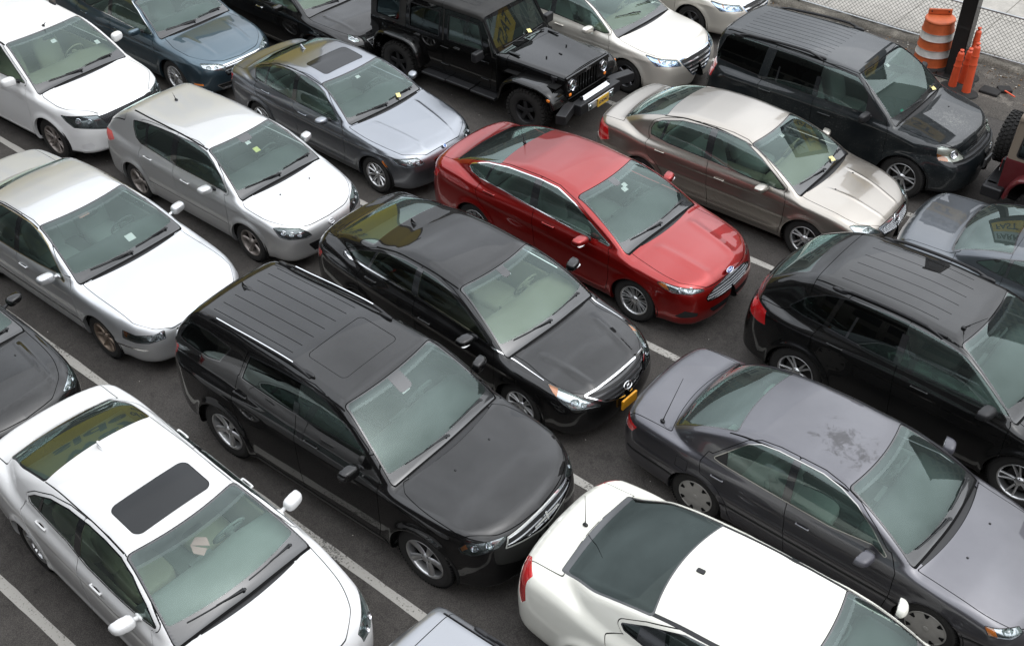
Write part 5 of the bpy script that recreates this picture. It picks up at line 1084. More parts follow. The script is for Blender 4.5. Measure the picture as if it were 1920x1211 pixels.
up('red', paint=P_red, dlo=pt('red', 'dlo'), trim=M_chrome, pillars=[bpost(-.33), post(-1.33, -1.18)], panes=[(-.33, -.36), (-1.33, -1.18)], hmat=P_red, hlen=.11,
   doors=doors4(SP['red'], .99, -.33, -1.40, 1.0, .30), handles=[(-.04, .93), (-1.15, .97)], mirror=(.60, 1.00, .10, .115, .068), mirsig=True, dash='dark', seat='grey',
   lamps=[HL('red', bowls=[(2.12, .64, .74, .032), (2.03, .74, .745, .032)]), tails(SP['red'], .80, .97), dict(kind='fog_light', pts=PT['red.fog'], dir=(.9, .4, .1), mat=M_ginset)],
   grilles=[GR('red', frame=.012, bmat=M_grsilver, bars=('h', .034, .50), bulge=.02, depth=.03), dict(name='lower_intake', pts=[(2.4, -.50, .45), (2.4, .50, .45), (2.4, .40, .35), (2.4, -.40, .35)], dir=(1, 0, .1), bars=('x', .03, .25), bmat=M_black)],
   boot=dict(w=.66, x=-2.00, c=.2, z=.82, wz=-.1), tab=(.06, .18), antenna=('rod', -1.22, 0, .20), badge=(2.3, .78, 'oval_blue'), wheel=dict(n=11, kind='twin', sw=.017), stickers=[(.73, .02, .045, .04), (.78, .08, .04, .035)], zones=[dict(proj='side', pts=[(-1.0, .1), (1.0, .1), (1.0, .19), (-1.0, .19)], mat=M_black)])
SP['red']['hood_side'] = [(.9, .70), (1.28, .735), (1.70, .76), (2.0, .72), (2.25, .50)]; SP['red']['hood_front'] = [(0, 2.32), (.3, 2.30), (.5, 2.25), (.72, 2.02)]
up('durango', paint=P_durango, dlo=pt('durango', 'dlo', 'dlo2'), trim=M_frit, pillars=[bpost(-.24, .05, -.03)], panes=[(-.24, -.26), (-1.2, -1.2)], gside=GP, doorb=.04,
   doors=doors4(SP['durango'], .95, -.24, -1.30, 1.32, .36, (-1.30, -1.22), -.03), handles=[(.0, 1.14), (-1.15, 1.17)], hlen=.11, mirror=(.68, 1.22, .085, .115, .085), seat='black', dash='dark',
   lamps=[HL('durango', bowls=[(2.2, .66, .88, .04), (2.1, .78, .86, .035)]), tails(SP['durango'], .98, 1.30, .60, .22)], grilles=[GR('durango', frame=.016, bmat=M_grsilver, bars=('h', .062, .26), bulge=.03, fout=.012)],
   ditch=[(.03, .006, -2.1, .35, M_gap)], ribs=[(.0, -1.85, -.62), (.17, -1.9, -.62), (.34, -1.9, -.62), (.48, -1.9, -.62)], sunroof=(-.48, .08, .42, .07, 0, 'paint'), rails=(.60, .62, -1.95, -.22, .055, M_chrome), antenna=('fin', -1.88, 0.),
   boot=dict(name='tailgate', w=.70, x=-2.18, c=.12, z=.75), tab=(.09, .27), badge=(2.39, .85, 'cross'), wheel=W5, jets=[(1.45, .28)], stickers=[(.78, -.02, .055, .06)], plate=None,
   zones=[dict(proj='side', pts=[(-1.08, .2), (1.06, .2), (1.06, .335), (-1.08, .335)], mat=M_black, out=.006), dict(proj='side', pts=[(-.98, .33), (1.0, .33), (1.0, .35), (-.98, .35)], mat=M_chrome, out=.006), dict(name='bumper_trim', proj='dir', dir=(1, 0, .1), pts=[(2.4, -.8, .31), (2.4, .8, .31), (2.4, .8, .335), (2.4, -.8, .335)], mat=M_chrome, out=.006)])
SP['durango']['hood_side'] = [(.9, .66), (1.09, .70), (1.25, .82), (1.60, .86), (2.0, .83), (2.24, .62)]; SP['durango']['hood_front'] = [(0, 2.34), (.3, 2.31), (.55, 2.24), (.8, 2.02)]
up('sonata', paint=P_black, dlo=pt('sonata', 'dlo'), trim=M_frit, pillars=[bpost(-.36, .06), post(-1.32, -1.12)], panes=[(-.36, -.40), (-1.32, -1.1)], gside=GB, hmat=P_black,
   doors=doors4(SP['sonata'], 1.0, -.36, -1.42, .98, .30), handles=[(-.14, .86), (-1.16, .96)], hlen=.11, mirror=(.64, 1.02, .10, .115, .066), mirsig=True, seat='beige', dash='tan',
   lamps=[HL('sonata', bowls=[(2.06, .66, .69, .045), (2.16, .60, .65, .03)]), tails(SP['sonata'], .80, .96)], grilles=[GR('sonata', frame=.016, bars=('h', .046, .42), bmat=mat('grille_slat_dark', (.03, .031, .033), .25, coat=.6), bulge=-.10, fout=.012, mat=M_ginset)],
   zones=[dict(proj='dir', dir=(0, .85, .53), pts=PT['sonata.chrome'], shrink=.004, mat=M_chrome, out=.003), dict(proj='dir', dir=(0, .7, .7), pts=PT['sonata.chromeb'], shrink=.008, mat=M_chrome, out=.003)],
   boot=dict(w=.66, x=-2.10, c=.2, z=.82), antenna=('fin', -1.18, 0.), tab=(.06, .19), badge=(2.3, .64, 'oval_slant_h'), plate=(2.36, .43, M_plate), wheel=W7, stickers=[(.84, .03, .03, .025)], ditch=[(.05, .005, -1.25, .2)])
SP['sonata']['hood_side'] = [(.9, .70), (1.06, .72), (1.33, .69), (1.64, .725), (1.97, .67), (2.16, .48)]; SP['sonata']['hood_front'] = [(0, 2.23), (.3, 2.20), (.5, 2.15), (.67, 1.97)]
up('camry', paint=P_camry, dlo=pt('camry', 'dlo'), trim=mat('dull_chrome', (.45, .44, .42), .3, 1.), trimw=.010, pillars=[bpost(-.31, .05), ([(-1.0, .8), (-1.4, .8), (-1.4, 1.1), (-1.08, 1.1)], M_black)], panes=[(-.31, -.36)],
   doors=doors4(SP['camry'], .90, -.31, -1.34, .95, .28), handles=[(-.08, .80), (-1.10, .80)], hlen=.08, mirror=(.61, .93, .10, .105, .066), mirmat=mat('grey_mirror_plastic', (.055, .054, .065), .4, coat=.4), seat='light', dash='dark',
   lamps=[HL('camry', bowls=[(1.99, .66, .68, .045)], hmat=M_reflector), tails(SP['camry'], .72, .86, .45, .3, subs=[([(-2.3, .5, .70), (-2.3, .95, .70), (-2.0, .95, .775), (-2.3, .5, .775)], M_redclear)])],
   grilles=[dict(pts=[(2.2, -.40, .68), (2.2, .40, .68), (2.2, .36, .60), (2.2, -.36, .60)], dir=(1, 0, .2), frame=.01, bars=('h', .02, .4), bmat=P_camry, fmat=P_camry)],
   boot=dict(w=.72, x=-1.90, c=.22, z=.70), ditch=[(.035, .005, -1.15, .2)], wheel=dict(n=7, kind='cap', sw=.028, col=M_hubcap), jets=[(1.38, .28)], stickers=[],
   zones=[dict(proj='side', pts=[(-2.3, .475), (2.2, .475), (2.2, .50), (-2.3, .50)], mat=M_black, out=.004)], seams=[dict(proj='side', pts=[(-1.62, .66), (-1.47, .66), (-1.47, .80), (-1.62, .80)], r=.02)])
SP['camry']['antenna'] = ('rod', -1.95, -.66, .75, .25); SP['camry']['hood_side'] = [(.8, .72), (.95, .745), (1.24, .735), (1.64, .725), (2.0, .64), (2.1, .56)]; SP['camry']['hood_front'] = [(0, 2.17), (.4, 2.15), (.6, 2.06), (.75, 1.9)]
up('mkx', paint=P_black2, dlo=pt('mkx', 'dlo'), trim=M_frit, pillars=[bpost(-.22, .05, -.04), post(-.95, -.85, .015), ([(-1.24, .8), (-1.30, .8), (-1.10, 1.7), (-1.04, 1.7)], P_black2)], panes=[(-.22, -.26), (-.95, -.86), (-1.27, -1.05)], gside=GP, doorb=.045,
   doors=doors4(SP['mkx'], 1.10, -.22, -1.30, 1.14, .33, (-1.33, -1.12), -.04), handles=[(.09, 1.01), (-.98, 1.04)], hlen=.11, hmat=P_black2, mirror=(.84, 1.16, .105, .115, .075), mirmat=M_black, seat='black', dash='dark',
   lamps=[dict(kind='tail_light', pts=[(-2.25, .72, 1.10), (-2.12, .80, 1.10), (-1.93, .88, 1.05), (-1.90, .91, .86), (-2.05, .88, .85), (-2.25, .80, .88)], dir=(-.6, .8, .1))], grilles=[],
   ribs=[(.10, -1.25, .02), (.30, -1.25, .02), (.48, -1.25, -.05)], rails=(.66, .68, -1.22, .10, .05, M_black), antenna=('rod', .22, -.42, .26, .8), ditch=[(.035, .005, -1.5, .3)],
   blm=(.10, .08, .03), boot=dict(name='tailgate', w=.80, x=-1.50, c=.02, z=.80), wheel=dict(n=5, kind='twin', sw=.034), stickers=[], zones=[dict(proj='side', pts=[(-2.4, .1), (2.4, .1), (2.4, .30), (-2.4, .30)], mat=M_black, out=.002)])
up('altima', paint=P_altima, dlo=pt('altima', 'dlo'), trim=M_frit, pillars=[bpost(-.28, .065), post(-1.16, -1.08)], panes=[(-.28, -.33), (-1.16, -1.06)],
   doors=doors4(SP['altima'], 1.02, -.28, -1.38, .97, .29), handles=[(-.04, .80), (-1.10, .87)], hlen=.085, mirror=(.68, .96, .10, .105, .062), seat='light', dash='tan',
   lamps=[HL('altima', bowls=[(2.16, .60, .70, .04)]), dict(kind='tail_light', pts=[(-2.42, .58, .96), (-2.42, .60, .72), (-2.22, .83, .66), (-2.05, .86, .74), (-2.10, .83, .93), (-2.3, .72, .98)], dir=(-.75, .65, .15), mat=M_redclear, subs=[([(-2.42, .62, .92), (-2.4, .62, .84), (-2.1, .86, .80), (-2.1, .86, .90)], M_red), ([(-2.42, .62, .76), (-2.42, .64, .70), (-2.1, .86, .70), (-2.1, .86, .76)], M_red)])],
   grilles=[GR('altima', frame=.018, bars=('x', .040, .30), fout=.006, mat=M_ginset, depth=.03)], hridges=[([(1.35, .34), (2.3, .22)], .008, .025)],
   boot=dict(w=.68, x=-1.99, c=.22, z=.75), ditch=[(.045, .006, -1.22, .27)], badge=(2.33, .66, 'ring_bar'), wheel=dict(n=5, kind='twin', sw=.036), jets=[(1.50, .28)], stickers=[(.85, -.03, .04, .035)])
SP['altima']['hood_side'] = [(1.0, .70), (1.17, .73), (1.5, .735), (1.8, .72), (2.07, .655), (2.27, .42)]; SP['altima']['hood_front'] = [(0, 2.31), (.4, 2.29), (.65, 2.08)]
up('pilot', paint=P_pilot, dlo=pt('pilot', 'dlo'), trim=M_black, pillars=[bpost(-.28, .05, -.02), post(-1.0, -1.0, .015), ([(-1.20, .8), (-1.36, .8), (-1.28, 1.8), (-1.12, 1.8)], P_pilot), ([(.64, .8), (1.1, .8), (1.1, 1.6), (.50, 1.6)], M_black)], panes=[(-.28, -.29), (-1.0, -1.0), (-1.28, -1.2)], gside=GP, doorb=.04,
   doors=doors4(SP['pilot'], .98, -.28, -1.28, 1.16, .36, (-1.30, -1.22), -.03), handles=[(-.06, .99), (-1.13, 1.05)], hlen=.11, mirror=(.62, 1.19, .075, .115, .085, .6), mirmat=M_black, seat='grey', dash='dark',
   lamps=[HL('pilot', bowls=[(1.96, .64, .86, .055)], hmat=mat('cloudy_lamp', (.70, .68, .60), .18, .2, coat=1)), tails(SP['pilot'], .92, 1.22, .62, .22)], grilles=[GR('pilot', frame=0, bars=('h', .045, .55), bmat=mat('grey_plastic', (.05, .052, .055), .5))],
   ribs=[(a, -1.9, -.35) for a in (.06, .18, .30, .42, .54)], rails=(.66, .68, -1.92, -.36, .06, M_black), ditch=[(.03, .006, -2.1, .25)], antenna=None, badge=(2.24, .85, 'h'), wheel=dict(n=5, kind='twin', sw=.036), plate=(2.28, .60, 1), platemat=mat('dark_plate_frame', (.07, .07, .07), .5),
   boot=dict(name='tailgate', w=.80, x=-2.16, c=.05, z=.80), stickers=[(.84, .0, .035, .03), (.12, -.50, .035, .035, mat('sticker_green', (.02, .25, .18), .5))], zones=[dict(proj='side', pts=[(-2.4, .1), (2.4, .1), (2.4, .33), (-2.4, .33)], mat=M_black, out=.002)], hood_front=[(0, 2.02), (.4, 2.00), (.6, 1.96), (.8, 1.86)], jets=[(1.42, .30)])
up('mazda', paint=P_silverc, dlo=pt('mazda', 'dlo'), trim=M_frit, pillars=[bpost(-.27, .07, -.05), post(-.96, -1.02, .03)], panes=[(-.27, -.30), (-.96, -1.02)],
   doors=doors4(SP['mazda'], .92, -.27, -1.12, .98, .28, (-1.13, -1.20)), handles=[(.02, .85), (-.88, .90)], hlen=.10, mirror=(.64, .98, .095, .10, .07), armmat=M_black, seat='black', dash='dark',
   lamps=[HL('mazda', subs=False, bowls=[(1.95, .70, .69, .032), (2.03, .62, .66, .032), (2.09, .52, .63, .032)], hmat=mat('dark_lamp_bezel', (.10, .10, .11), .25, .8)), dict(kind='tail_light', pts=[(-2.2, .60, .98), (-1.95, .84, .98), (-1.80, .87, .90), (-1.95, .86, .82), (-2.2, .62, .84)], dir=(-.6, .8, .1), mat=M_redclear)],
   grilles=[dict(pts=[(2.2, -.45, .46), (2.2, .45, .46), (2.2, .35, .30), (2.2, -.35, .30)], dir=(1, 0, .1), bars=('x', .03, .3), bmat=M_black, name='lower_intake')], badge=(2.15, .62, 'wings'),
   ditch=[(.045, .007, -1.45, .33)], tab=(.10, .17), antenna=('rod', -1.12, 0, .11, -.6), boot=dict(name='tailgate', w=.66, x=-1.62, c=.10, z=.62), wheel=dict(n=5, kind='wide', sw=.038, col=M_alloydk), jets=[(1.46, .28)],
   stickers=[(.80, -.02, .04, .03), (.62, .0, .045, .045, M_paperY), (.93, .50, .025, .03)], zones=[dict(proj='side', pts=[(-.95, .48), (.9, .48), (.9, .50), (-.95, .50)], mat=M_silvertrim if 'M_silvertrim' in globals() else P_silverc, out=.006)])
SP['mazda']['hood_side'] = [(.9, .66), (1.14, .72), (1.3, .79), (1.6, .765), (1.93, .62), (2.1, .42)]; SP['mazda']['hood_front'] = [(0, 2.12), (.3, 2.10), (.5, 2.03), (.65, 1.9)]
up('bmw', paint=P_bmw, dlo=pt('bmw', 'dlo'), trim=M_frit, pillars=[bpost(-.46, .055, -.04), post(-1.24, -1.16)], panes=[(-.46, -.50), (-1.24, -1.14)],
   doors=doors4(SP['bmw'], .72, -.46, -1.46, .97, .28), handles=[(-.22, .84), (-1.16, .90)], hlen=.105, mirror=(.38, .96, .10, .105, .066, .85), mirmat=P_bmw, seat='grey', dash='dark',
   lamps=[HL('bmw', subs=False, bowls=[(1.95, .66, .66, .038), (2.02, .54, .65, .034)], hmat=mat('lamp_bezel_mid', (.35, .36, .38), .2, .9)), dict(kind='side_marker', pts=PT['bmw.amber'], dir=(.2, 1, .1), mat=M_amber), tails(SP['bmw'], .76, .94, .45, .28)],
   grilles=[dict(pts=[(2.1, .03, .64), (2.1, .28, .63), (2.1, .26, .50), (2.1, .05, .50)], dir=(1, 0, .2), frame=.012, bars=('v', .03, .4), bmat=M_black)], boot=dict(w=.68, x=-1.95, c=.22, z=.76),
   ditch=[(.045, .005, -1.28, .02)], sunroof=(-.60, -.10, .42, .07, 0), antenna=('fin', -1.12, 0.), wheel=dict(n=10, kind='single', sw=.040), stickers=[(.82, -.02, .04, .03), (.93, .52, .025, .03)], badge=(2.05, .72, 'roundel'),
   seams=[dict(proj='side', pts=[(.86, .70), (.96, .70), (.96, .74), (.86, .74)], r=.01)])
SP['bmw']['hood_side'] = [(.7, .80), (.8, .82), (1.03, .825), (1.46, .785), (1.85, .67), (2.02, .40)]; SP['bmw']['hood_front'] = [(0, 2.04), (.34, 2.03), (.67, 1.85)]
up('seville', paint=P_silver, dlo=[[(x, y, z) for x, y, z in PT['seville.dlo'][:6]]+[(-.78, .67, 1.345), (-1.12, .68, 1.29), (-1.40, .80, .98), (-1.25, .86, .93), (-.95, .90, .915), (-.325, .905, .922), (.206, .891, .940), (.564, .87, .965)]], trim=mat('brass_edge_trim', (.35, .28, .15), .3, .8), trimw=.010, pillars=[bpost(-.30, .06, -.04), post(-1.12, -1.12, .03)], panes=[(-.30, -.34), (-1.12, -1.12)],
   doors=doors4(SP['seville'], .95, -.30, -1.36, .94, .28), handles=[(-.14, .79), (-1.2, .80)], hlen=.09, mirror=(.62, .96, .085, .115, .075), armmat=P_silver, seat='grey', dash='dark',
   lamps=[HL('seville', bowls=[(2.2, .69, .60, .045), (2.28, .60, .61, .04)]), tails(SP['seville'], .68, .86)], grilles=[dict(pts=[(2.4, -.42, .66), (2.4, .42, .66), (2.4, .36, .50), (2.4, -.36, .50)], dir=(1, 0, .2), frame=.015, bars=('v', .035, .35))],
   boot=dict(w=.74, x=-1.90, c=.24, z=.74), ditch=[(.035, .005, -1.28, .05)], wheel=dict(n=7, kind='single', sw=.042, col=mat('brake_dusted_alloy', (.20, .155, .12), .45, .6, var=.4, vscale=14)), stickers=[(.88, -.10, .075, .03, mat('sticker_red_white', (.5, .22, .2), .5)), (.26, .14, .06, .055)],
   zones=[dict(proj='side', pts=[(-2.3, .44), (2.2, .43), (2.2, .45), (-2.3, .46)], mat=M_chrome, out=.004)])
SP['seville']['hood_side'] = [(.8, .76), (1.0, .78), (1.5, .79), (2.0, .78), (2.2, .70), (2.32, .5)]; SP['seville']['hood_front'] = [(0, 2.37), (.4, 2.35), (.6, 2.27), (.8, 2.0)]
up('lexus', gap=.0055, paint=P_white, dlo=pt('lexus', 'dlo'), trim=M_frit, pillars=[bpost(-.27, .06, -.08), post(-1.08, -.96)], panes=[(-.27, -.33), (-1.08, -.93)],
   doors=doors4(SP['lexus'], .98, -.27, -1.36, 1.0, .30), handles=[(.08, .92), (-.96, .99)], hlen=.095, hmat=P_white, mirror=(.72, 1.03, .095, .115, .072), armmat=P_white, seat='beige', dash='grey',
   lamps=[dict(kind='headlight', pts=[(1.86, .90, .80), (2.06, .78, .79), (2.25, .55, .72), (2.27, .55, .60), (2.18, .72, .60), (1.98, .86, .66)], dir=D_HL, bowls=[(2.12, .72, .69, .04), (2.2, .62, .66, .035)]), tails(SP['lexus'], .80, .97)],
   grilles=[dict(pts=[(2.3, -.36, .68), (2.3, .36, .68), (2.3, .26, .50), (2.3, -.26, .50)], dir=(1, 0, .2), frame=.018, bars=('h', .03, .5))], boot=dict(w=.67, x=-1.98, c=.22, z=.84), antenna=('fin', -1.02, 0.),
   sunroof=(-.22, .26, .44, .09, 0), ditch=[(.055, .004, -1.1, .3)], wheel=W7, stickers=[], shade=.17, fritb=.15,
   zones=[dict(proj='side', pts=[(-1.0, .30), (1.0, .30), (1.0, .325), (-1.0, .325)], mat=M_chrome, out=.004)])
up('pathfinder', gap=.0055, paint=P_white, dlo=[[(1.0, .85, 1.19), (.80, .82, 1.33), (.52, .78, 1.50), (.28, .72, 1.60), (.0, .71, 1.645), (-1.2, .72, 1.65), (-2.1, .74, 1.58), (-2.25, .78, 1.35), (-2.1, .84, 1.24), (-1.2, .88, 1.21), (.6, .88, 1.19)]], trim=M_frit, pillars=[bpost(-.25, .05, -.03), bpost(-1.25, .05, -.03)], panes=[(-.25, -.27), (-1.25, -1.25)], gside=GP,
   doors=doors4(SP['pathfinder'], 1.0, -.25, -1.30, 1.18, .34, (-1.30, -1.25), -.03), handles=[(.0, 1.0), (-1.1, 1.03)], mirror=(.78, 1.22, .085, .115, .085), seat='beige', dash='tan',
   lamps=[HL('pathfinder', bowls=[(2.05, .76, .84, .04), (2.18, .64, .82, .035)], hmat=mat('lamp_bezel_dark2', (.16, .165, .18), .2, .9)), dict(kind='fog_light', pts=PT['pathfinder.fog'], dir=(.9, .4, .1), mat=M_white_lens)],
   grilles=[GR('pathfinder', frame=.02, bars=('x', .04, .25), bmat=mat('grey_mesh', (.10, .10, .11), .4, .6)), dict(name='grille_blade', center=False, pts=[(2.2, .50, .93), (2.3, .34, .92), (2.38, .22, .66), (2.38, .36, .62)], dir=(1, .3, .2), mat=M_chrome, depth=-.008)],
   ditch=[(.04, .008, -2.1, .35)], rails=(.64, .66, -1.95, -.2, .05, M_chrome), boot=dict(name='tailgate', w=.70, x=-2.2, c=.1, z=.8), antenna=('rod', .33, .05, .10, 1.0), wheel=dict(n=6, kind='twin', sw=.030, col=M_alloydk), stickers=[(.72, -.02, .045, .035), (.38, .60, .04, .04)],
   zones=[dict(proj='side', pts=[(-2.4, .1), (2.05, .1), (2.05, .31), (-2.4, .31)], mat=M_black, out=.003)], seams=[])
SP['pathfinder']['hood_side'] = [(1.0, .72), (1.19, .75), (1.34, .84), (1.66, .855), (1.9, .81), (2.2, .55)]; SP['pathfinder']['hood_front'] = [(0, 2.32), (.3, 2.30), (.5, 2.24), (.8, 1.92)]
SEDAN_DLO = lambda dx=0, dz=0: [[(x+dx, y, z+dz) for x, y, z in PT['altima.dlo']]]
up('bluef', paint=P_blue, dlo=SEDAN_DLO(-.10, 0), trim=M_chrome, trimw=.010, pillars=[bpost(-.34, .06), post(-1.22, -1.12)], panes=[(-.34, -.38), (-1.22, -1.1)], doors=doors4(SP['bluef'], .93, -.34, -1.42, .97, .29), handles=[(-.10, .84), (-1.15, .88)], hmat=P_blue,
   mirror=(.58, 1.0, .085, .115, .07), seat='grey', dash='dark', lamps=[HL('bluef', subs=False, bowls=[(2.10, .62, .66, .04), (2.18, .52, .65, .03)]), dict(kind='side_marker', pts=PT['bluef.amber'], dir=(.3, 1, .1), mat=M_amber), tails(SP['bluef'], .76, .95)],
   grilles=[dict(pts=[(2.3, -.50, .68), (2.3, .48, .68), (2.3, .40, .48), (2.3, -.40, .48)], dir=(1, 0, .2), frame=.02, bars=('h', .05, .5)), dict(name='lower_intake', pts=[(2.3, -.6, .36), (2.3, .62, .36), (2.3, .5, .24), (2.3, -.5, .24)], dir=(1, 0, .1), frame=.012, fmat=M_chrome)],
   wheel=W10, stickers=[(.86, .0, .04, .03), (.45, .58, .04, .04)], boot=dict(w=.68, x=-1.97, c=.2, z=.8))
SP['bluef']['hood_side'] = [(.95, .70), (1.1, .72), (1.46, .79), (1.9, .74), (2.1, .54)]
up('accord', paint=P_champ, dlo=SEDAN_DLO(-.02, .0), trim=M_frit, pillars=[bpost(-.30, .06), post(-1.18, -1.08)], panes=[(-.30, -.34), (-1.18, -1.06)], doors=doors4(SP['accord'], 1.0, -.30, -1.40, .98, .29), handles=[(-.12, .88), (-1.15, .90)], hlen=.10,
   mirror=(.60, 1.00, .085, .115, .068), seat='light', dash='tan', lamps=[HL('accord', bowls=[(2.06, .70, .74, .032), (2.14, .62, .72, .03)], hmat=mat('blue_tint_reflector', (.50, .62, .85), .15, 1., bump=.4, bscale=50))],
   grilles=[GR('accord', frame=.016, bars=('h', .07, .35), fmat=mat('blue_grey_chrome', (.45, .55, .70), .15, 1.))], wheel=dict(n=5, kind='wide', sw=.045, col=mat('dark_alloy', (.10, .10, .105), .3, .8)), stickers=[(.30, .58, .05, .07)], boot=dict(w=.68, x=-1.97, c=.2, z=.8),
   wup=.26, wipers=[(.12, .66, 1.), (-.50, .05, .9)])
SP['accord']['hood_side'] = [(.9, .70), (1.03, .73), (1.2, .795), (1.6, .82), (1.9, .76), (2.12, .56), (2.25, .33)]; SP['accord']['hood_front'] = [(0, 2.29), (.33, 2.26), (.56, 2.13)]
up('topsedan', paint=P_black, dlo=SEDAN_DLO(-.05, 0), trim=M_frit, pillars=[bpost(-.32, .06), post(-1.2, -1.1)], panes=[(-.32, -.36), (-1.2, -1.08)], gside=G2, doors=doors4(SP['topsedan'], .98, -.32, -1.40, .97, .29), handles=[(-.10, .84), (-1.15, .88)], hmat=M_chrome,
   mirror=(.56, 1.0, .085, .110, .066), seat='light', dash='tan', lamps=[HL('topsedan', subs=False, bowls=[(2.1, .60, .74, .035), (2.16, .56, .72, .03)])], grilles=[dict(pts=[(2.3, -.4, .70), (2.3, .4, .70), (2.3, .3, .48), (2.3, -.3, .48)], dir=(1, 0, .2), frame=.015, bars=('h', .03, .4))], wheel=W7, stickers=[])
up('leftcar', paint=P_black2, dlo=SEDAN_DLO(0, 0), trim=M_frit, pillars=[bpost(-.30, .06), post(-1.18, -1.08)], panes=[(-.30, -.34), (-1.18, -1.06)], doors=doors4(SP['leftcar'], 1.0, -.30, -1.40, .98, .29), handles=[(-.08, .86), (-1.15, .90)],
   mirror=(.62, 1.02, .095, .110, .066), seat='grey', dash='dark', lamps=[dict(kind='headlight', pts=[(1.87, .83, .82), (2.0, .76, .79), (2.16, .60, .76), (2.22, .50, .73), (2.18, .68, .66), (2.04, .83, .66)], dir=D_HL, bowls=[(2.08, .72, .72, .035), (2.16, .60, .71, .03)])],
   grilles=[dict(pts=[(2.3, -.36, .70), (2.3, .36, .70), (2.3, .26, .48), (2.3, -.26, .48)], dir=(1, 0, .2), frame=.015, bars=('v', .03, .4))], wheel=W7, stickers=[], jets=[(1.45, .45)])
up('coupe', gap=.0055, paint=P_cream, dlo=[[(.96, .84, 1.02), (.70, .79, 1.17), (.45, .72, 1.29), (.15, .65, 1.355), (-.20, .63, 1.375), (-.60, .65, 1.35), (-.95, .72, 1.26), (-1.20, .775, 1.16), (-1.14, .80, 1.11), (-.80, .83, 1.07), (-.2, .86, 1.035), (.5, .86, 1.01)]], trim=M_frit,
   pillars=[([(-.62, .8), (-1.0, .8), (-1.0, 1.5), (-.82, 1.5)], M_frit)], panes=[(-.62, -.74)], gside=[G_side, G_dark], gbl=glass('black_rear_glass', (.05, .055, .055), .01, (.1, .1, .1), refl=.6), doors=[([(.98, .28), (1.02, .6), (1.0, .92), (.85, 1.05), (-.3, 1.08), (-1.05, 1.12), (-1.30, .98), (-1.22, .80), (-1.02, .62), (-.96, .28)], (-9, -9), (9, 9))], doorb=.035, handles=[(-.75, .92)],
   mirror=(.74, 1.0, .08, .105, .08, .95), armmat=M_black, seat='black', dash='dark', lamps=[dict(kind='tail_light', pts=[(-2.44, .58, .99), (-2.34, .70, 1.06), (-2.22, .80, 1.02), (-2.20, .85, .74), (-2.27, .84, .64), (-2.34, .80, .72), (-2.40, .70, .90)], dir=(-.68, .72, .2), subs=[([(-2.44, .60, .98), (-2.3, .7, 1.0), (-2.24, .80, .88), (-2.36, .70, .88)], M_redclear)]), dict(kind='tail_light', pts=[(-2.44, .54, .99), (-2.35, .60, 1.10), (-2.20, .78, 1.09), (-2.24, .83, 1.0)], dir=(-.35, .35, .87), mat=mat('bright_red_lens', (.60, .03, .03), .15, coat=1))], grilles=[dict(pts=[(2.3, -.4, .70), (2.3, .4, .70), (2.3, .3, .48), (2.3, -.3, .48)], dir=(1, 0, .2))],
   zones=[dict(name='roof_sensor', proj='top', pts=[(-.87, -.025), (-.79, -.025), (-.79, .025), (-.87, .025)], r=.01, mat=M_black, out=.012)], boot=dict(w=.62, x=-2.02, c=.25, z=.80, wz=.1), ditch=[(.050, .015, -1.0, .36, M_black, -.003)], antenna=('rod', -2.10, 0, .42, -.05), wheel=W5T, stickers=[], blm=(.03, .015, .02), wsm=(.03, .03, .012))
up('convert', paint=P_conv, dlo=[[(.95, .85, 1.01), (.70, .79, 1.16), (.45, .72, 1.29), (.15, .66, 1.34), (-.30, .65, 1.345), (-.75, .67, 1.33), (-1.05, .71, 1.26), (-1.35, .78, 1.13), (-1.1, .82, 1.09), (-.4, .86, 1.05), (.4, .87, 1.02)]], trim=M_frit, pillars=[post(-.92, -.92, .02)], panes=[(-.92, -.92)],
   doors=[([(.98, .28), (1.02, .6), (1.0, .92), (.85, 1.05), (-.3, 1.08), (-.55, 1.08), (-.55, .28)], (-.52, -.6), (9, 9))], handles=[(-.35, .90)], mirror=(.66, 1.02, .09, .11, .068), seat='black', dash='dark', lamps=[tails(SP['convert'], .76, .93, .48, .30)], grilles=[],
   boot=dict(w=.70, x=-1.60, c=.10, z=.80), ditch=[], wheel=W7, stickers=[], seams=[dict(proj='top', pts=[(-.95, -1.2), (-1.6, -1.2), (-1.6, 1.2), (-.95, 1.2)], r=.02)])
up('bottom', paint=paint('mid_silver_paint', (.30, .31, .33), .7, .33, dirt=.08), dlo=[[(.9, .84, 1.09), (.6, .78, 1.30), (.25, .72, 1.48), (-.1, .70, 1.52), (-1.2, .70, 1.53), (-1.9, .72, 1.50), (-2.0, .78, 1.25), (-1.8, .82, 1.13), (-.5, .85, 1.11), (.4, .86, 1.10)]], trim=M_frit, pillars=[bpost(-.3, .05), bpost(-1.2, .05)], panes=[(-.3, -.3), (-1.2, -1.2)], gside=GP,
   doors=doors4(SP['bottom'], .95, -.3, -1.2, 1.08, .30, (-1.2, -1.2)), handles=[(-.05, .95), (-1.0, .98)], mirror=(.66, 1.12, .085, .11, .08), seat='black', lamps=[tails(SP['bottom'], 1.0, 1.3, .6, .2)], grilles=[], rails=(.58, .60, -1.60, -.2, .035, M_black), ditch=[(.055, .010, -1.95, .25, M_gap)],
   seams=[dict(proj='top', pts=[(-1.90, -1.2), (0, -1.2), (0, 1.2), (-1.90, 1.2)], r=.01, hw=.005)], boot=dict(name='tailgate', w=.72, x=-1.90, c=0, z=.7), wheel=W5T, stickers=[])
SP['accord2'] = dict(SP['accord'])
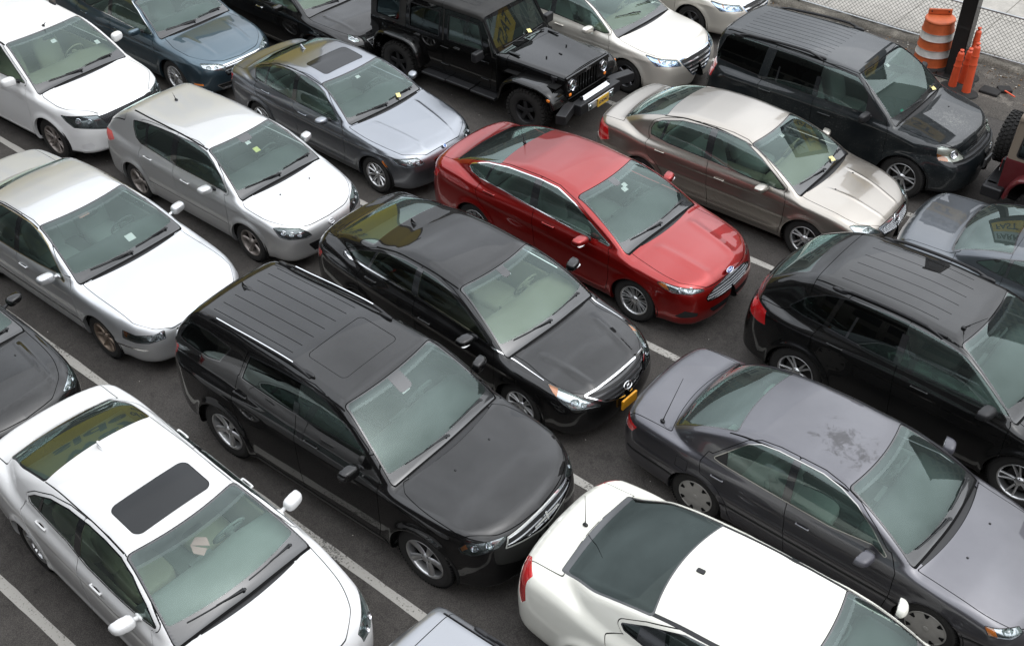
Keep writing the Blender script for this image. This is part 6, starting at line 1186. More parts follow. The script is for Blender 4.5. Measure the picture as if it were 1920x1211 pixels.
# ------------------------------------------------------------------ open off-road cars with flat sides
def at_wheel(r=.40, w=.26, col=None, nb=34):
    R = r*.56; h = w/2
    tyre = lathe([(-h+.02, R-.01), (-h+.0, R+.02), (-h-.008, (R+r)/2), (-h+.01, r-.05), (-h+.02, r-.018), (h-.02, r-.018), (h-.01, r-.05), (h, R)], 44); bl = []
    for k in range(nb):
        a = 2*math.pi*k/nb
        for j, (y0, y1) in enumerate(((-h-.004, -h+.055), (-h+.07, -.012), (.012, h-.07), (h-.055, h+.004))):
            b = box(-.020, .020, y0, y1, r-.045 if j in (0, 3) else r-.02, r+.002); bl.append(xform(b, roty(a+(.5*2*math.pi/nb if j % 2 else 0))))
    rim = join(lathe([(-h+.10, R-.04), (-h+.02, R-.025), (-h+.01, R-.004), (-h+.016, R+.004)], 40), lathe([(-h+.03, .001), (-h+.02, .05), (-h+.04, .07)], 24))
    sp = [xform(box(-.035, .035, -h+.03, -h+.06, .03, R-.015, .01), roty(2*math.pi*k/5)) for k in range(5)]
    return [(tyre, M_rubber), (join(*bl), M_rubber)], [(join(rim, *sp), col or M_black), (lathe([(-h+.12, .001), (-h+.12, R-.03)], 30), M_under)]
def offroader(label, pos, yaw, P, P_top, rimcol, group=None, plate=True, four=True):
    root = thing('off_roader', label, 'off-road car', (pos[0], pos[1], 0), math.radians(yaw), group)
    wb = 2.95 if four else 2.42; sh_ = 0 if four else .27; x_r = -2.16 if four else -1.90; F, Rr = wb/2, -wb/2
    # side sheet: tub below, slightly leaning upper
    zz = np.concatenate([np.linspace(.46, 1.10, 24), np.linspace(1.12, 1.70, 22)]); xx = np.linspace(x_r, .76, 96)
    Y = lambda z: np.where(z < 1.10, .79-.02*np.clip((.7-z)/.3, 0, 1), .785-(z-1.10)*.15)
    Pg = np.array([[(x, float(Y(z)), z) for z in zz] for x in xx]); sheet = gridsurf(Pg)
    if sheet[1][:, 1].mean() < 0: sheet = gridsurf(Pg, True)
    M = sheet
    fa = lambda xa: (lambda V, N: poly_sd([(xa-.56, .2), (xa-.52, .62), (xa-.34, .90), (xa+.34, .90), (xa+.52, .62), (xa+.56, .2)], V[:, 0], V[:, 2], .03))
    _, M = split(M, fa(Rr), 2, 0, .06); _, M = split(M, fa(F), 2, 0, .06)
    _, M = split(M, lambda V, N: poly_sd([(.70, 1.12), (.78, 1.12), (.78, 1.75), (.36, 1.75)], V[:, 0], V[:, 2]), 1)
    wins = [([(.50, 1.15), (.34, 1.58), (-.34, 1.58), (-.34, 1.13)], G_side), ([(-.52, 1.13), (-.52, 1.58), (-1.24, 1.58), (-1.24, 1.13)], G_dark), ([(-1.46, 1.15), (-1.46, 1.60), (x_r+.12, 1.58), (x_r+.10, 1.15)], G_dark)]
    if not four: wins = [wins[0], ([(-.60, 1.15), (-.60, 1.60), (x_r+.12, 1.58), (x_r+.10, 1.15)], G_dark)]
    panes = []
    for w_, g in wins:
        fw = lambda V, N, w_=w_: poly_sd(w_, V[:, 0], V[:, 2], .05); A, M = split(M, fw, 2, 0, .03); rim_, A = split(A, lambda V, N: -(fw(V, N)+.022), 1)[0], split(A, lambda V, N: fw(V, N)+.022, 1)[0]
        panes.append((A, rim_, g))
    upperf = lambda V, N: 1.105-V[:, 2]
    drs = [[(.62, .50), (.70, 1.0), (.66, 1.12), (.44, 1.66), (-.42, 1.66), (-.42, .50)], [(-.46, .50), (-.46, 1.66), (-1.32, 1.66), (-1.32, .98), (-1.02, .92), (-.86, .62), (-.84, .50)]]
    if not four: drs = drs[:1]
    gap = []; doors = []
    for i, dp in enumerate(drs):
        fd = lambda V, N, dp=dp: poly_sd(dp, V[:, 0], V[:, 2], .04); A, M = split(M, fshift(fd, .004), 2, .02); Rg, M = split(M, fshift(fd, -.004), 1, 0, .02); gap.append(offset(Rg, -.02)); doors.append(A)
    top_, tub = split(M, upperf, 1)
    for mm in (lambda p: p, mirror):
        make('body_side', [(mm(tub), P), (mm(join(*gap)), M_gap)], root); make('hardtop_side', [(mm(top_), P_top)], root)
        for i, A in enumerate(doors):
            x0 = (.02, -.90)[i]; d = make('door', [(mm(A), P)], root)
            hd = join(superell((x0-.12, .80, 1.04), (.075, .012, .03), .7, 14, 8), superell((x0-.12, .825, 1.05), (.075, .012, .014), .5, 14, 8)); make('door_handle', [(mm(hd), P)], d)
            for z in (.66, .98): make('hinge', [(mm(box(x0+.42, x0+.60, .785, .815, z-.02, z+.02, .008)), P)], d)
        for A, rim_, g in panes: make('side_window', [(mm(offset(A, -.012)), g), (mm(offset(rim_, .004)), M_black)], root)
    # bonnet
    def cap(xs, wf, zf, drop, n=17, r=.10):
        Q = []
        for x in xs:
            w_, z_ = wf(x), zf(x); row = []
            for t in np.linspace(-1, 1, n*2+1):
                s = abs(t); sg = 1 if t > 0 else -1
                if s < .62: y = w_*s/.62*.88; z = z_+.035*(1-(y/w_)**2)
                else:
                    k = (s-.62)/.38*math.pi/2
                    y = w_*.88+w_*.12*math.sin(min(k*1.6, math.pi/2)); z = z_+.035*(1-.88**2)-.02*(1-math.cos(min(k*1.6, math.pi/2)))*3-max(0, k-.98)*drop/.59
                row.append((x, sg*y, z))
            Q.append(row)
        g = gridsurf(np.array(Q)); return g if g[1][:, 2].mean() > 0 else gridsurf(np.array(Q), True)
    wf = lambda x: .70-(x-.72)*.085; zf = lambda x: 1.155-(x-.72)*.055
    hd = cap(np.linspace(.92, 2.06, 20), wf, zf, .22); cw = cap(np.linspace(.66, .914, 8), lambda x: wf(x)+.01, zf, .24)
    fr = box(2.05, 2.075, -.585, .585, .80, 1.10, .012)
    h = make('bonnet', [(join(hd, fr), P)], root); make('cowl_panel', [(cw, P), (join(*[box(.74, .86, -.30+.035*k, -.282+.035*k, 1.18, 1.196) for k in range(9)]), M_gap)], root)
    for s in (-1, 1):
        make('bonnet_latch', [(join(box(1.80, 1.92, s*.585-.02*s, s*.625, 1.0, 1.06, .008), box(1.84, 1.88, s*.60, s*.64, .90, 1.06, .008)), M_black)], h)
        make('bonnet_bumper', [(join(tube([(1.45, s*.28, 1.13), (1.45, s*.28, 1.175)], .014, 10)), M_black)], h)
        make('bonnet_hinge', [(join(box(.86, 1.08, s*.52, s*.57, 1.165, 1.185, .006)), M_black)], h)
    make('bonnet_nozzle', [(superell((1.55, -.02, 1.15), (.04, .015, .012), .8, 12, 6), M_black)], h)
    # grille with seven slots and round lamps
    g = [box(2.075, 2.12, -.60, .60, .64, .70, .01), box(2.075, 2.12, -.60, .60, 1.02, 1.09, .015)]
    for k in range(8): y = -.28+.08*k; g.append(box(2.075, 2.115, y-.014, y+.014, .68, 1.04, .006))
    for s in (-1, 1): g.append(box(2.075, 2.115, s*.60, s*.30, .68, 1.04, .01))
    make('grille', [(join(*g), P), (box(2.06, 2.08, -.30, .30, .68, 1.04), M_ginset)], root)
    for s in (-1, 1):
        e = make('headlight', [(xform(lathe([(.0, .001), (.03, .05), (.01, .085), (-.012, .09), (-.012, .09), (-.02, .098), (.02, .10)], 28), rotz(-math.pi/2)@np.diag([1., -1, 1]) if 0 else np.array([[0, 1, 0], [-1, 0, 0], [0, 0, 1.]]), (2.118, s*.45, .93)), M_bulb)], root)
        make('lens', [(superell((2.12, s*.45, .93), (.03, .085, .085), 1, 20, 12), M_lens)], e)
        make('indicator_lamp', [(superell((2.118, s*.50, .765), (.014, .035, .028), .7, 14, 8), M_amber)], root)
        make('indicator_lamp', [(superell((2.0, s*.955, .80), (.035, .012, .025), .8, 14, 8), M_amber)], root)
    tx = text_piece('Jeep', .085, .002, .001); make('badge', [(xform(tx, np.array([[0, 0, 1], [1, 0, 0], [0, 1, 0.]]), (2.122, 0, 1.055)), M_chrome)], root)
    # flares
    def flare(xa, s, prof):
        L = [(xa+a, b) for a, b in prof]; n = len(L); Q = np.zeros((n, 8, 3)); ys = [.55, .72, .86, .925, .95, .955, .945, .90]; dz = [0, 0, -.004, -.016, -.04, -.06, -.075, -.07]
        for i, (x, z) in enumerate(L):
            for j in range(8):
                cx, cz = xa, .45; v = np.array([x-cx, z-cz]); v /= np.linalg.norm(v); Q[i, j] = (x+v[0]*dz[j], s*ys[j], z+v[1]*dz[j])
        g = gridsurf(Q); c = (g[1]*(g[0]-np.array([xa, s*.6, .4]))).sum(1).mean(); g = g if c > 0 else gridsurf(Q, True); return join(g, offset((g[0], -g[1], g[2][:, ::-1]), .004))
    def dense(p): t = np.linspace(0, 1, 28); q = np.array(p); u = np.linspace(0, 1, len(p)); fx, fz = spl(list(zip(u, q[:, 0]))), spl(list(zip(u, q[:, 1]))); return [(float(fx(k)), float(fz(k))) for k in t]
    pf = dense([(-.60, .50), (-.52, .76), (-.38, .90), (-.15, .965), (.20, .965), (.45, .92), (.60, .80), (.66, .66)]); pr_ = dense([(-.60, .55), (-.54, .78), (-.38, .94), (-.15, .97), (.15, .97), (.36, .94), (.52, .78), (.60, .50)])
    for s in (-1, 1):
        make('wheel_flare', [(flare(F, s, pf), P)], root); make('wheel_flare', [(flare(Rr, s, pr_), P)], root)
        make('running_board', [(join(*[box(Rr+.62+k*(wb-1.24)/3, Rr+.60+(k+1)*(wb-1.24)/3, s*.72, s*.94, .40+.012*(k % 2), .45+.012*(k % 2), .02) for k in range(3)]), M_black)], root)
        q = (.52, s*.98, 1.16); m0 = make('door_mirror', [(join(rbox(q, (.055, .11, .085), .03), tube([(.50, s*.80, 1.08), (.52, s*.90, 1.12)], .02, 8)), M_black)], root); make('mirror_glass', [(box(q[0]-.060, q[0]-.056, q[1]-.09, q[1]+.09, q[2]-.065, q[2]+.065), M_chrome)], m0)
    # windscreen
    wb0, wb1 = np.array([.74, 0, 1.17]), np.array([.42, 0, 1.71])
    def fr_pt(u, v): c = wb0*(1-v)+wb1*v; return (c[0]-.03*u*u, u*(.73-.06*v), c[2])
    Q = np.array([[fr_pt(u, v) for v in np.linspace(0, 1, 24)] for u in np.linspace(-1, 1, 40)]); g = gridsurf(Q); g = g if g[1][:, 0].mean() > 0 else gridsurf(Q, True)
    fg = lambda V, N: np.max([np.abs(V[:, 1])-(.68-.055*(V[:, 2]-1.17)/.54), V[:, 2]-1.655, 1.235-V[:, 2]], axis=0); A, Fm = split(g, fg, 2, 0, .03)
    wo = make('windscreen_frame', [(Fm, P), (offset((Fm[0], -Fm[1], Fm[2][:, ::-1]), .03), P)], root); make('glass_pane', [(offset(A, -.012), glass('jeep_windscreen_glass', (.30, .38, .35), .05, (.2, .24, .22), refl=1.6))], wo)
    # hardtop roof
    Q = []
    for x in np.linspace(x_r-.01, .44, 40):
        row = []
        for t in np.linspace(-1, 1, 41):
            y = .715*np.sign(t)*min(1, abs(t)*1.06); z = 1.755+.012*(1-abs(t)**2)-.085*max(0, (abs(t)-.86)/.14)**2-.03*max(0, (x-.30)/.14)**2; row.append((x, y, z))
        Q.append(row)
    g = gridsurf(np.array(Q)); g = g if g[1][:, 2].mean() > 0 else gridsurf(np.array(Q), True); extra = []
    for yy in (-.40, -.14, .14, .40):
        fr_ = lambda V, N, yy=yy: np.abs(poly_sd([(-.30, yy-.07), (.10, yy-.07), (.10, yy+.07), (-.30, yy+.07)], V[:, 0], V[:, 1], .05))-.004; A, g = split(g, fr_, 3); extra.append(A)
    for xs in (-.42, -.47): A, g = split(g, lambda V, N, xs=xs: np.abs(V[:, 0]-xs)-.004, 2); extra.append(A)
    make('hardtop_roof', [(g, P_top), (offset(join(*extra), -.003), M_gap)], root)
    rear = [box(x_r-.02, x_r+.01, -.79, .79, .50, 1.12, .01)]; make('tailgate', [(join(*rear), P)], root); make('rear_window_panel', [(prism([(-.78, 1.12), (.78, 1.12), (.70, 1.70), (-.70, 1.70)], x_r-.015, x_r+.01, 'yz'), P_top), (prism([(-.55, 1.2), (.55, 1.2), (.50, 1.6), (-.50, 1.6)], x_r-.022, x_r-.014, 'yz'), M_frit)], root)
    for s in (-1, 1):
        t = make('tail_light', [(rbox((x_r-.03, s*.69, .94), (.04, .065, .11), .015), M_black), (rbox((x_r-.065, s*.69, .965), (.012, .05, .07), .01), M_red), (rbox((x_r-.065, s*.69, .865), (.012, .05, .025), .008), M_white_lens)], root)
    make('rear_bumper', [(join(rbox((x_r-.12, 0, .54), (.10, .80, .09), .03), *[rbox((x_r-.06, s*.80, .54), (.15, .11, .09), .03) for s in (-1, 1)]), M_black)], root)
    # front bumper with a bright middle plate
    b = [xform(rbox((0, 0, 0), (.10, .58, .095), .02), None, (2.30, 0, .58))]+[xform(rbox((0, 0, 0), (.09, .26, .085), .02), rotz(-s*.30), (2.24, s*.78, .58)) for s in (-1, 1)]
    b += [box(2.24, 2.30, s*.36, s*.40, .66, .73, .01) for s in (-1, 1)]
    make('front_bumper', [(join(*b), M_black), (join(xform(rbox((0, 0, 0), (.095, .37, .018), .012), roty(math.radians(33)), (2.325, 0, .655)), box(2.39, 2.405, -.36, .36, .49, .59, .006)), M_silverplate)], root)
    for s in (-1, 1): make('fog_light', [(superell((2.41, s*.30, .55), (.03, .05, .05), 1, 16, 10), M_lens), (superell((2.405, s*.30, .55), (.02, .045, .045), 1, 16, 10), M_bulb)], root)
    if plate:
        tx = xform(text_piece('EZ4DMZ', .072, .001, .001), np.array([[0, 0, 1], [1, 0, 0], [0, 1, 0.]]), (2.428, .04, .545))
        make('licence_plate', [(box(2.41, 2.426, -.115, .195, .47, .62), mat('licence_plate_gold', (.60, .38, .05), .4)), (tx, M_plateink)], root)
    # wheels and spare
    ty, ri = at_wheel(col=rimcol); me = None
    for i, (x, s) in enumerate(((F, -1), (Rr, -1), (F, 1), (Rr, 1))):
        e = sub('wheel', root, (x, s*.77, .40), (0, random.uniform(0, 6), 0 if s < 0 else math.pi))
        if me is None: a, b_ = make('tyre', ty, e), make('rim', ri, e); me = (a.data, b_.data)
        else:
            for nm, d in zip(('tyre', 'rim'), me): o = bpy.data.objects.new(nm, d); COL.objects.link(o); o.parent = e
    e = sub('spare_wheel', root, (x_r-.19, 0, 1.02), (0, 0, -math.pi/2))
    for nm, d in zip(('tyre', 'rim'), me): o = bpy.data.objects.new(nm, d); COL.objects.link(o); o.parent = e
    for xa in (F, Rr):
        for s in (-1, 1): make('wheel_well', [(box(xa-.54, xa+.54, s*.40, s*.44, .3, .96), M_under), (box(xa-.54, xa+.54, s*.42, s*.78, .93, .945), M_under)], root)
    it = [(box(x_r+.05, 2.05, -.42, .42, .42, .52), M_under), (box(x_r+.05, .7, -.76, .76, .46, .52), M_under), (box(.60, .72, -.72, .72, .5, 1.12), M_under), (box(1.0, 2.05, -.56, .56, .5, .85), M_under)]
    make('chassis', it, root)
    for y in (-.36, .36):
        e = sub('front_seat', root); make('seat_cushion_and_back', [(join(superell((-.30, y, .78), (.26, .24, .09), .5), xform(superell((0, 0, 0), (.08, .23, .34), .5), roty(-.3), (-.60, y, 1.05))), M_seat['grey'])], e); make('headrest', [(superell((-.74, y, 1.42), (.05, .12, .08), .6), M_seat['grey'])], e)
    make('dashboard', [(box(.30, .62, -.70, .70, .9, 1.14, .06), M_seat['dark'])], root)
    t = np.linspace(0, 2*math.pi, 29); make('steering_wheel', [(tube([(.12+.08*math.cos(k), .36+.18*math.sin(k), 1.16+.16*math.cos(k)) for k in t], .014, 6, False), M_seat['dark'])], root)
    for s, (a, b_) in zip((0, 1), ((-.52, -.02), (.05, .55))):
        L = [np.array(fr_pt(u/.73, .07+.05*abs(u-a)))+np.array([.03, 0, .012]) for u in np.linspace(a, b_, 7)]; make('wiper', [(join(tube(L, .008, 6), tube([(.80, (a+b_)/2+.2, 1.19), L[3]], [.012, .007], 6)), M_black)], root)
    make('antenna_rod', [(tube([(.80, -.74, 1.14), (.78, -.74, 1.80)], [.004, .002], 6), M_black)], root)
    return root
M_silverplate = mat('brushed_plate', (.62, .63, .64), .35, .8)
# ------------------------------------------------------------------ ground, markings and the edge of the lot
def ground_mat(name, base, cell, spread, stain=.5, warm=(1.10, 1.0, .91), rough=.85, cracks=False, patches=0.):
    m = bpy.data.materials.new(name); m.use_nodes = True; nt = m.node_tree; b = nt.nodes['Principled BSDF']; L = nt.links.new; b.inputs['Roughness'].default_value = rough; b.inputs['Specular IOR Level'].default_value = .3
    tc = nt.nodes.new('ShaderNodeTexCoord')
    def noise(sc, det=6, ro=.6): n = nt.nodes.new('ShaderNodeTexNoise'); n.inputs['Scale'].default_value = sc; n.inputs['Detail'].default_value = det; n.inputs['Roughness'].default_value = ro; L(tc.outputs['Object'], n.inputs['Vector']); return n.outputs[0]
    def rng_(src, a, b_, c, d): r = nt.nodes.new('ShaderNodeMapRange'); L(src, r.inputs[0]); r.inputs[1].default_value, r.inputs[2].default_value, r.inputs[3].default_value, r.inputs[4].default_value = a, b_, c, d; return r.outputs[0]
    def mul(a, b_): x = nt.nodes.new('ShaderNodeMath'); x.operation = 'MULTIPLY'; L(a, x.inputs[0]); L(b_, x.inputs[1]); return x.outputs[0]
    v = nt.nodes.new('ShaderNodeTexVoronoi'); v.inputs['Scale'].default_value = cell; L(tc.outputs['Object'], v.inputs['Vector'])
    grain = rng_(v.outputs['Distance'], 0, .7, 1+spread, 1-spread); big = rng_(noise(.45, 8, .62), .3, .7, 1-stain*.35, 1+stain*.35); mid = rng_(noise(5, 7), .3, .7, .85, 1.15); fine = rng_(noise(140, 2), .3, .7, 1-spread, 1+spread)
    f = mul(mul(grain, big), mul(mid, fine)); f = mul(f, rng_(noise(.8, 10, .66), .56, .70, 1, .74)) if cracks else f; f = mul(f, rng_(noise(7, 4, .5), .68, .74, 1, .6)) if cracks else f
    if cracks:
        vc = nt.nodes.new('ShaderNodeTexVoronoi'); vc.feature = 'DISTANCE_TO_EDGE'; vc.inputs['Scale'].default_value = .35; n = nt.nodes.new('ShaderNodeTexNoise'); n.inputs['Scale'].default_value = 2.5; n.inputs['Detail'].default_value = 6; L(tc.outputs['Object'], n.inputs['Vector'])
        ad = nt.nodes.new('ShaderNodeMix'); ad.data_type = 'RGBA'; ad.blend_type = 'LINEAR_LIGHT'; ad.inputs[0].default_value = .35; L(tc.outputs['Object'], ad.inputs[6]); L(n.outputs[1], ad.inputs[7]); L(ad.outputs[2], vc.inputs['Vector'])
        f = mul(f, rng_(vc.outputs['Distance'], 0, .005, .74, 1))
    if patches: f = mul(f, rng_(noise(2.2, 9, .7), .52, .62, 1, 1+patches))
    cb = nt.nodes.new('ShaderNodeMix'); cb.data_type = 'RGBA'; cb.blend_type = 'MULTIPLY'; cb.inputs[0].default_value = 1; cb.inputs[6].default_value = (base*warm[0], base*warm[1], base*warm[2], 1); L(f, cb.inputs[7]); L(cb.outputs[2], b.inputs['Base Color'])
    bp = nt.nodes.new('ShaderNodeBump'); bp.inputs['Strength'].default_value = .5; bp.inputs['Distance'].default_value = .006; L(v.outputs['Distance'], bp.inputs['Height']); L(bp.outputs[0], b.inputs['Normal'])
    return m
def worn_paint_mat():
    m = bpy.data.materials.new('worn_white_line_paint'); m.use_nodes = True; nt = m.node_tree; b = nt.nodes['Principled BSDF']; L = nt.links.new; b.inputs['Roughness'].default_value = .7
    tc = nt.nodes.new('ShaderNodeTexCoord'); n = nt.nodes.new('ShaderNodeTexNoise'); n.inputs['Scale'].default_value = 38; n.inputs['Detail'].default_value = 8; n.inputs['Roughness'].default_value = .7; L(tc.outputs['Object'], n.inputs['Vector'])
    n2 = nt.nodes.new('ShaderNodeTexNoise'); n2.inputs['Scale'].default_value = 1.3; n2.inputs['Detail'].default_value = 5; L(tc.outputs['Object'], n2.inputs['Vector'])
    ma = nt.nodes.new('ShaderNodeMath'); ma.operation = 'MULTIPLY_ADD'; L(n2.outputs[0], ma.inputs[0]); ma.inputs[1].default_value = .55; L(n.outputs[0], ma.inputs[2])
    r = nt.nodes.new('ShaderNodeMapRange'); r.inputs[1].default_value = .82; r.inputs[2].default_value = .92; L(ma.outputs[0], r.inputs[0])
    mx = nt.nodes.new('ShaderNodeMix'); mx.data_type = 'RGBA'; mx.inputs[6].default_value = (.36, .345, .315, 1); mx.inputs[7].default_value = (.06, .056, .05, 1); L(r.outputs[0], mx.inputs[0]); L(mx.outputs[2], b.inputs['Base Color']); return m
def sheet(name, x0, x1, y0, y1, z, m, nx=2, ny=2):
    P = np.array([[(x, y, z) for y in np.linspace(y0, y1, ny)] for x in np.linspace(x0, x1, nx)]); g = gridsurf(P); g = g if g[1][:, 2].mean() > 0 else gridsurf(P, True)
    o = make(name, [(g, m)]); o['kind'] = 'structure'; return o
M_asph = ground_mat('lot_asphalt', .062, 95, .36, .75, cracks=True)
sheet('lot_ground', -400, 400, -400, 20.45, 0, M_asph)
M_dirt = ground_mat('gritty_edge_asphalt', .065, 60, .45, .9, (1.12, 1.0, .86), patches=.9)
P = np.array([[(x, y+.12*math.sin(x*1.7)*(1 if y < 19 else 0)+.07*math.sin(x*4.1+1)*(1 if y < 19 else 0), .004) for y in np.linspace(18.6, 20.45, 5)] for x in np.linspace(-40, 30, 200)]); g = gridsurf(P); g = g if g[1][:, 2].mean() > 0 else gridsurf(P, True)
o = make('gritty_ground_strip', [(g, M_dirt)]); o['kind'] = 'structure'
M_kerb = ground_mat('crumbling_concrete', .14, 40, .35, .8, (1.1, 1.0, .84), patches=.5)
n = 260; xs = np.linspace(-40, 30, n); prof = [(20.43, 0.0), (20.45, .05), (20.50, .085), (20.60, .095), (20.72, .095), (20.76, .09)]
P = np.array([[(x, y+rng.normal(0, .008), z*(1+.35*math.sin(x*3.1)*math.sin(x*7.7))+rng.normal(0, .005)) for y, z in prof] for x in xs]); g = gridsurf(P); g = g if g[1][:, 2].mean() > 0 else gridsurf(P, True)
o = make('broken_kerb', [(g, M_kerb)]); o['kind'] = 'structure'
M_walk = ground_mat('pavement_concrete', .33, 30, .06, .35, (1.06, 1.0, .90))
sheet('pavement', -400, 400, 20.75, 26.6, .09, M_walk)
M_joint = mat('pavement_joint', (.14, .13, .11), .9)
J = [box(x-.008, x+.008, 20.80, 26.6, .088, .0935) for x in np.arange(-30.2, 20, 1.52)]+[box(-60, 60, y-.008, y+.008, .088, .0925) for y in (22.4, 24.0)]
o = make('pavement_joints', [(join(*J), M_joint)]); o['kind'] = 'structure'
sheet('road', -400, 400, 26.6, 42, .0, ground_mat('street_asphalt', .12, 80, .2, .5))
sheet('far_pavement', -400, 400, 42, 400, .05, M_walk)
M_line = worn_paint_mat()
for i, y in enumerate((-.36, 2.16, 4.68, 7.20, 9.72, 12.25, 14.80, 17.40)):
    xa, xb = -30, 20; xs = np.linspace(xa, xb, 400); P = np.array([[(x, y+s*(.055+.004*math.sin(x*5+i)+rng.normal(0, .0012)), .004) for s in (-1, 1)] for x in xs]); g = gridsurf(P); g = g if g[1][:, 2].mean() > 0 else gridsurf(P, True)
    o = make('bay_line', [(g, M_line)]); o['kind'] = 'structure'
# litter and loose stones along the edge: nobody could count them
it = []; mats_ = [mat('grit_grey', (.20, .18, .15), .9), mat('grit_pale', (.42, .40, .36), .9), mat('grit_brown', (.10, .065, .035), .9), mat('leaf_bits', (.20, .11, .04), .9)]
for m_, n_ in zip(mats_, (420, 120, 420, 260)):
    q = []
    for _ in range(n_):
        x, y = rng.uniform(-14, 2), 20.42-abs(rng.normal(0, .45)); s = rng.uniform(.006, .022); 
        if y < 18.3: continue
        v = rng.normal(0, 1, (6, 3))*[s, s, s*.5]; a = rng.uniform(0, 6); q.append(moved(superell((0, 0, 0), (s*rng.uniform(.6, 1.6), s, s*.5), 1.2, 5, 3), (x, y, .006+s*.4)))
    it.append((join(*q), m_))
q = [moved(superell((0, 0, 0), (rng.uniform(.004, .012), rng.uniform(.004, .01), .004), 1.2, 5, 3), (rng.uniform(-16, 1), rng.uniform(1, 18.5), .005)) for _ in range(260)]; it.append((join(*q), mats_[1]))
tag(make('litter', it), 'loose grit, leaf bits and litter scattered along the foot of the fence', 'litter', kind='stuff')

# ------------------------------------------------------------------ chain-link fence
M_galv = mat('galvanised_pipe', (.42, .43, .43), .35, .7, var=.25, vscale=6); M_wire = mat('galvanised_wire', (.10, .10, .095), .5, .6)
def fence():
    root = thing('chain_link_fence', 'low galvanised chain-link fence along the pavement edge', 'fence', (-5, 20.62, 0)); X0, X1 = -24, 16
    o = make('top_rail', [(tube([(x, 0, .955) for x in np.linspace(X0, X1, 12)], .021, 10), M_galv)], root); make('bottom_rail', [(tube([(x, 0, .125+.012*math.sin(x*.9)) for x in np.linspace(X0, X1, 60)], .019, 10), M_galv)], root)
    for x in (-4.42-9.15, -4.42-6.1, -4.42-3.05, -4.42, -4.42+3.05+2.6): 
        p = make('fence_post', [(join(tube([(x, .035, .05), (x, .035, .975)], .030, 12), superell((x, .035, .98), (.034, .034, .02), 1, 12, 6)), mat('dark_fence_post', (.10, .11, .11), .5, .5))], root)
    # woven wires: two families of zigzag strands as thin ribbons
    w = .0036; p_ = .085; z0, z1 = .12, .95; Hh = z1-z0; V, T = [], []; k = 0
    for fam in (1, -1):
        for x in np.arange(X0-Hh, X1+Hh, p_):
            xa, za, xb, zb = x, z0, x+Hh, z1
            if fam < 0: xa, xb = xb, xa
            if min(xa, xb) < X0 or max(xa, xb) > X1: continue
            d = nrm(np.array([xb-xa, 0, zb-za])); s = np.cross(d, [0, 1., 0]); yy = .004*fam; a, b = np.array([xa, yy, za]), np.array([xb, yy, zb])
            for side in (s, np.array([0, 1., 0])):
                V += [a-side*w, a+side*w, b+side*w, b-side*w]; T += [(k, k+1, k+2), (k, k+2, k+3)]; k += 4
    V = np.array(V); N = np.tile([0, -.7, .7], (len(V), 1)); make('wire_mesh', [((V, N, np.array(T)), M_wire)], root)
fence()

# ------------------------------------------------------------------ pole and sign, barrel, posts
M_pole = mat('black_steel_pole', (.010, .0085, .008), .42, coat=.3, var=.3, vscale=3)
root = thing('sign_pole', 'tall thick black steel pole standing between the orange barrel and the orange posts', 'pole', (-5.70, 19.70, 0), math.radians(0))
w_ = .13; H_ = 6.0
make('shaft', [(join(box(-w_, w_, -w_, -w_+.025, .0, H_, .004), box(-w_, w_, w_-.025, w_, .0, H_, .004), box(-.012, .012, -w_+.02, w_-.02, 0, H_), box(w_-.012, w_, -w_, w_, 0, H_), box(-w_, -w_+.012, -w_, w_, 0, H_)), M_pole)], root)
make('base_plate', [(join(box(-.30, .30, -.30, .30, 0, .03, .008), *[tube([(a*.24, b*.24, .02), (a*.24, b*.24, .08)], .016, 8) for a in (-1, 1) for b in (-1, 1)]), M_pole)], root)
root = thing('parking_sign', 'dark box sign with white PARK panel over yellow FAST panel high on the black pole', 'sign', (-5.45, 19.44, 4.65), math.radians(-24))
make('board', [(box(-1.15, 1.15, -.12, .06, -1.12, 1.15, .04), mat('sign_board_dark', (.02, .021, .025), .4))], root)
make('white_panel', [(box(-.95, .95, -.14, -.11, .05, .85, .01), mat('sign_white', (.55, .57, .60), .4))], root); make('yellow_panel', [(box(-.95, .95, -.14, -.11, -.80, .04, .01), mat('sign_yellow', (.75, .46, .02), .4))], root)
RX = np.array([[1, 0, 0], [0, 0, -1.], [0, 1, 0]])
for t, z, s in (('PARK', .43, .62), ('FAST', -.40, .62)): make('lettering', [(xform(text_piece(t, s, .004, .012), RX, (0, -.146, z)), mat('sign_ink', (.012, .012, .014), .5))], root)

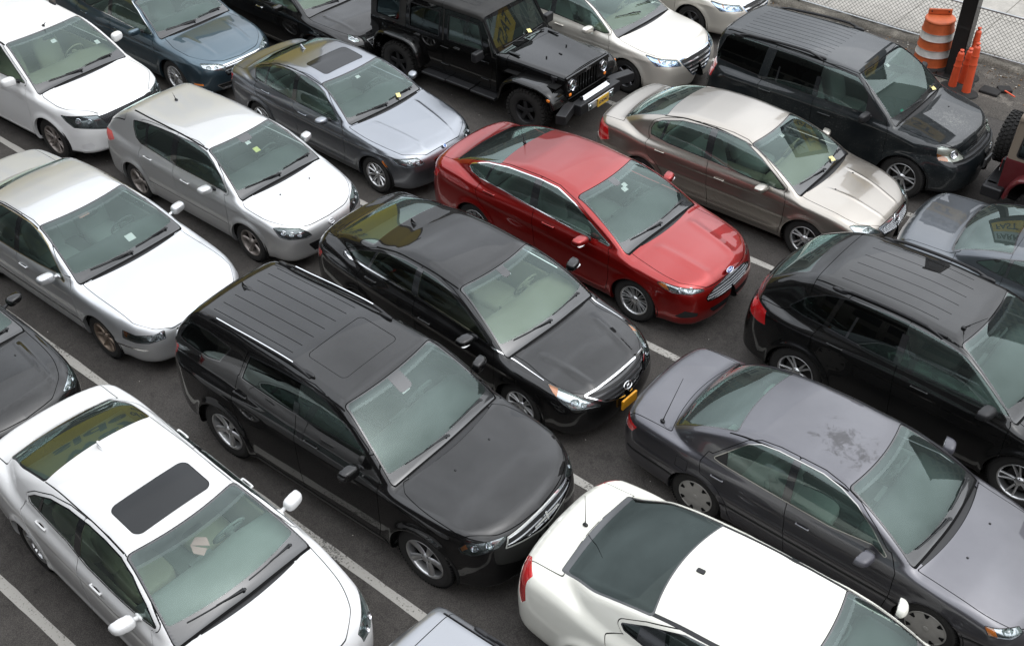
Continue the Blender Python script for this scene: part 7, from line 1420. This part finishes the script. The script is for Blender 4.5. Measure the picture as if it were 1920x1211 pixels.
M_or = mat('orange_barrel_plastic', (.42, .085, .022), .55, coat=.05, var=.55, vscale=6); M_or2 = mat('orange_post_plastic', (.56, .072, .022), .5, coat=.1, var=.3, vscale=5); M_refl = mat('white_reflective_band', (.50, .48, .45), .5, var=.45, vscale=9)
def barrel(x, y):
    root = thing('traffic_barrel', 'orange and white striped traffic barrel scuffed and leaning beside the black pole', 'traffic barrel', (x, y, .0), .5); root.rotation_euler = (math.radians(1), math.radians(-2), .5)
    seg = [(.10, .33, .31, M_or), (.26, .305, .295, M_refl), (.40, .292, .285, M_or), (.57, .275, .265, M_refl), (.71, .262, .250, M_or)]; pr = []; z0 = .07
    items = []; zs = [.07, .25, .39, .56, .70, .90]; rs = [.335, .322, .308, .298, .285, .265]; ms = [M_or, M_refl, M_or, M_refl, M_or]
    for i in range(5):
        a, b = zs[i], zs[i+1]; ra, rb = rs[i], rs[i+1]; items.append((lathe([(a, ra+.006), (a+.012, ra+.006), (a+.024, ra-.004), (b-.024, rb-.004), (b-.012, rb+.006), (b, rb+.006)], 48, 'z'), ms[i]))
    make('drum_body', items, root); make('drum_top', [(lathe([(.90, .271), (.92, .266), (.932, .245), (.92, .22), (.91, .001)], 48, 'z'), M_or)], root)
    make('carrying_handle', [(join(rbox((0, .14, .975), (.21, .022, .055), .02)), M_or), (join(superell((-.15, .115, .985), (.014, .006, .014), 1, 10, 6), superell((.15, .115, .985), (.014, .006, .014), 1, 10, 6)), M_black)], root)
    make('rubber_base', [(lathe([(0, .40), (.04, .395), (.07, .34), (.075, .30)], 40, 'z'), M_rubber)], root)
barrel(-6.20, 19.84)
def delineator(x, y, h, lean, az, label, lid=True, s=1.):
    root = thing('channelizer_post', label, 'traffic post', (x, y, 0), az, 'orange plastic posts beside the pole'); root.rotation_euler = (math.radians(lean[0]), math.radians(lean[1]), az)
    pr = [(.05, .068), (.57*h, .058), (.57*h, .058), (.575*h, .064), (.60*h, .064), (.60*h, .056), (.74*h, .054), (.74*h, .054), (.745*h, .060), (.765*h, .060), (.765*h, .053), (.90*h, .051), (.935*h, .040), (.94*h, .020), (.965*h, .018), (.97*h, .032), (h, .032), (h+.006, .001)]
    make('tube_body', [(lathe([(z, r*s) for z, r in pr], 28, 'z'), M_or2)], root)
    make('rubber_base', [(lathe([(0, .22), (.025, .215), (.045, .17), (.05, .07)], 32, 'z'), M_rubber)], root)
G_ = 1
delineator(-5.51, 19.16, .76, (2, 1), .2, 'short orange plastic post nearest the black pole, standing left of the other three', s=1.1)
delineator(-5.42, 19.42, .74, (5, -4), .9, 'plain orange post half hidden behind and between the others, leaning left', s=1.25)
delineator(-5.22, 19.08, .97, (-2, 2), 1.4, 'orange plastic post standing frontmost and nearest the dark car bonnet', s=1.15)
delineator(-5.45, 19.71, .97, (0, 2), 2.2, 'orange plastic post rising highest in view, at the back nearest the fence', s=1.05)
tag(make('broken_base', [(join(rbox((-4.90, 19.42, .03), (.17, .13, .028), .02), xform(rbox((0, 0, 0), (.12, .10, .03), .02), rotz(.6), (-4.72, 19.62, .04))), M_rubber), (xform(box(-.18, .18, -.012, .012, -.008, .008), rotz(-.5), (-4.62, 19.50, .06)), M_or2)]), 'flattened black rubber foot with an orange strip lying beside the orange posts', 'rubber base')

# ------------------------------------------------------------------ the surrounding block, out of frame, that the paint and glass reflect
def facade(name, label, x0, x1, y0, y1, h, wall, glassm, face, fl=3.4, bay=3.0, z0=0.):
    root = thing(name, label, 'building', ((x0+x1)/2, (y0+y1)/2, 0)); cx, cy = (x0+x1)/2, (y0+y1)/2; make('wall', [(box(x0-cx, x1-cx, y0-cy, y1-cy, z0, h), wall)], root); W = []
    L = (x1-x0) if face in 'sn' else (y1-y0); nb = max(1, int(L/bay)); nf = int((h-z0-1)/fl)
    for i in range(nb):
        for j in range(nf):
            a = -L/2+(i+.5)*L/nb; z = z0+1.4+j*fl; hw = L/nb*.34
            if face == 's': W.append(box(a-hw, a+hw, y0-cy-.06, y0-cy+.1, z, z+fl*.58))
            if face == 'n': W.append(box(a-hw, a+hw, y1-cy-.1, y1-cy+.06, z, z+fl*.58))
            if face == 'e': W.append(box(x1-cx-.1, x1-cx+.06, a-hw, a+hw, z, z+fl*.58))
            if face == 'w': W.append(box(x0-cx-.06, x0-cx+.1, a-hw, a+hw, z, z+fl*.58))
    o = make('window_rows', [(join(*W), glassm)], root); o['kind'] = 'stuff'
    make('cornice', [(box(x0-cx-.3, x1-cx+.3, y0-cy-.3, y1-cy+.3, h, h+.5), wall)], root); return root
wb1 = mat('brick_brown', (.115, .095, .085), .8, var=.2); wb2 = mat('stone_grey_wall', (.20, .19, .17), .8, var=.15); wb3 = mat('dark_wall', (.055, .052, .05), .8, var=.2); gd = mat('dark_window_glass', (.015, .018, .022), .08, coat=1); gl_ = mat('pale_window_glass', (.16, .20, .22), .1, coat=1)
facade('warehouse', 'dark warehouse block left of the lot carrying the yellow wall sign', -52, -30.2, -30, 24.6, 13.8, wb3, gd, 'n')
facade('added_brick_block', 'unseen brown brick block added behind the viewpoint to block low sky', -70, 60, -40, -20, 26, wb1, gd, 'n')  # building mass added out of view to cut off the low sky
facade('office_tower', 'grey office tower with a grid of windows far across the street', 17, 29, 62, 78, 37, wb2, gd, 's', 3.3, 1.9)
facade('slim_tower', 'slim dark tower far across the street', -21, -17, 78, 88, 43, wb3, gd, 's')
facade('brick_row', 'low brick row houses far across the street, left', -90, -52, 60, 75, 18, wb1, gd, 's')
facade('stone_row', 'stone fronted building far across the street, middle', -50, -26, 62, 75, 13, wb2, gd, 's')
facade('brick_row', 'low brick building far across the street, right of the slim tower', -14, 14, 64, 76, 15, wb1, gd, 's')
facade('garage_block', 'grey garage block to the right of the lot', 34, 50, -20, 40, 12, wb2, gd, 'w')
root = thing('yellow_wall_sign', 'huge mustard yellow painted wall sign with dark hand lettering', 'billboard', (-30.1, 14, 0))
make('panel', [(box(-.1, .0, -10, 10.3, 2.5, 13.5), mat('mustard_yellow', (.36, .27, .015), .6, var=.1, vscale=.5))], root)
RZ = np.array([[0, 0, 1.], [1, 0, 0], [0, 1, 0]])
for t, y, z, s in (('way 2 the', .5, 10.6, 3.0), ('side of the', .5, 7.4, 3.0), ('west', 3.5, 4.6, 2.6)): make('lettering', [(xform(text_piece(t, s, .01, .09), RZ, (.015, y, z)), mat('sign_ink_dark', (.008, .010, .012), .7))], root)
root = thing('elevated_walkway', 'steel walkway deck on columns beneath the viewpoint', 'walkway', (0, -9, 0))
make('deck', [(box(-80, 60, -7, 7.3, 6.6, 7.7), wb3)], root)
for x in range(-60, 41, 20): make('column', [(box(x-.4, x+.4, 5, 5.8, 0, 6.6), wb3)], root)
# ------------------------------------------------------------------ the parked cars
GROUP = 'cars parked in tight rows'
INFO = [
 ('red', 'sedan', 'shiny red sedan with chrome-edged side windows in the middle of the lot', 'car'),
 ('durango', 'suv', 'big black suv with chrome-striped roof rails and an outlined sunroof panel', 'suv'),
 ('sonata', 'sedan', 'glossy black sedan with bright chrome belt strip and slatted chrome grille', 'car'),
 ('camry', 'sedan', 'slate grey older sedan with dark scorch-like smears on its roof', 'car'),
 ('mkx', 'suv', 'black suv with plain black roof rails and a small v-shaped roof antenna', 'suv'),
 ('altima', 'sedan', 'dusty champagne gold sedan with honeycomb grille behind the red sedan', 'car'),
 ('pilot', 'suv', 'dusty dark blue-black suv parked nearest the fence and orange barrel', 'suv'),
 ('mazda', 'hatchback', 'silver hatchback with dusty roof, rear spoiler and five-spoke wheels', 'hatchback'),
 ('bmw', 'sedan', 'steel grey sedan with dark glass sunroof beside the black off-road car', 'car'),
 ('seville', 'sedan', 'silver older sedan with rusty brown wheels at the left edge', 'car'),
 ('lexus', 'sedan', 'white sedan with dark glass sunroof and beige seats at bottom left', 'car'),
 ('pathfinder', 'suv', 'white suv with beige cabin in the top left corner', 'suv'),
 ('bluef', 'sedan', 'teal blue sedan behind the white suv at top left', 'car'),
 ('accord', 'sedan', 'pearly white sedan with raised crossed wipers beside the black off-road car', 'car'),
 ('accord2', 'sedan', 'champagne pearl sedan cut by the top edge, farthest back by the fence', 'car'),
 ('topsedan', 'sedan', 'black sedan cut by the top edge behind the black off-road car', 'car'),
 ('coupe', 'coupe', 'cream white two-door coupe with black rear glass at the bottom edge', 'coupe'),
 ('convert', 'convertible', 'grey-blue hard-top convertible reflecting a sign on its boot lid, right edge', 'convertible'),
 ('leftcar', 'sedan', 'black sedan bonnet with one headlight at the left edge above the white sedan', 'car'),
 ('bottom', 'suv', 'silver suv roof with dark rail peeking in at the bottom edge', 'suv'),
]
import os
ONLY = os.environ.get('ONLY'); FASTB = float(os.environ.get('STEP', '0'))
for k, nm, lab, cat in INFO:
    if ONLY and k not in ONLY.split(','): continue
    x, y, a = POSE[k]; st = {'leftcar': .036, 'bottom': .036, 'accord2': .036, 'topsedan': .036, 'convert': .034}.get(k, .031)
    build_car(SP[k], lab, cat, (x, y), math.radians(a), name=nm, group=GROUP, step=FASTB or st)
if not ONLY or 'jeep' in ONLY.split(','):
    offroader('boxy black off-road car with round headlights and yellow plate', POSE['jeep'][:2], POSE['jeep'][2], P_jeep, paint('black_hardtop', (.012, .012, .012), 0, .6, coat=.2, dirt=.08), M_black, GROUP)
    offroader('dark red off-road car with rear spare wheel at the right edge', POSE['redjeep'][:2], POSE['redjeep'][2], P_maroon, paint('tan_hardtop', (.16, .13, .10), 0, .6, coat=.1, dirt=.1), M_alloy, GROUP, four=False)
# ------------------------------------------------------------------ small things lying on or in the cars
def on_car(k, p):
    x, y, a = POSE[k]; a = math.radians(a); return (x+math.cos(a)*p[0]-math.sin(a)*p[1], y+math.sin(a)*p[0]+math.cos(a)*p[1], p[2])
def ticket(k, p, label, tilt=-.5):
    w_, h_ = .034, .046; P = np.array([[(a*h_, b*w_, .006*math.sin(2.5*a+1)+.012*(a > 0)*a) for b in np.linspace(-1, 1, 5)] for a in np.linspace(-1, 1, 7)]); g = gridsurf(P); g = g if g[1][:, 2].mean() > 0 else gridsurf(P, True); g = join(g, (g[0]-[0, 0, .0006], -g[1], g[2][:, ::-1]))
    o = make('paper_ticket', [(g, M_paperY)]); o.location = on_car(k, (p[0], p[1], p[2]+.022)); o.rotation_euler = (0, math.radians(26), math.radians(POSE[k][2])+tilt); tag(o, label, 'ticket', 'tickets tucked under wipers')
ticket('pilot', (1.04, .52, 1.186), 'pale yellow ticket tucked under the wiper of the dusty dark blue-black suv')
ticket('altima', (1.14, .30, 1.013), 'pale yellow ticket tucked under the wiper of the champagne gold sedan')
ticket('bmw', (.79, .29, 1.018), 'pale yellow ticket tucked under the wiper of the steel grey sedan')
ticket('jeep', (.72, .18, 1.235), 'pale yellow ticket tucked under the wiper of the black off-road car')
o = make('pink_paper_fan', [(join(prism([(-.09, 0), (.09, .02), (.05, .10), (-.06, .09)], -.004, .004), xform(prism([(-.09, 0), (.07, -.01), (.05, -.08), (-.05, -.07)], -.004, .004), rotx(.35))), mat('pink_paper', (.72, .38, .38), .7))])
o.location = on_car('lexus', (.60, -.02, 1.17)); o.rotation_euler = (.3, .3, .8); tag(o, 'pink folded paper hanging behind the windscreen of the white sedan with beige seats', 'paper')
